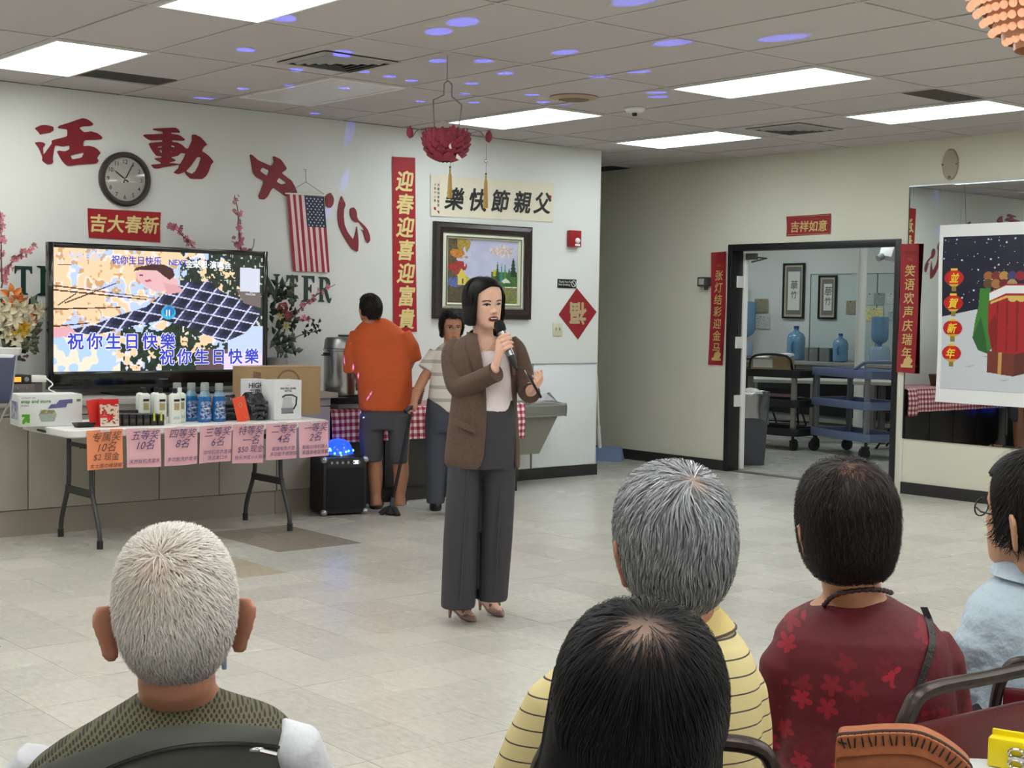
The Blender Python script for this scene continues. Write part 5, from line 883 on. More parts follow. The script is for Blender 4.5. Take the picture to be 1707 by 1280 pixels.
for k in range(9): a = rs.rand() * 3.1 + 3.2; h_ = .43 + rs.rand() * .06; MB().ball((.109 * math.cos(a), .09 + .109 * math.sin(a), h_), .008, 6, 4).build('lamp_bead', lum('bead_cyan', (.1, .7, 1.0), 6.0), t)
DOME = (5.765, 8.88, .52)
# ---------------------------------------------------------------- the refreshment counter with its checked cloth
t = thing('refreshment_counter', 'dark counter unit under the red checked cloth behind the two guests', 'counter', (6.86, 9.40, 0)); dk = mat('counter_black_wood', srgb(26, 23, 24), .45); box_part('body', dk, t, -.97, .85, -.26, .30, .10, .735, .004); box_part('toe_kick', darkbase, t, -.96, .86, -.24, .30, 0, .10)
for k in range(4): d_ = box_part('door', mat('counter_door_black', srgb(32, 28, 28), .35), t, -.965 + k * .455, -.52 + k * .455, -.275, -.26, .12, .70, .004); MB().cyl((-.56 + k * .455, -.275, .5), (-.56 + k * .455, -.30, .5), .01, n=8).build('door_knob', mat('knob_silver'), d_)
chk = bpy.data.materials.new('gingham_cloth'); chk.use_nodes = True; nt = chk.node_tree; b = nt.nodes['Principled BSDF']; b.inputs['Roughness'].default_value = .8
uvn = nt.nodes.new('ShaderNodeAttribute'); uvn.attribute_name = 'weave'; sp = nt.nodes.new('ShaderNodeSeparateXYZ'); nt.links.new(uvn.outputs['Vector'], sp.inputs[0]); fs = []
for ax in (0, 1):
    m1 = nt.nodes.new('ShaderNodeMath'); m1.operation = 'FRACT'; nt.links.new(sp.outputs[ax], m1.inputs[0]); m2 = nt.nodes.new('ShaderNodeMath'); m2.operation = 'GREATER_THAN'; m2.inputs[1].default_value = .5; nt.links.new(m1.outputs[0], m2.inputs[0]); fs.append(m2)
ad = nt.nodes.new('ShaderNodeMath'); ad.operation = 'ADD'; nt.links.new(fs[0].outputs[0], ad.inputs[0]); nt.links.new(fs[1].outputs[0], ad.inputs[1]); dv = nt.nodes.new('ShaderNodeMath'); dv.operation = 'MULTIPLY'; dv.inputs[1].default_value = .5; nt.links.new(ad.outputs[0], dv.inputs[0])
rp = nt.nodes.new('ShaderNodeValToRGB'); rp.color_ramp.interpolation = 'CONSTANT'; rp.color_ramp.elements[0].color = (*srgb(226, 214, 214), 1); rp.color_ramp.elements[1].position = .75; rp.color_ramp.elements[1].color = (*srgb(124, 22, 44), 1); e = rp.color_ramp.elements.new(.25); e.color = (*srgb(186, 104, 118), 1); nt.links.new(dv.outputs[0], rp.inputs[0]); nt.links.new(rp.outputs[0], b.inputs['Base Color'])
def cloth(name, prof, x0, x1, y_of, parent, per=.052, m=chk):
    """cloth that follows a profile of (y, z) points along x"""
    n = 60; V = []; A = []; d = 0; P = [np.array(p) for p in prof]
    for i, p in enumerate(P):
        d += np.linalg.norm(p - P[i - 1]) if i else 0
        for k in range(n + 1):
            x = x0 + (x1 - x0) * k / n; w_ = .010 * math.sin(x * 22 + i * .2) * min(1, max(0, (.74 - p[1]) / .1)); V.append((x, p[0] + w_, p[1])); A.append((x / per, d / per, 0))
    f = [(i * (n + 1) + k, i * (n + 1) + k + 1, (i + 1) * (n + 1) + k + 1, (i + 1) * (n + 1) + k) for i in range(len(P) - 1) for k in range(n)]
    me = bpy.data.meshes.new(name); me.from_pydata(V, [], f); a = me.attributes.new('weave', 'FLOAT_VECTOR', 'POINT'); a.data.foreach_set('vector', np.array(A, np.float32).ravel()); me.materials.append(m); me.polygons.foreach_set('use_smooth', [True] * len(f)); return link_mesh(name, me, parent)
t = thing('checked_tablecloth', 'red and white checked cloth over the dark refreshment counter', 'tablecloth', (6.86, 9.40, 0)); cloth('top', [(.30, .74), (-.1, .741), (-.29, .741), (-.305, .73), (-.312, .65), (-.318, .57), (-.322, .49)], -1.02, .82, None, t); cloth('corner_fold', [(-.29, .742), (-.312, .73), (-.33, .6), (-.325, .45)], .70, .87, None, t)
# coffee urn on its warmer
t = thing('coffee_urn', 'tall stainless steel coffee urn beside the man in orange', 'urn', (6.10, 9.32, .835)); st = mat('urn_steel', srgb(186, 186, 184), .22, .95); box_part('stand', black_paint, t, -.15, .15, -.13, .13, -.006, .0, .003)
MB().lathe([(.155, 0), (.158, .01), (.158, .335), (.165, .34), (.165, .352), (.158, .356)], n=36).build('body', st, t); MB().lathe([(.16, .357), (.152, .42), (.14, .44), (.0, .446)], n=36, cap1=False).build('lid', mat('urn_lid_steel', srgb(140, 140, 140), .3, .9), t); MB().box(-.05, .05, -.02, .02, .446, .462).build('lid_knob', black_paint, t, bevel=.006)
for s in (-1, 1): MB().box(s * .15 - .03, s * .15 + .03, -.025, .025, .30, .325).box(s * .185 - .012, s * .185 + .012, -.025, .025, .30, .31).build('handle', black_paint, t, bevel=.005)
MB().cyl((.04, -.15, .07), (.04, -.2, .07), .016, n=10).cyl((.04, -.19, .08), (.04, -.19, .03), .012, n=8).cyl((.04, -.19, .08), (.04, -.19, .13), .01, n=8).build('spigot', black_paint, t); MB().cyl((.05, -.162, .10), (.05, -.162, .26), .006, n=8).build('level_glass', mat('gauge_glass', srgb(200, 206, 206), .1), t)
t = thing('drip_warmer', 'black and steel warming base under the coffee urn', 'appliance', (6.10, 9.30, .743)); box_part('base', mat('warmer_steel', srgb(150, 146, 142), .35, .6), t, -.19, .20, -.2, .17, 0, .034, .004); box_part('body', mat('plastic_black'), t, -.185, .195, -.19, .17, .034, .084, .006); box_part('badge', white_m, t, .03, .05, -.192, -.19, .055, .063)
# wall-hung drinking fountain wrapped in film
t = thing('drinking_fountain', 'grey drinking fountain with film over its basin beside the white sheet', 'fountain', (8.06, BY, 0)); fg = mat('fountain_grey', srgb(132, 130, 120), .45)
MB().rings([[(x, y, z) for x, y in ((-.26, -.003), (.12 + (z - .27) * .48, -.003), (.10 + (z - .27) * .45, -.32 - (z - .27) * .2), (-.26, -.32 - (z - .27) * .2))] for z in (.27, .60)]).build('body', fg, t, smooth=0); MB().rings([[(x * s, y0 + (y + .22) * s, z) for x, y in ((-.28, -.004), (.28, -.004), (.32, -.06), (.32, -.40), (.26, -.46), (-.28, -.46))] for s, z, y0 in ((.95, .60, -.22), (1.0, .615, -.22), (1.0, .69, -.22), (.96, .705, -.22), (.86, .70, -.22), (.80, .66, -.22))]).build('basin', mat('basin_steel', srgb(150, 152, 148), .3, .7), t, smooth=0.4)
MB().add([(.12, -.30, .70), (.30, -.34, .70), (.28, -.2, .78), (.2, -.1, .74), (.1, -.15, .71), (.24, -.28, .80)], [(0, 1, 5), (1, 2, 5), (2, 3, 5), (3, 4, 5), (4, 0, 5)]).build('spout_wrap', clear_mat('film_clear', .3, (.95, .95, .95), .12), t, smooth=0)
MB().rings([[(x * s, y * s - .22 * (1 - s), z + .012 * math.sin(k * 2.4 + z * 60)) for k, (x, y) in enumerate(((-.29, -.004), (.0, -.004), (.29, -.004), (.33, -.06), (.33, -.22), (.33, -.40), (.27, -.47), (0, -.475), (-.29, -.47)))] for s, z in ((1.01, .60), (1.02, .64), (1.02, .69), (1.0, .712))], False, False).build('film_wrap', clear_mat('film_clear2', .55, (.95, .95, .95), .15), t, smooth=0)
# wicker basket behind the guest
t = thing('wicker_basket', 'brown wicker basket on the checked cloth between the two guests', 'basket', (6.72, 9.36, .743)); wk = mat('wicker_brown', srgb(92, 56, 40), .7, noise=.3, nscale=60)
for k in range(7): MB().tube([((.12 + .004 * k) * math.cos(a), (.09 + .004 * k) * math.sin(a), .012 + .018 * k) for a in [i * PI / 12 for i in range(25)]], .011, 6, caps=False).build('woven_hoop', wk, t)
MB().lathe([(.1, 0), (.11, .004)], n=20).build('bottom', wk, t)
# ---------------------------------------------------------------- people: tools
skin = mat('skin', srgb(224, 178, 156), 0.5, noise=0.07, nscale=30, sss=0.08); skin_tan = mat('skin_tan', srgb(178, 124, 96), 0.5, noise=0.08, nscale=30, sss=0.06); skin_ear = mat('skin_ruddy', srgb(186, 128, 104), 0.5, noise=0.1, nscale=40, sss=0.08)
skin_old = mat('skin_warm', srgb(200, 150, 118), 0.5, noise=0.08, nscale=40, sss=0.06)
def fuse(name, mb, m, parent, voxel=0.007, smooth=4, factor=0.5, disp=None, bend=None):
    """one continuous surface out of overlapping closed shapes"""
    me = mb.mesh(name + '_shapes', m, smooth=0); o = bpy.data.objects.new(name + '_shapes', me); COL.objects.link(o)
    r = o.modifiers.new('union', 'REMESH'); r.mode = 'VOXEL'; r.voxel_size = voxel; r.use_smooth_shade = True
    if smooth: s_ = o.modifiers.new('soft', 'SMOOTH'); s_.iterations = smooth; s_.factor = factor
    dg = bpy.context.evaluated_depsgraph_get(); out = bpy.data.meshes.new_from_object(o.evaluated_get(dg)); out.name = name
    bpy.data.objects.remove(o); bpy.data.meshes.remove(me)
    if disp is not None:
        n = len(out.vertices); co = np.zeros(n * 3, np.float32); out.vertices.foreach_get('co', co); co = disp(co.reshape(-1, 3).astype(float)); out.vertices.foreach_set('co', co.astype(np.float32).ravel())
    out.polygons.foreach_set('use_smooth', [True] * len(out.polygons)); out.update()
    if not out.materials: out.materials.append(m)
    return link_mesh(name, out, parent)
class Fig:
    """a person's own frame: x to the picture's right, y away from the camera, z up, feet at the floor"""
    def __init__(s, px, depth, label, cat='person'):
        q = at(px, 545, depth); s.depth = depth; s.root = thing('person', label, cat, (q.x, q.y, 0), math.atan2(q.y, q.x) - PI / 2); s.M = Matrix.Translation((q.x, q.y, 0)) @ Matrix.Rotation(math.atan2(q.y, q.x) - PI / 2, 4, 'Z'); s.Mi = s.M.inverted()
    def p(s, px, py, dy=0.0): return np.array(s.Mi @ at(px, py, s.depth + dy))
    def floor(s, px, py): return np.array(s.Mi @ on_z((px, py), 0))
    def world(s, q): return s.M @ Vector(q)
def sup(c, a, b, z, n=32, e=2.3):
    r = []
    for k in range(n):
        t = 2 * PI * k / n; ct, st_ = math.cos(t), math.sin(t); r.append((c[0] + a * math.copysign(abs(ct) ** (2 / e), ct), c[1] + b * math.copysign(abs(st_) ** (2 / e), st_), z))
    return r
def rows(fig, R, n=32, e=2.3):
    """rings from picture rows: (row, left, right, half depth, depth offset)"""
    out = []
    for r in R:
        y, xl, xr, d = r[:4]; dy = r[4] if len(r) > 4 else 0.0; a, b = fig.p(xl, y, dy), fig.p(xr, y, dy); out.append(sup(((a[0] + b[0]) / 2, (a[1] + b[1]) / 2), abs(b[0] - a[0]) / 2, d, (a[2] + b[2]) / 2, n, e))
    return out
def under(fig, R, k=.80, kd=.74):
    """the body under a garment: the same rows, drawn in"""
    return rows(fig, [(r[0], (r[1] + r[2]) / 2 - (r[2] - r[1]) / 2 * k, (r[1] + r[2]) / 2 + (r[2] - r[1]) / 2 * k, r[3] * kd) + tuple(r[4:]) for r in R])
HEAD = ((0.0, .018, -.064, .014), (.010, .036, -.056, .032), (.028, .050, -.036, .056), (.052, .060, -.014, .080), (.085, .067, .000, .093), (.115, .0725, .004, .099), (.145, .0755, .006, .1015), (.172, .0735, .006, .0975), (.196, .064, .006, .084), (.213, .047, .006, .062), (.224, .026, .006, .034), (.229, .006, .006, .008))
class Head:
    """a head whose face looks along -y before it is turned; z = 0 is the chin"""
    def __init__(s, base, yaw=0.0, pitch=0.0, roll=0.0, k=1.0, wide=1.0):
        s.k = k; s.wide = wide; s.M = Matrix.Translation(Vector(base)) @ Matrix.Rotation(yaw, 4, 'Z') @ Matrix.Rotation(roll, 4, 'Y') @ Matrix.Rotation(pitch, 4, 'X') @ Matrix.Scale(k, 4); s.Mi = s.M.inverted(); s.A = np.array(s.M)[:3, :3]; s.T = np.array(s.M)[:3, 3]
    def w(s, P): return np.asarray(P, float) @ s.A.T + s.T
    def local(s, P): Ai = np.linalg.inv(s.A); return (np.asarray(P, float) - s.T) @ Ai.T
    def add(s, mb, ears=True, ear_out=0.020, ear_k=1.0):
        mb.rings([[tuple(q) for q in s.w(sup((0, cy), hw * s.wide, d, z, 36, 2.25))] for z, hw, cy, d in HEAD])
        if ears:
            for sx in (-1, 1): s.ear(mb, sx, ear_out, ear_k)
    def ear(s, mb, sx, out=0.020, k=1.0):
        R = []; cx, cy, cz = sx * (.072 * s.wide), .010, .092
        for i, (t, r) in enumerate(((-.040, .002), (-.037, .008), (-.030, .0115), (-.018, .014), (0, .018), (.014, .0205), (.024, .0185), (.031, .012), (.0345, .005), (.0355, .001))):
            ring = []
            for q in range(12):
                a = 2 * PI * q / 12; u = math.cos(a) * r * k; v = math.sin(a) * .0075 * k; yy = cy + u * .80 + t * -.10; xx = cx + sx * (.005 + out * (.45 + .55 * (u / .02)) + t * .16) + v; ring.append((xx, yy, cz + t * k))
            R.append([tuple(p) for p in s.w(ring)])
        mb.rings(R)
    def neck(s, mb, bottom, r0=.054, r1=.062):
        a = s.w([(0, .022, .075), (0, .02, .02)]); b = np.array(bottom); mb.tube([a[0], a[1], (a[1] * .5 + b * .5), b], [r0 * .9 * s.k, r0 * s.k, r0 * s.k, r1 * s.k], 24)
    def face(s, strength=1.0, mouth=0.0):
        g = lambda x, z, cx, cz, sx_, sz_: np.exp(-((x - cx) / sx_) ** 2 - ((z - cz) / sz_) ** 2)
        def f(co):
            L = s.local(co); x, y, z = L[:, 0], L[:, 1], L[:, 2]; m_ = np.clip((-y - .015) / .03, 0, 1) * (z > -.02) * (z < .21); ax = np.abs(x)
            d = .006 * g(x, z, 0, .112, .008, .018) + .019 * g(x, z, 0, .082, .0105, .013) + .007 * g(ax, z, .012, .078, .007, .008) - .0065 * g(ax, z, .031, .114, .017, .010) + .0035 * g(ax, z, .030, .130, .022, .007) + .004 * g(ax, z, .042, .086, .018, .016)
            d += .006 * g(x, z, 0, .050, .022, .013) - .004 * g(x, z, 0, .032, .02, .006) + .006 * g(x, z, 0, .014, .018, .012) - .010 * mouth * g(x, z, 0, .046, .017, .010)
            L[:, 1] = y - d * m_ * strength; return s.w(L)
        return f
def decal(o, head, pts, m, name, off=0.0012, parent=None):
    """a thin patch laid on the face: outline in head x, z"""
    from mathutils.bvhtree import BVHTree
    if 'bvh' not in head.__dict__: head.bvh = BVHTree.FromPolygons([v.co for v in o.data.vertices], [tuple(p.vertices) for p in o.data.polygons])
    dirv = Vector(head.A @ np.array((0, 1.0, 0))).normalized(); out = []
    def hit(x, z):
        q = Vector(head.w([(x, -.25, z)])[0]); h = head.bvh.ray_cast(q, dirv)[0]; return h - dirv * off if h is not None else q + dirv * .16
    c = (sum(p[0] for p in pts) / len(pts), sum(p[1] for p in pts) / len(pts)); mb = MB(); N = len(pts)
    V = [hit(*c)] + [hit(c[0] + (x - c[0]) * .5, c[1] + (z - c[1]) * .5) for x, z in pts] + [hit(x, z) for x, z in pts]
    F = [(0, 1 + i, 1 + (i + 1) % N) for i in range(N)] + [(1 + i, 1 + N + i, 1 + N + (i + 1) % N, 1 + (i + 1) % N) for i in range(N)]
    return mb.add(V, F).build(name, m, parent or o.parent, fix=False)
# hair
def hair_mat(name, rough=0.42, spec=0.4): return mat(name, rough=rough, spec=spec, attr='tone')
HAIR = hair_mat('hair_fibre', .5, .13); HAIR_G = hair_mat('hair_fibre_dry', 0.6, 0.3)
HC = np.array((0, .006, .132))
class Scalp:
    def __init__(s, a=.080, b=.106, ct=.102, cb=.125, e=2.25): s.a, s.b, s.ct, s.cb, s.e = a, b, ct, cb, e
    def proj(s, P, up=0.0):
        d = P - HC; c = np.where(d[:, 2] > 0, s.ct, s.cb); q = (np.abs(d[:, 0] / s.a) ** s.e + np.abs(d[:, 1] / s.b) ** s.e + np.abs(d[:, 2] / c) ** s.e) ** (1 / s.e); n = np.linalg.norm(d, axis=1); k = 1 / np.maximum(q, 1e-6); return HC + d * (k + np.asarray(up) / np.maximum(n, 1e-6))[:, None] if np.ndim(up) else HC + d * (k + up / np.maximum(n, 1e-6))[:, None]
    def normal(s, P):
        d = P - HC; c = np.where(d[:, 2] > 0, s.ct, s.cb); n = np.stack([np.sign(d[:, 0]) * np.abs(d[:, 0] / s.a) ** (s.e - 1) / s.a, np.sign(d[:, 1]) * np.abs(d[:, 1] / s.b) ** (s.e - 1) / s.b, np.sign(d[:, 2]) * np.abs(d[:, 2] / c) ** (s.e - 1) / c], 1); return n / np.maximum(np.linalg.norm(n, axis=1), 1e-9)[:, None]
    def sample(s, n, rs): d = rs.randn(n, 3); d /= np.linalg.norm(d, axis=1)[:, None]; return s.proj(HC + d * .1)
def ribbon_mesh(name, paths, widths, tone, m, parent, hd, normals):
    """paths (n, k, 3) in the head's frame -> tapered strands, one mesh"""
    n, k, _ = paths.shape; T = np.gradient(paths, axis=1); side = np.cross(T, normals); side /= np.maximum(np.linalg.norm(side, axis=2), 1e-9)[..., None]
    tap = np.interp(np.linspace(0, 1, k), [0, .25, .75, 1], [.7, 1, .8, .15])[None, :, None] * np.asarray(widths).reshape(-1, 1, 1) / 2
    A = paths - side * tap; B = paths + side * tap; V = np.stack([A, B], 2).reshape(-1, 3); V = hd.w(V)
    base = (np.arange(n) * k * 2)[:, None, None]; j = (np.arange(k - 1) * 2)[None, :, None]; F = (base + j + np.array((0, 1, 3, 2))[None, None]).reshape(-1, 4)
    me = bpy.data.meshes.new(name); me.vertices.add(len(V)); me.vertices.foreach_set('co', V.astype(np.float32).ravel()); me.loops.add(F.size); me.loops.foreach_set('vertex_index', F.astype(np.int32).ravel()); me.polygons.add(len(F)); me.polygons.foreach_set('loop_start', np.arange(0, F.size, 4, dtype=np.int32)); me.polygons.foreach_set('use_smooth', np.ones(len(F), bool)); me.update(calc_edges=True)
    a = me.color_attributes.new('tone', 'FLOAT_COLOR', 'POINT'); c = np.concatenate([np.repeat(tone, k * 2, axis=0), np.ones((n * k * 2, 1))], 1); a.data.foreach_set('color', c.astype(np.float32).ravel()); me.materials.append(m); o = link_mesh(name, me, parent); o['kind'] = 'stuff'; return o
def flow_hair(name, parent, hd, sc, rs, n, keep, flow, length, width, lift, tone, m=None, seg=5, hang=False, jitter=.15, sag=0.0, zmin=None):
    P = sc.sample(int(n * 2.2), rs); P = P[keep(P)][:n]; n = len(P); L = length(P, rs); J = rs.randn(n, 3) * jitter; pts = [sc.proj(P, -.002)]; cur = sc.proj(P, 0.0); nor = [sc.normal(cur)]; st_ = L / seg
    for i in range(seg):
        f = flow(cur) + J; nn = sc.normal(cur); t = f - nn * (f * nn).sum(1)[:, None]; t /= np.maximum(np.linalg.norm(t, axis=1), 1e-9)[:, None]
        if hang: low = cur[:, 2] < HC[2] - .01; t = np.where(low[:, None], np.array((0, 0, -1.0)) + J * .12, t)
        nx = cur + t * st_[:, None]; u = lift(i / (seg - 1.0), n, rs)
        if hang: pr = sc.proj(nx, u); nx2 = np.where((nx[:, 2] < HC[2] - .02)[:, None], nx, pr)
        else: nx2 = sc.proj(nx, u)
        cur = nx if not hang else np.where((nx[:, 2] < HC[2] - .02)[:, None], nx, sc.proj(nx, 0)); pts.append(nx2 - np.array((0, 0, sag * (i + 1) / seg))); nor.append(sc.normal(nx2))
    A_ = np.stack(pts, 1)
    if zmin is not None: lo_ = (zmin(P) + .02 * rs.rand(n))[:, None]; A_[:, :, 2] = np.where(A_[:, :, 2] < lo_, lo_ + (A_[:, :, 2] - lo_) * .12, A_[:, :, 2])
    return ribbon_mesh(name, A_, width * (.7 + .6 * rs.rand(n)), tone(P, rs), m or HAIR, parent, hd, np.stack(nor, 1))
def hair_cap(name, parent, hd, sc, z_end, tone, m=None, thick=.012, nphi=72, ntheta=22, flare=lambda phi, s: 0.0, up=0.0, rag=0.0, seed=0, hug=0.0):
    """the solid mass of the hair: over the crown to the equator, then down to z_end(phi); phi = 0 is the person's left (x+), -90 degrees the face"""
    rs = np.random.RandomState(seed); outer, inner, C = [], [], []; rg = rs.rand(nphi) * rag
    for i in range(ntheta + 1):
        ro, ri, rc = [], [], []
        for k in range(nphi):
            ph = 2 * PI * k / nphi; d = np.array((math.cos(ph), math.sin(ph))); ze = z_end(ph) + rg[k]; r_eq = 1 / ((abs(d[0]) / sc.a) ** sc.e + (abs(d[1]) / sc.b) ** sc.e) ** (1 / sc.e); t = i / ntheta
            if ze >= HC[2]: th_max = math.acos(min(1, (ze - HC[2]) / sc.ct)); q = math.sin(t * th_max); r = r_eq * q ** (2 / sc.e * 1.0) if q > 0 else 0; z = HC[2] + sc.ct * max(0, 1 - (r / r_eq) ** sc.e) ** (1 / sc.e)
            else:
                arc = 1.35 * sc.ct; tot = arc + (HC[2] - ze); s_ = t * tot
                if s_ < arc: q = math.sin(s_ / arc * PI / 2); r = r_eq * q; z = HC[2] + sc.ct * max(0, 1 - q ** sc.e) ** (1 / sc.e)
                else: z = HC[2] - (s_ - arc); r = r_eq * (1 + flare(ph, (s_ - arc) / max(HC[2] - ze, 1e-6))) * (1 - hug + hug * max(.05, 1 - ((HC[2] - z) / sc.cb) ** sc.e) ** (1 / sc.e))
            p = np.array((d[0] * r, d[1] * r + HC[1], z)); n_ = p - HC; n_ /= max(np.linalg.norm(n_), 1e-9)
            ro.append(p + n_ * up); ri.append(p - np.array((d[0], d[1], .6)) * thick * min(1, r / .03)); rc.append(tone(p))
        outer.append(ro); inner.append(ri); C.append(rc)
    R = outer + inner[::-1]; V = hd.w(np.array(R).reshape(-1, 3)); n = nphi; F = [(i * n + j, i * n + (j + 1) % n, (i + 1) * n + (j + 1) % n, (i + 1) * n + j) for i in range(len(R) - 1) for j in range(n)]
    me = bpy.data.meshes.new(name); me.from_pydata(V.tolist(), [], F); a = me.color_attributes.new('tone', 'FLOAT_COLOR', 'POINT'); c = np.array(C + C[::-1]).reshape(-1, 3); a.data.foreach_set('color', np.concatenate([c, np.ones((len(c), 1))], 1).astype(np.float32).ravel()); me.materials.append(m or HAIR)
    bm = bmesh.new(); bm.from_mesh(me); bmesh.ops.recalc_face_normals(bm, faces=bm.faces); bm.to_mesh(me); bm.free(); me.polygons.foreach_set('use_smooth', [True] * len(me.polygons)); return link_mesh(name, me, parent)
# hands
def hand(mb, wrist, d, n, side=1, curl=.35, k=1.0, spread=.10):
    """palm and five fingers: d points to the fingertips, n out of the palm, the thumb leaves on side * cross(d, n)"""
    d = np.array(d, float); d /= np.linalg.norm(d); n = np.array(n, float); n -= d * (n @ d); n /= np.linalg.norm(n); s = np.cross(d, n) * side; W0 = np.array(wrist, float)
    mb.rings([[W0 + d * t * k + (s * math.cos(a) * w + n * math.sin(a) * h) * k for a in [q * PI / 6 for q in range(12)]] for t, w, h in ((-.02, .026, .02), (.01, .029, .018), (.04, .037, .015), (.075, .040, .013), (.092, .037, .010))])
    for i, (off, L) in enumerate(((.030, .072), (.010, .080), (-.011, .074), (-.030, .058))):
        p = W0 + (d * .082 + s * off) * k; a = 0.0; P = [p - d * .015 * k]; dirv = d + s * off * spread * 8; dirv /= np.linalg.norm(dirv)
        P.append(p)
        for j, f in enumerate((.45, .32, .23)): a += curl * (1, 1.25, .9)[j]; v = dirv * math.cos(a) + n * math.sin(a); p = p + v * L * f * k; P.append(p)
        mb.tube(P, [x * k for x in (.0095, .0095, .0088, .0078, .006)], 8)
    p = W0 + (d * .022 + s * .028) * k; P = [W0 + d * .012 * k + s * .012 * k, p]
    for j, f in enumerate((.036, .030, .024)): v = d * (.55 + .15 * j) + s * (.75 - .25 * j) + n * (.25 + curl * .4 * j); v /= np.linalg.norm(v); p = p + v * f * k; P.append(p)
    mb.tube(P, [x * k for x in (.013, .0125, .0105, .0095, .007)], 8)
def seated_lower(f, hip, trousers, shoe, spread=.10, seat=.515):
    """hips, thighs going forward (away from the camera), shins and shoes"""
    x, y = hip; m_ = MB(); m_.rings([sup((x, y), .175, .12, seat + .01, 24), sup((x, y), .19, .14, seat + .07, 24), sup((x, y), .155, .105, seat + .20, 24), sup((x, y), .14, .09, seat + .26, 24)])
    for sx in (-1, 1): m_.tube([(x + sx * .09, y, seat + .085), (x + sx * spread, y + .25, seat + .075), (x + sx * spread, y + .44, seat + .06), (x + sx * spread, y + .47, seat - .02), (x + sx * spread, y + .46, seat - .2), (x + sx * spread, y + .46, .08)], [.085, .082, .07, .066, .058, .05], 16)
    fuse('trousers', m_, trousers, f.root, .012, 3)
    for sx in (-1, 1):
        c = (x + sx * spread, y + .5); MB().rings([sup((c[0], c[1] + .02), .042 * w, .12 * l, z, 20) for w, l, z in ((1, 1, .0), (1.05, 1.02, .02), (.95, .95, .05), (.7, .62, .075), (.5, .45, .10))]).build('shoe', shoe, f.root)
dark_trouser = mat('dark_trouser_cloth', srgb(44, 46, 54), .8); black_shoe = mat('black_shoe', srgb(22, 22, 24), .4)
# ---------------------------------------------------------------- the speaker
f = Fig(797, 6.87, 'woman in a brown blazer and dark wide trousers speaking into a microphone'); wf = f.root
hd = Head(f.p(808, 547, -.02), yaw=math.radians(27), pitch=math.radians(2), roll=math.radians(-3), k=1.02)
b_ = MB(); hd.add(b_, ears=False); hd.neck(b_, f.p(807, 585, .01), .047, .058)
b_.rings(rows(f, [(560, 790, 828, .05), (572, 778, 840, .065), (585, 770, 848, .085), (610, 768, 852, .095), (650, 775, 850, .09), (690, 772, 854, .105), (730, 765, 858, .11)]))
# her right arm lifts the microphone, her left one holds a tablet
W1 = f.p(826, 612, -.20); W2 = f.p(886, 652, -.13)
b_.tube([f.p(757, 590, 0), f.p(768, 645, -.04), f.p(798, 636, -.13), W1], [.045, .042, .036, .026], 14); b_.tube([f.p(860, 590, .0), f.p(874, 642, .0), W2], [.045, .038, .027], 14)
mic_a, mic_b = f.p(833, 544, -.19), f.p(858, 608, -.24); ax = (mic_b - mic_a) / np.linalg.norm(mic_b - mic_a)
# the gripping hand: palm on the picture's left of the microphone, four fingers closing over its front
R0 = .019
e1 = np.array((1.0, 0, 0)); e1 -= ax * (e1 @ ax); e1 /= np.linalg.norm(e1); e2 = np.cross(ax, e1)
if e2[1] > 0: e2 = -e2           # e2 points to the camera
def grip(t, ang, r): return mic_a + ax * t + (e1 * math.cos(ang) + e2 * math.sin(ang)) * r
pc_ = [grip(t, PI * .93, R0 + .016) for t in (.055, .075, .10, .13)]
b_.rings([[c + (ax * math.cos(a) * w + (e1 * .5 + e2 * -.3) * math.sin(a) * h) for a in [q * PI / 6 for q in range(12)]] for c, w, h in ((W1, .024, .02), (W1 * .6 + pc_[2] * .4, .030, .02), (grip(.098, PI * .95, R0 + .018), .042, .018), (grip(.085, PI * .80, R0 + .012), .040, .013))])
for i, t in enumerate((.058, .079, .100, .120)):
    tt = [0, .0, -.002, -.003, -.002]; angs = [PI * .90, PI * .68, PI * .46, PI * .24, PI * .06]; k_ = (1, 1.04, 1.0, .92)[i]
    b_.tube([grip(t + tt[j], angs[j], (R0 + .011) * (1.10 if j == 1 else 1.0)) for j in range(5 if i < 3 else 4)], [.0088 * k_, .0090 * k_, .0082 * k_, .0074 * k_, .006 * k_][:5 if i < 3 else 4], 9)
b_.tube([grip(.115, PI * 1.0, R0 + .022), grip(.095, PI * 1.12, R0 + .014), grip(.072, PI * 1.3, R0 + .010), grip(.050, PI * 1.42, R0 + .009)], [.013, .012, .0105, .008], 9)
hand(b_, W2, f.p(898, 640, -.20) - W2, (-.5, .6, -.1), side=-1, curl=.5, k=.95)
# feet
sh = [(f.floor(748, 1029), f.floor(793, 1037)), (f.floor(799, 1016), f.floor(838, 1029))]
for h_, t_ in sh:
    d = t_ - h_; b_.tube([f.p(785 if h_ is sh[0][0] else 826, 720, .0), f.p(772 if h_ is sh[0][0] else 826, 860, .02), h_ + d * .05 + (0, .0, .22), h_ + d * .12 + (0, 0, .11), h_ + d * .3 + (0, 0, .075), h_ + d * .62 + (0, 0, .032), h_ + d * .9 + (0, 0, .018)], [.07, .05, .042, .036, .031, .031, .016], 12)
body = fuse('body', b_, skin, wf, .0042, 1, .5, disp=hd.face(1.0, .8))
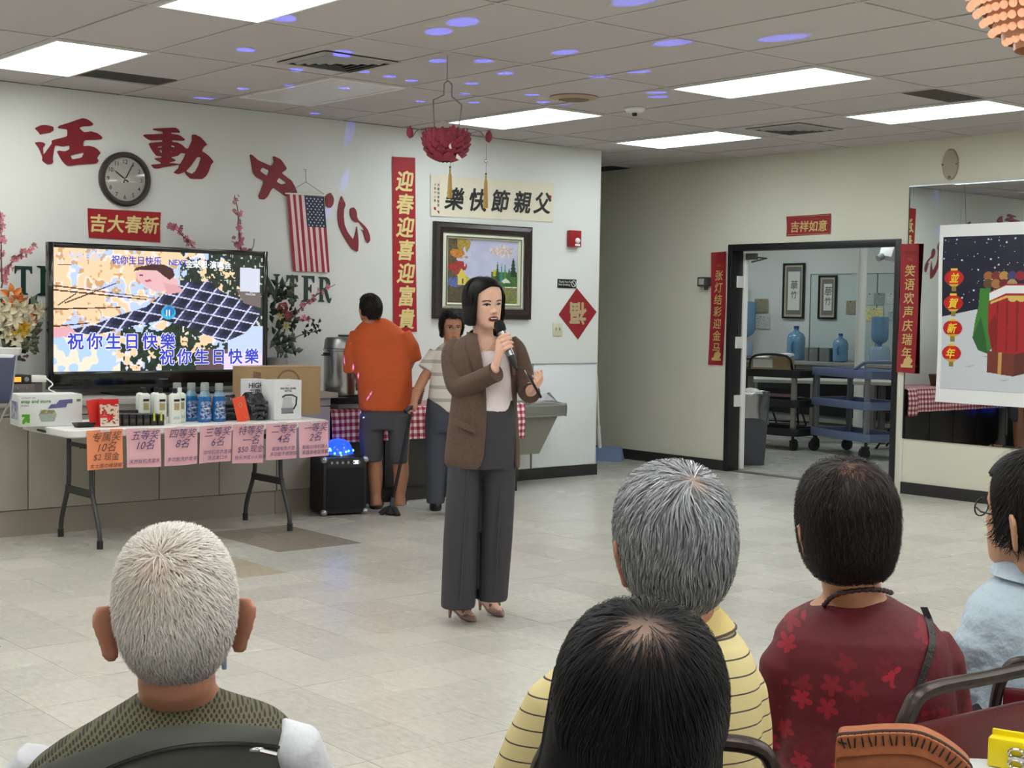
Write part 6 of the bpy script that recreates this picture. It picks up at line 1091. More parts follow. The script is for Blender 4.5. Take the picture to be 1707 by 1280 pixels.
# face
eyew = mat('eye_white', srgb(206, 200, 196), .25); iris = mat('eye_dark', srgb(28, 20, 18), .2); browm = mat('brow_dark', srgb(48, 36, 34), .7); lipm = mat('lip_rose', srgb(168, 82, 84), .4); mouthm = mat('mouth_dark', srgb(56, 18, 22), .6); teethm = mat('teeth', srgb(226, 220, 212), .3)
def almond(cx, cz, w, h, tilt=0.0): return [(cx + w * math.cos(a), cz + h * math.sin(a) * (1.0 if math.sin(a) > 0 else .7) + tilt * math.cos(a)) for a in [k * PI / 8 for k in range(16)]]
def arc(cx, cz, w, h, t, sx=1): return [(cx + sx * w * (u * 2 - 1), cz + h * (1 - (u * 2 - 1) ** 2)) for u in np.linspace(0, 1, 7)] + [(cx + sx * w * (u * 2 - 1), cz - t + h * (1 - (u * 2 - 1) ** 2)) for u in np.linspace(1, 0, 7)]
def eyes(body, hd, root, brow=browm, z=.113, open_=.0066):
    for sx in (-1, 1):
        decal(body, hd, almond(sx * .031, z, .0145, open_, .001 * sx), eyew, 'eye', .0012, root); decal(body, hd, [(sx * .031 + .0058 * math.cos(a), z + .0005 + min(open_ * .9, .0058) * math.sin(a)) for a in [k * PI / 6 for k in range(12)]], iris, 'iris', .0020, root)
        decal(body, hd, arc(sx * .031, z + .0008, .0165, open_ * 1.05, .0032), iris, 'eyelash_line', .0024, root); decal(body, hd, arc(sx * .032, z + .0175, .0185, .0045, .0042), brow, 'eyebrow', .0016, root)
eyes(body, hd, body)
decal(body, hd, almond(0, .0455, .0265, .0160), lipm, 'lips', .0014, body); decal(body, hd, almond(0, .0450, .0215, .0105), mouthm, 'open_mouth', .0022, body); decal(body, hd, [(-.0165, .0520), (.0165, .0520), (.0145, .0472), (-.0145, .0472)], teethm, 'teeth', .0030, body)
for sx in (-1, 1): decal(body, hd, [(sx * .0068 + .0034 * math.cos(a), .0735 + .0018 * math.sin(a)) for a in [k * PI / 4 for k in range(8)]], mat('nostril_shade', srgb(96, 52, 44), .7), 'nostril', .0010, body)
# bob
sc = Scalp(.089, .110, .108, .12, 2.3); rs = np.random.RandomState(5)
def zend(ph):
    front = math.degrees(ph) % 360; d = abs((front - 270 + 180) % 360 - 180)       # degrees away from the face
    lim = 43 if front < 270 else 58
    if d < lim: return .196 - (.034 if front < 270 else .012) * (d / lim) ** 1.5
    if d < lim + 14: return (.162 if front < 270 else .184) * (1 - (d - lim) / 14) + .030 * (d - lim) / 14
    return .028 - .004 * min(1, (d - lim - 14) / 40)
blackt = lambda p: np.array((.0075, .0065, .007))
hair_cap('hair', wf, hd, sc, zend, blackt, thick=.020, ntheta=30, nphi=120, flare=lambda ph, s: .06 * math.sin(s * 2.6) - .10 * max(0, s - .75), seed=3)
def tone_black(P, rs): return np.array((.0075, .0065, .007)) * (1 + 1.6 * rs.rand(len(P), 1) ** 3)
def keepb(P): a = np.degrees(np.arctan2(P[:, 1] - HC[1], P[:, 0])); d = np.abs((a - 270 + 180) % 360 - 180); return (P[:, 2] > .12) & (d > 62) & ~((P[:, 2] > .18) & (P[:, 1] < .01))
flow_hair('hair_strands', wf, hd, Scalp(.0915, .1135, .1115, .12, 2.3), rs, 2600, keepb, lambda p: np.stack([p[:, 0] * 4, (p[:, 1]) * 4, -np.ones(len(p)) * .8], 1), lambda P, rs: np.clip(.13 * (P[:, 2] - .02) / .15, .03, .17) * (.8 + .2 * rs.rand(len(P))), .0022, lambda t, n, rs: .0015 + .002 * rs.rand(n), tone_black, seg=7, hang=True, jitter=.06)
# white top
top = MB(); top.rings(rows(f, [(584, 792, 846, .088, -.006), (592, 786, 852, .097, -.006), (610, 778, 856, .105, -.006), (645, 778, 855, .102, -.006), (672, 776, 857, .110, -.006), (684, 774, 858, .112, -.004)]))
fuse('white_top', top, mat('ivory_knit', srgb(228, 214, 216), .8, bump=.15, bscale=220), wf, .006, 2)
MB().tube(catmull([f.p(799, 572, -.075), f.p(806, 583, -.09), f.p(815, 580, -.092), f.p(824, 570, -.08)], 5), .0012, 4).build('necklace', mat('gold_chain', srgb(206, 170, 110), .3, .8), wf)
# trousers
tr = MB(); tr.rings(rows(f, [(664, 776, 858, .108), (690, 762, 862, .118), (720, 753, 863, .122), (750, 749, 862, .122), (780, 747, 860, .115)]))
tr.rings(rows(f, [(720, 753, 812, .10), (760, 748, 806, .105), (800, 745, 801, .105, -.01), (850, 742, 799, .105, -.015), (900, 739, 797, .105, -.015), (950, 737, 795, .105, -.015), (1000, 735, 793, .105, -.015), (1011, 735, 792, .105, -.015)])); tr.rings(rows(f, [(720, 802, 863, .10), (760, 801, 861, .10), (800, 803, 859, .10, .03), (850, 802, 857, .10, .04), (900, 800, 854, .10, .045), (950, 798, 850, .10, .05), (998, 796, 846, .10, .05)]))
trouser_m = mat('charcoal_trouser', srgb(54, 52, 58), .8, bump=.06, bscale=400)
fuse('trousers', tr, trouser_m, wf, .007, 3)
for x0, x1, y0, y1, dy in ((783, 768, 735, 1005, -.128), (838, 826, 735, 992, -.075)): MB().tube(catmull([f.p(x0 + (x1 - x0) * t, y0 + (y1 - y0) * t, dy + .018 * (1 - t)) for t in np.linspace(0, 1, 6)], 3), .006, 6).build('crease', trouser_m, wf)
# blazer: open shell, two sleeves, lapels, pocket
jk = mat('brown_tweed', srgb(88, 68, 57), .85, noise=.22, nscale=70, bump=.2, bscale=260); jin = mat('blazer_lining', srgb(60, 48, 44), .7)
J = [(556, 781, 839, 794, 829, .058), (562, 768, 848, 795, 834, .074), (570, 757, 857, 797, 840, .092), (582, 750, 864, 800, 847, .108), (600, 748, 866, 804, 852, .118), (625, 752, 864, 808, 855, .120), (650, 754, 862, 810, 856, .118), (675, 751, 862, 811, 857, .122), (700, 748, 864, 811, 859, .128), (730, 744, 866, 809, 861, .134), (758, 741, 867, 806, 862, .138), (771, 741, 867, 801, 862, .138), (777, 745, 866, 793, 863, .136)]
RR = []
for y, xl, xr, ol, orr, d in J:
    a, b, o1, o2 = f.p(xl, y), f.p(xr, y), f.p(ol, y, -.1), f.p(orr, y, -.1); cx, cy, A = (a[0] + b[0]) / 2, (a[1] + b[1]) / 2, (b[0] - a[0]) / 2; z = a[2]
    u1 = max(-1, min(1, (o1[0] - cx) / A)); u2 = max(-1, min(1, (o2[0] - cx) / A)); t1 = -math.acos(u1); t2 = -math.acos(u2) + 2 * PI if False else -math.acos(u2); n = 44; out, inn = [], []
    for k in range(n + 1):
        t = t1 - (t1 - (t2 - 2 * PI)) * k / n; out.append((cx + A * math.cos(t), cy + d * math.sin(t), z)); inn.append((cx + (A - .009) * math.cos(t), cy + (d - .009) * math.sin(t), z))
    RR.append(out + inn[::-1])
MB().rings(RR).build('blazer', jk, wf, smooth=1.0)
s1 = MB(); s1.tube(catmull([f.p(768, 572, .02), f.p(756, 588, .01), f.p(757, 618, -.01), f.p(766, 645, -.05), f.p(786, 640, -.10), f.p(812, 627, -.165), f.p(822, 622, -.185)], 4), np.interp(np.linspace(0, 1, 25), [0, .15, .5, .75, 1], [.046, .058, .056, .048, .044]), 20); fuse('blazer_sleeve', s1, jk, wf, .006, 3)
s2 = MB(); s2.tube(catmull([f.p(848, 570, .02), f.p(859, 584, .01), f.p(869, 612, .0), f.p(876, 640, -.01), f.p(879, 652, -.05), f.p(882, 655, -.10)], 4), np.interp(np.linspace(0, 1, 21), [0, .2, .6, 1], [.044, .052, .050, .044]), 20); fuse('blazer_sleeve', s2, jk, wf, .006, 3)
MB().tube([f.p(817, 625, -.175), f.p(827, 620, -.20)], [.045, .047], 20).build('cuff', jk, wf); MB().tube([f.p(881, 655, -.09), f.p(885, 655, -.118)], [.046, .048], 20).build('cuff', jk, wf)
def strip(name, inner, outer, m):
    A = catmull([f.p(*q) for q in inner], 5); B = catmull([f.p(*q) for q in outer], 5); th = np.array((0, .008, 0)); return MB().rings([[a, b, b + th, a + th] for a, b in zip(A, B)]).build(name, m, wf, smooth=.8)
strip('lapel', [(795, 556, -.06), (797, 572, -.108), (803, 600, -.135), (809, 640, -.14), (811, 668, -.14)], [(778, 553, -.035), (777, 574, -.098), (786, 604, -.13), (801, 640, -.138), (809, 668, -.138)], jk); strip('lapel', [(829, 556, -.06), (840, 568, -.10), (850, 590, -.11), (855, 625, -.10)], [(842, 553, -.03), (855, 570, -.065), (861, 592, -.075), (859, 625, -.085)], jk)
strip('collar', [(783, 552, .0), (795, 546, .05), (812, 545, .06), (828, 549, .05), (838, 554, .0)], [(779, 562, .0), (792, 560, .065), (812, 559, .08), (832, 560, .065), (843, 562, .0)], jk); strip('pocket_flap', [(753, 697, -.105), (770, 704, -.134), (792, 712, -.144)], [(753, 707, -.108), (770, 714, -.137), (791, 722, -.146)], jk)
# pumps
pump = mat('taupe_suede', srgb(146, 120, 112), .75); bow = mat('pump_bow', srgb(112, 84, 78), .6)
for h_, t_ in sh:
    d = t_ - h_; L = np.linalg.norm(d); u = d / L; v = np.array((-u[1], u[0], 0)); m_ = MB(); RG = []
    for s_, w, z0, z1 in ((-.02, .010, .050, .085), (.03, .026, .048, .092), (.16, .030, .042, .080), (.36, .030, .026, .058), (.58, .037, .004, .040), (.78, .036, .0, .042), (.93, .020, .0, .030), (1.03, .005, .002, .014)):
        c = h_ + u * L * s_; RG.append([c + v * w * math.cos(a) + np.array((0, 0, (z0 + z1) / 2 + (z1 - z0) / 2 * math.sin(a) * (0.55 if (math.sin(a) > 0 and .1 < s_ < .7) else 1))) for a in [k * PI / 8 for k in range(16)]])
    m_.rings(RG).tube([h_ + u * .012 + (0, 0, .07), h_ + u * .006 + (0, 0, .0)], [.014, .006], 8); pm_ = m_.build('pump', pump, wf)
    c = h_ + u * L * .66 + np.array((0, 0, .05)); MB().ball(c, (.008, .008, .007), 6, 5).rings([[c + v * s_ * .03 * t + np.array((0, 0, .010 * t * math.sin(a))) + u * .006 * math.cos(a) * t for a in [q * PI / 4 for q in range(8)]] for s_, t in ((-1, 1), (-1, .3), (1, .3), (1, 1))]).build('bow', bow, pm_)
# microphone and tablet: things she holds
MX = [f.world(q) for q in (mic_a, mic_b)]
def axis_thing(name, label, cat, a, b):
    d = (b - a).normalized(); t = thing(name, label, cat, a); y = Vector((a.x, a.y, 0)).normalized(); y = (y - d * y.dot(d)).normalized(); x = y.cross(d)
    t.rotation_euler = Matrix((x, y, d)).transposed().to_euler(); return t
t = axis_thing('microphone', 'silver and black hand microphone held by the woman in the blazer', 'microphone', MX[0], MX[1]); Lm = (MX[1] - MX[0]).length
MB().lathe([(.006, -.030), (.018, -.026), (.025, -.012), (.0265, .004), (.024, .022), (.019, .03)], n=20).build('foam_head', mat('mic_foam', srgb(20, 20, 20), .95, bump=.5, bscale=500), t); MB().lathe([(.0195, .03), (.0205, .036), (.018, .05), (.0165, Lm - .045)], n=20).build('barrel', mat('mic_silver', srgb(170, 170, 172), .25, .9), t); MB().lathe([(.0168, Lm - .045), (.0168, Lm - .008), (.012, Lm + .002), (.009, Lm + .02)], n=20).build('tail_cap', mat('mic_black', srgb(22, 22, 24), .35), t)
q = [f.world(f.p(*a)) for a in ((880, 622, -.21), (902, 663, -.21))]; t = axis_thing('tablet', 'thin black tablet seen edge-on in the woman\'s lowered hand', 'tablet', q[0], q[1]); Lt = (q[1] - q[0]).length; box_part('body', mat('tablet_black', srgb(18, 18, 20), .3), t, -.006, .006, -.04, .04, 0, Lt, .002); box_part('paper_slip', mat('slip_white', srgb(220, 224, 226), .4), t, .0065, .0075, -.03, .05, -.02, .08)
# ---------------------------------------------------------------- the two guests by the counter
def cropped_tone(c): return lambda P, rs: np.array(c) * (.7 + .9 * rs.rand(len(P), 1))
f = Fig(640, 10.66, 'man in an orange T-shirt and grey shorts seen from behind at the counter'); r_ = f.root
hd = Head(f.p(616, 540, .02), yaw=math.radians(205), pitch=math.radians(-16), roll=math.radians(6), k=1.0)
b_ = MB(); hd.add(b_, ear_out=.014); hd.neck(b_, f.p(628, 548, .03), .056, .066); b_.rings(under(f, [(540, 606, 652, .07, .03), (560, 596, 672, .09, .02), (620, 600, 676, .11), (680, 602, 678, .13), (700, 602, 678, .12)], .88))
b_.tube([f.p(592, 570, 0), f.p(592, 612, .04), f.p(600, 628, .14), f.p(612, 634, .16)], [.055, .045, .036, .028], 12); b_.tube([f.p(676, 568, .03), f.p(684, 600, .07), f.p(676, 620, .18), f.p(664, 628, .26)], [.055, .045, .036, .028], 12)
hand(b_, f.p(612, 634, .17), (.2, 1, -.1), (0, 0, -1), 1, .4); hand(b_, f.p(663, 628, .27), (-.3, 1, -.1), (0, 0, -1), -1, .4)
for x0, x1, y0, fx, fy in ((622, 625, 700, 627, 846), (666, 664, 700, 667, 838)):
    b_.tube([f.p(x0, y0, 0), f.p(x0 + 1, 765, 0), f.p(x0 + 3, 790, .0), f.p(fx - 1, 825, .01), f.p(fx, 843, .0)], [.085, .062, .058, .042, .045], 14); q = f.floor(fx, fy); b_.rings([sup((q[0], q[1] + (.03 if fx < 650 else -.03)), .042 * w, .12 * w, z, 16) for w, z in ((.95, .02), (1, .035), (.85, .06), (.5, .085))])
fuse('body', b_, skin_tan, r_, .009, 3)
for fx, fy in ((627, 846), (667, 838)): q = f.floor(fx, fy); q[1] += .0 if fx < 650 else -.06; MB().rings([sup((q[0], q[1] + .03), .05 * w, .135 * w, z, 18) for w, z in ((1, 0), (1.02, .01), (1, .022))]).tube(catmull([(q[0] - .05, q[1] + .03, .02), (q[0], q[1] + .08, .085), (q[0] + .05, q[1] + .03, .02)], 5), .012, 6).build('sandal', mat('sandal_brown', srgb(50, 40, 36), .6), r_)
s_ = MB(); s_.rings(rows(f, [(530, 612, 642, .06, .03), (536, 604, 654, .08, .03), (546, 594, 668, .10, .03), (562, 585, 682, .118, .03), (590, 586, 686, .13, .02), (630, 594, 687, .138), (660, 597, 688, .142), (681, 598, 687, .142), (684, 600, 685, .138)], e=2.6))
s_.tube([f.p(600, 556, .03), f.p(588, 590, .02), f.p(589, 620, .04)], [.075, .072, .078], 16); s_.tube([f.p(668, 558, .03), f.p(681, 580, .035), f.p(686, 602, .06)], [.080, .082, .082], 16)
fuse('tshirt', s_, mat('orange_jersey', srgb(192, 84, 36), .85, noise=.05, nscale=6, bump=.5, bscale=7), r_, .010, 4)
s_ = MB(); s_.rings(rows(f, [(672, 602, 684, .13), (700, 600, 684, .135), (715, 600, 683, .13)])); s_.rings(rows(f, [(690, 600, 642, .12), (730, 598, 640, .115), (768, 604, 636, .10)])); s_.rings(rows(f, [(690, 644, 684, .12), (730, 647, 682, .115), (771, 650, 679, .10)])); fuse('shorts', s_, mat('grey_shorts', srgb(70, 70, 76), .85, bump=.3, bscale=8), r_, .010, 2)
rs = np.random.RandomState(7); sc = Scalp(.079, .105, .1, .12); keep = lambda P: (P[:, 2] > .075) & ~((P[:, 1] < -.02) & (P[:, 2] < .19)) & ~((np.abs(P[:, 0]) > .06) & (P[:, 2] < .10))
flow_hair('hair', r_, hd, sc, rs, 3500, keep, lambda p: np.stack([p[:, 0] * 3, p[:, 1] * 3 + .3, -np.ones(len(p)) * .6], 1), lambda P, rs: .018 + .006 * rs.rand(len(P)), .0045, lambda t, n, rs: .002 + .003 * t, cropped_tone((.012, .010, .010)), seg=3)
# woman with the cane
f = Fig(728, 10.55, 'older woman in a white striped blouse and grey trousers leaning on a cane'); r_ = f.root
hd = Head(f.p(752, 570, 0), yaw=math.radians(12), pitch=math.radians(4), k=.98); b_ = MB(); hd.add(b_, ear_out=.012); hd.neck(b_, f.p(750, 588, .02), .05, .06); b_.rings(under(f, [(575, 730, 772, .07), (590, 716, 784, .09), (640, 722, 782, .11), (690, 716, 784, .115)], .86))
Wc = f.p(690, 672, -.16); b_.tube([f.p(730, 598, 0), f.p(708, 628, -.02), f.p(694, 655, -.10), Wc], [.040, .040, .036, .026], 12); b_.tube([f.p(785, 592, 0), f.p(792, 640, .05), f.p(780, 670, -.02)], [.05, .042, .03], 12); hand(b_, f.p(780, 672, -.02), (-.1, -.2, -1), (-1, 0, 0), 1, .3)
cn = f.p(686, 684, -.20)
b_.rings([[Wc + (cn - Wc) * t + np.array((math.cos(a) * w, math.sin(a) * w * .8, 0)) for a in [q * PI / 6 for q in range(12)]] for t, w in ((-.1, .026), (.3, .034), (.7, .036), (.95, .028))])
for i in range(4): y0 = -.03 + .02 * i; b_.tube([cn + (-.018, y0, .028), cn + (-.030, y0, .006), cn + (-.022, y0, -.016), cn + (-.004, y0, -.022)], [.010, .010, .009, .007], 8)
b_.tube([cn + (.012, -.03, .03), cn + (.026, -.025, .012), cn + (.024, -.02, -.012)], [.012, .011, .008], 8)
body = fuse('body', b_, skin_tan, r_, .0075, 2, disp=hd.face(1.0, 0)); eyes(body, hd, body); decal(body, hd, almond(0, .046, .020, .007), lipm, 'lips', .0014, body)
MB().tube([tuple(q) for q in hd.w([(-.031 + .02 * math.cos(a), -.112, .113 + .016 * math.sin(a)) for a in [k * PI / 8 for k in range(17)]])], .0012, 4).tube([tuple(q) for q in hd.w([(.031 + .02 * math.cos(a), -.112, .113 + .016 * math.sin(a)) for a in [k * PI / 8 for k in range(17)]])], .0012, 4).tube([tuple(q) for q in hd.w([(-.011, -.113, .115), (.011, -.113, .115)])], .0012, 4).build('spectacles', mat('thin_gold_frame', srgb(130, 110, 80), .3, .7), r_)
def zend2(ph):
    front = math.degrees(ph) % 360; d = abs((front - 270 + 180) % 360 - 180); return .172 if d < 38 else (.172 + (.07 - .172) * ((d - 38) / 30) if d < 68 else .06 - .03 * min(1, (d - 68) / 60))
hair_cap('hair', r_, hd, Scalp(.086, .112, .112, .12), zend2, lambda p: np.array((.010, .009, .009)), thick=.016, rag=.02, seed=4)
flow_hair('hair_strands', r_, hd, Scalp(.088, .114, .114, .12), np.random.RandomState(3), 1600, lambda P: (P[:, 2] > .07) & ~((P[:, 1] < -.02) & (P[:, 2] < .215)), lambda p: np.stack([p[:, 0] * 4, p[:, 1] * 4, -np.ones(len(p)) * .5], 1), lambda P, rs: .05 + .03 * rs.rand(len(P)), .004, lambda t, n, rs: .002 + .012 * t * rs.rand(n), tone_black, seg=5, jitter=.4)
s_ = MB(); s_.rings(rows(f, [(572, 738, 766, .06, .01), (578, 730, 776, .08), (588, 722, 784, .098), (605, 720, 788, .112), (640, 716, 788, .125), (668, 713, 790, .13), (684, 722, 788, .128), (694, 736, 780, .12)])); s_.tube([f.p(728, 588, 0), f.p(718, 602, -.005), f.p(709, 616, -.02)], [.060, .060, .062], 16); s_.tube([f.p(780, 588, 0), f.p(790, 620, .03)], [.062, .066], 16)
fuse('blouse', s_, wave_mat('striped_blouse', srgb(210, 204, 196), srgb(170, 162, 152), 3.4, 'Z', .28), r_, .0085, 3)
s_ = MB(); s_.rings(rows(f, [(664, 712, 788, .12), (700, 708, 788, .13), (720, 708, 786, .125)])); s_.rings(rows(f, [(700, 708, 752, .11), (760, 710, 748, .10), (838, 711, 741, .09)])); s_.rings(rows(f, [(700, 742, 786, .11), (760, 746, 784, .10), (838, 748, 780, .09)])); fuse('trousers', s_, mat('slate_trousers', srgb(62, 66, 76), .85, bump=.3, bscale=8), r_, .009, 2)
for x, y in ((726, 849), (764, 846)): q = f.floor(x, y); MB().rings([sup((q[0], q[1] + .02), .045 * w, .12 * l, z, 18) for w, l, z in ((1, 1, 0), (1.05, 1.02, .02), (.95, .95, .05), (.7, .62, .08), (.55, .45, .11))]).build('shoe', black_shoe, r_)
ca, cb = f.world(cn + (0, 0, .004)), on_z((653, 858), 0)
t = thing('walking_cane', 'black walking cane with a wide rubber foot in front of the man in shorts', 'cane', cb); v = ca - cb; Mx = t
cm = mat('cane_black', srgb(24, 24, 26), .45); MB().tube([(v.x * .0, v.y * .0, .06), (v.x * .04, v.y * .04, .10), tuple(v * .98)], .0125, 10).build('shaft', cm, t); MB().tube([tuple(v + Vector((-.07, -.02, -.01))), tuple(v + Vector((-.03, -.01, .015))), tuple(v + Vector((.05, .02, .02)))], .016, 10).build('handle', cm, t); MB().tube([(0, 0, .05), (v.x * .06, v.y * .06, .13)], .018, 10).build('ferrule', mat('ferrule_grey', srgb(70, 70, 74), .5), t)
foot = MB()
for k in range(3): a = k * 2 * PI / 3 + .5; foot.tube([(0, 0, .055), (.05 * math.cos(a), .05 * math.sin(a), .035), (.085 * math.cos(a), .085 * math.sin(a), .004)], [.02, .022, .02], 8)
foot.lathe([(.03, .0), (.055, .012), (.03, .055), (.018, .07)], n=14).build('rubber_foot', mat('foot_rubber', srgb(34, 34, 36), .8), t)
# ---------------------------------------------------------------- the seated listeners
def grow(f, R, zs, last, d): return R + [sup((last[0], last[1]), w, dd, z, 32) for z, w, dd in zs]
def keep_scalp(face=.03, nape=.02, ear=True):
    def k(P):
        m_ = (P[:, 2] > nape) & ~((P[:, 1] < -face) & (P[:, 2] < .18))
        return m_ & ~((np.abs(P[:, 0]) > .055) & (P[:, 2] < .105) & (P[:, 1] < .035)) if ear else m_
    return k
def whorl_flow(w, down=.5, swirl=0.0):
    def fl(p):
        d = p - np.array(w); o = d.copy(); o[:, 2] -= down * .1
        n = p - HC; t = np.cross(n, d) * swirl * 8; return o / np.maximum(np.linalg.norm(o, axis=1), .015)[:, None] + t
    return fl
# --- man with white cropped hair, mesh vest
f = Fig(292, 2.05, 'man with cropped white hair in an olive mesh vest, seen from behind'); r_ = f.root
hd = Head(f.p(294, 1146, .0), yaw=PI + math.radians(2), pitch=math.radians(-3), roll=math.radians(1.5), k=.98, wide=1.08)
b_ = MB(); hd.add(b_, ear_out=.027, ear_k=1.08); hd.neck(b_, f.p(298, 1178, .03), .055, .066)
R = under(f, [(1170, 222, 372, .07, .02), (1200, 150, 470, .085), (1260, 100, 480, .10), (1340, 90, 470, .11)]); c = f.p(285, 1340); b_.rings(R + [sup((c[0], c[1]), w, d, z, 32) for z, w, d in ((.75, .16, .10), (.5, .17, .12))])
eL, eR = f.p(60, 1480, .08), f.p(520, 1480, .08)
for a, e, sx in ((f.p(120, 1310, 0.02), f.p(50, 1480, .08), -1), (f.p(460, 1270, 0.01), eR, 1)): wr_ = np.array((sx * .10 + c[0], c[1] + .34, .58)); b_.tube([a, e, wr_], [.036, .034, .026], 12); hand(b_, wr_, (-sx * .3, 1, -.1), (0, 0, -1), -sx, .3)
fuse('body', b_, skin_ear, r_, .0042, 4)
vest_m = mat('olive_mesh_cloth', srgb(76, 74, 56), .85); nt = vest_m.node_tree; pb = nt.nodes['Principled BSDF']
tc = nt.nodes.new('ShaderNodeTexCoord'); mp = nt.nodes.new('ShaderNodeMapping'); mp.inputs['Rotation'].default_value = (0, math.radians(38), 0); mp.inputs['Scale'].default_value = (185, 0.0, 185); nt.links.new(tc.outputs['Object'], mp.inputs[0]); vo = nt.nodes.new('ShaderNodeTexVoronoi'); vo.inputs['Scale'].default_value = 1.0; vo.inputs['Randomness'].default_value = 0.12; nt.links.new(mp.outputs[0], vo.inputs['Vector'])
rp = nt.nodes.new('ShaderNodeValToRGB'); rp.color_ramp.elements[0].position = .30; rp.color_ramp.elements[1].position = .42; rp.color_ramp.elements[0].color = (*srgb(40, 38, 26), 1); rp.color_ramp.elements[1].color = (*srgb(98, 94, 70), 1); nt.links.new(vo.outputs['Distance'], rp.inputs[0]); nt.links.new(rp.outputs[0], pb.inputs['Base Color']); bp = nt.nodes.new('ShaderNodeBump'); bp.inputs['Strength'].default_value = .5; bp.inputs['Distance'].default_value = .002; nt.links.new(vo.outputs['Distance'], bp.inputs['Height']); nt.links.new(bp.outputs[0], pb.inputs['Normal'])
VR = [(1142, 262, 352, .052, .03), (1150, 244, 362, .062, .025), (1160, 222, 378, .070, .02), (1172, 202, 412, .078, .015), (1188, 172, 462, .088, .008), (1206, 140, 486, .096), (1228, 100, 494, .104), (1255, 62, 498, .111), (1290, 32, 500, .117), (1340, 24, 500, .122)]
cc = f.p(262, 1340); s_ = MB(); s_.rings(rows(f, VR, e=2.1) + [sup((cc[0], cc[1]), w, d, z, 32, 2.1) for z, w, d in ((.72, .20, .13), (.52, .195, .135))]); fuse('mesh_vest', s_, vest_m, r_, .0065, 4)
s_ = MB(); s_.tube([f.p(455, 1232, .0), f.p(488, 1246, .01), f.p(508, 1300, .03), f.p(520, 1380, .06)], [.034, .044, .046, .048], 18); fuse('tshirt_sleeve', s_, mat('white_jersey', srgb(218, 220, 226), .85, bump=.25, bscale=12), r_, .006, 3); s_ = MB(); s_.tube([f.p(70, 1262, .02), f.p(52, 1300, .03), f.p(40, 1400, .06)], [.035, .045, .052], 18); fuse('tshirt_sleeve', s_, mat('white_jersey'), r_, .006, 3)
band_m = mat('vest_grey_canvas', srgb(74, 76, 70), .8, bump=.15, bscale=60)
from mathutils.bvhtree import BVHTree
def drape(o, f, rows_, m, name, off=.004, thick=.003, parent=None, n=22):
    """a strip of cloth laid on the back of a garment: two picture-row edges dropped on to its surface"""
    bv = BVHTree.FromPolygons([v.co for v in o.data.vertices], [tuple(p.vertices) for p in o.data.polygons]); up = [np.array(q, float) for q in catmull([(*q, 0) for q in rows_[0]], 6)]; lo = [np.array(q, float) for q in catmull([(*q, 0) for q in rows_[1]], 6)]; eye = f.Mi @ Vector((0, 0, CAM_H)); RG = []
    def hit(p_):
        q = Vector(f.p(p_[0], p_[1], 0)); d = (q - eye).normalized(); h = bv.ray_cast(eye, d)[0]; return (h if h is not None else q) - d * off
    for a, b in zip(up, lo):
        front = [hit(a + (b - a) * t) for t in np.linspace(0, 1, 7)]; RG.append(front + [p - Vector((0, -thick, 0)) for p in front[::-1]])
    return MB().rings(RG).build(name, m, parent or f.root, smooth=1.0)
vest = [o for o in S.objects if o.name.startswith('mesh_vest')][-1]
yoke = drape(vest, f, (((66, 1278), (150, 1248), (230, 1222), (310, 1208), (400, 1208), (482, 1218)), ((60, 1330), (150, 1290), (230, 1258), (310, 1240), (400, 1236), (484, 1244))), band_m, 'yoke_band')
lowp = drape(vest, f, (((60, 1334), (150, 1295), (230, 1263), (310, 1245), (400, 1241), (484, 1249)), ((60, 1410), (150, 1400), (230, 1400), (310, 1400), (400, 1400), (484, 1400))), mat('vest_panel', srgb(66, 68, 62), .85, bump=.2, bscale=40), 'back_panel', .003)
drape(vest, f, (((62, 1331), (150, 1291.5), (230, 1259.5), (310, 1241.5), (400, 1237.5), (470, 1244)), ((62, 1336), (150, 1296), (230, 1264), (310, 1246), (400, 1242), (470, 1248))), mat('zip_black', srgb(34, 34, 34), .4, .3), 'zip', .008)
drape(vest, f, (((476, 1204), (481, 1216), (486, 1245), (487, 1290), (488, 1340)), ((485, 1206), (491, 1218), (496, 1245), (497, 1290), (498, 1340))), band_m, 'armhole_trim', .004); drape(vest, f, (((226, 1166), (262, 1148), (300, 1141), (340, 1139), (362, 1147)), ((230, 1174), (264, 1156), (300, 1149), (340, 1147), (364, 1155))), band_m, 'collar_trim', .004)
pz = f.p(428, 1250, -.13); MB().ball(pz, (.010, .004, .004), 8, 6).tube([pz + (.004, -.004, 0), pz + (.026, -.006, -.006)], .0035, 6).build('zip_pull', mat('zip_chrome', srgb(200, 200, 200), .2, .9), r_)
q = f.p(374, 1082, .02); MB().cbox(q + (0, 0, -.014), (.007, .010, .030)).build('mask_strap', mat('strap_blue', srgb(150, 186, 216), .6), r_, bevel=.002)
seated_lower(f, (c[0], c[1]), dark_trouser, black_shoe)
rs = np.random.RandomState(1); sc = Scalp(.0835, .108, .104, .118, 2.3); wl = (.030, .085, .195)
def tone_white(P, rs):
    base = np.array(srgb(226, 220, 214)) * (.72 + .42 * rs.rand(len(P), 1)); gm = np.clip((.13 - P[:, 2]) / .09, 0, 1)[:, None] * (.35 + .65 * rs.rand(len(P), 1)); base = base * (1 - gm) + np.array(srgb(150, 144, 146)) * gm; d = np.linalg.norm(P - wl, axis=1); w_ = np.exp(-(d / .045) ** 2)[:, None] * (rs.rand(len(P), 1) > .35); return base * (1 - w_ * .6) + np.array(srgb(190, 158, 132)) * w_ * .6
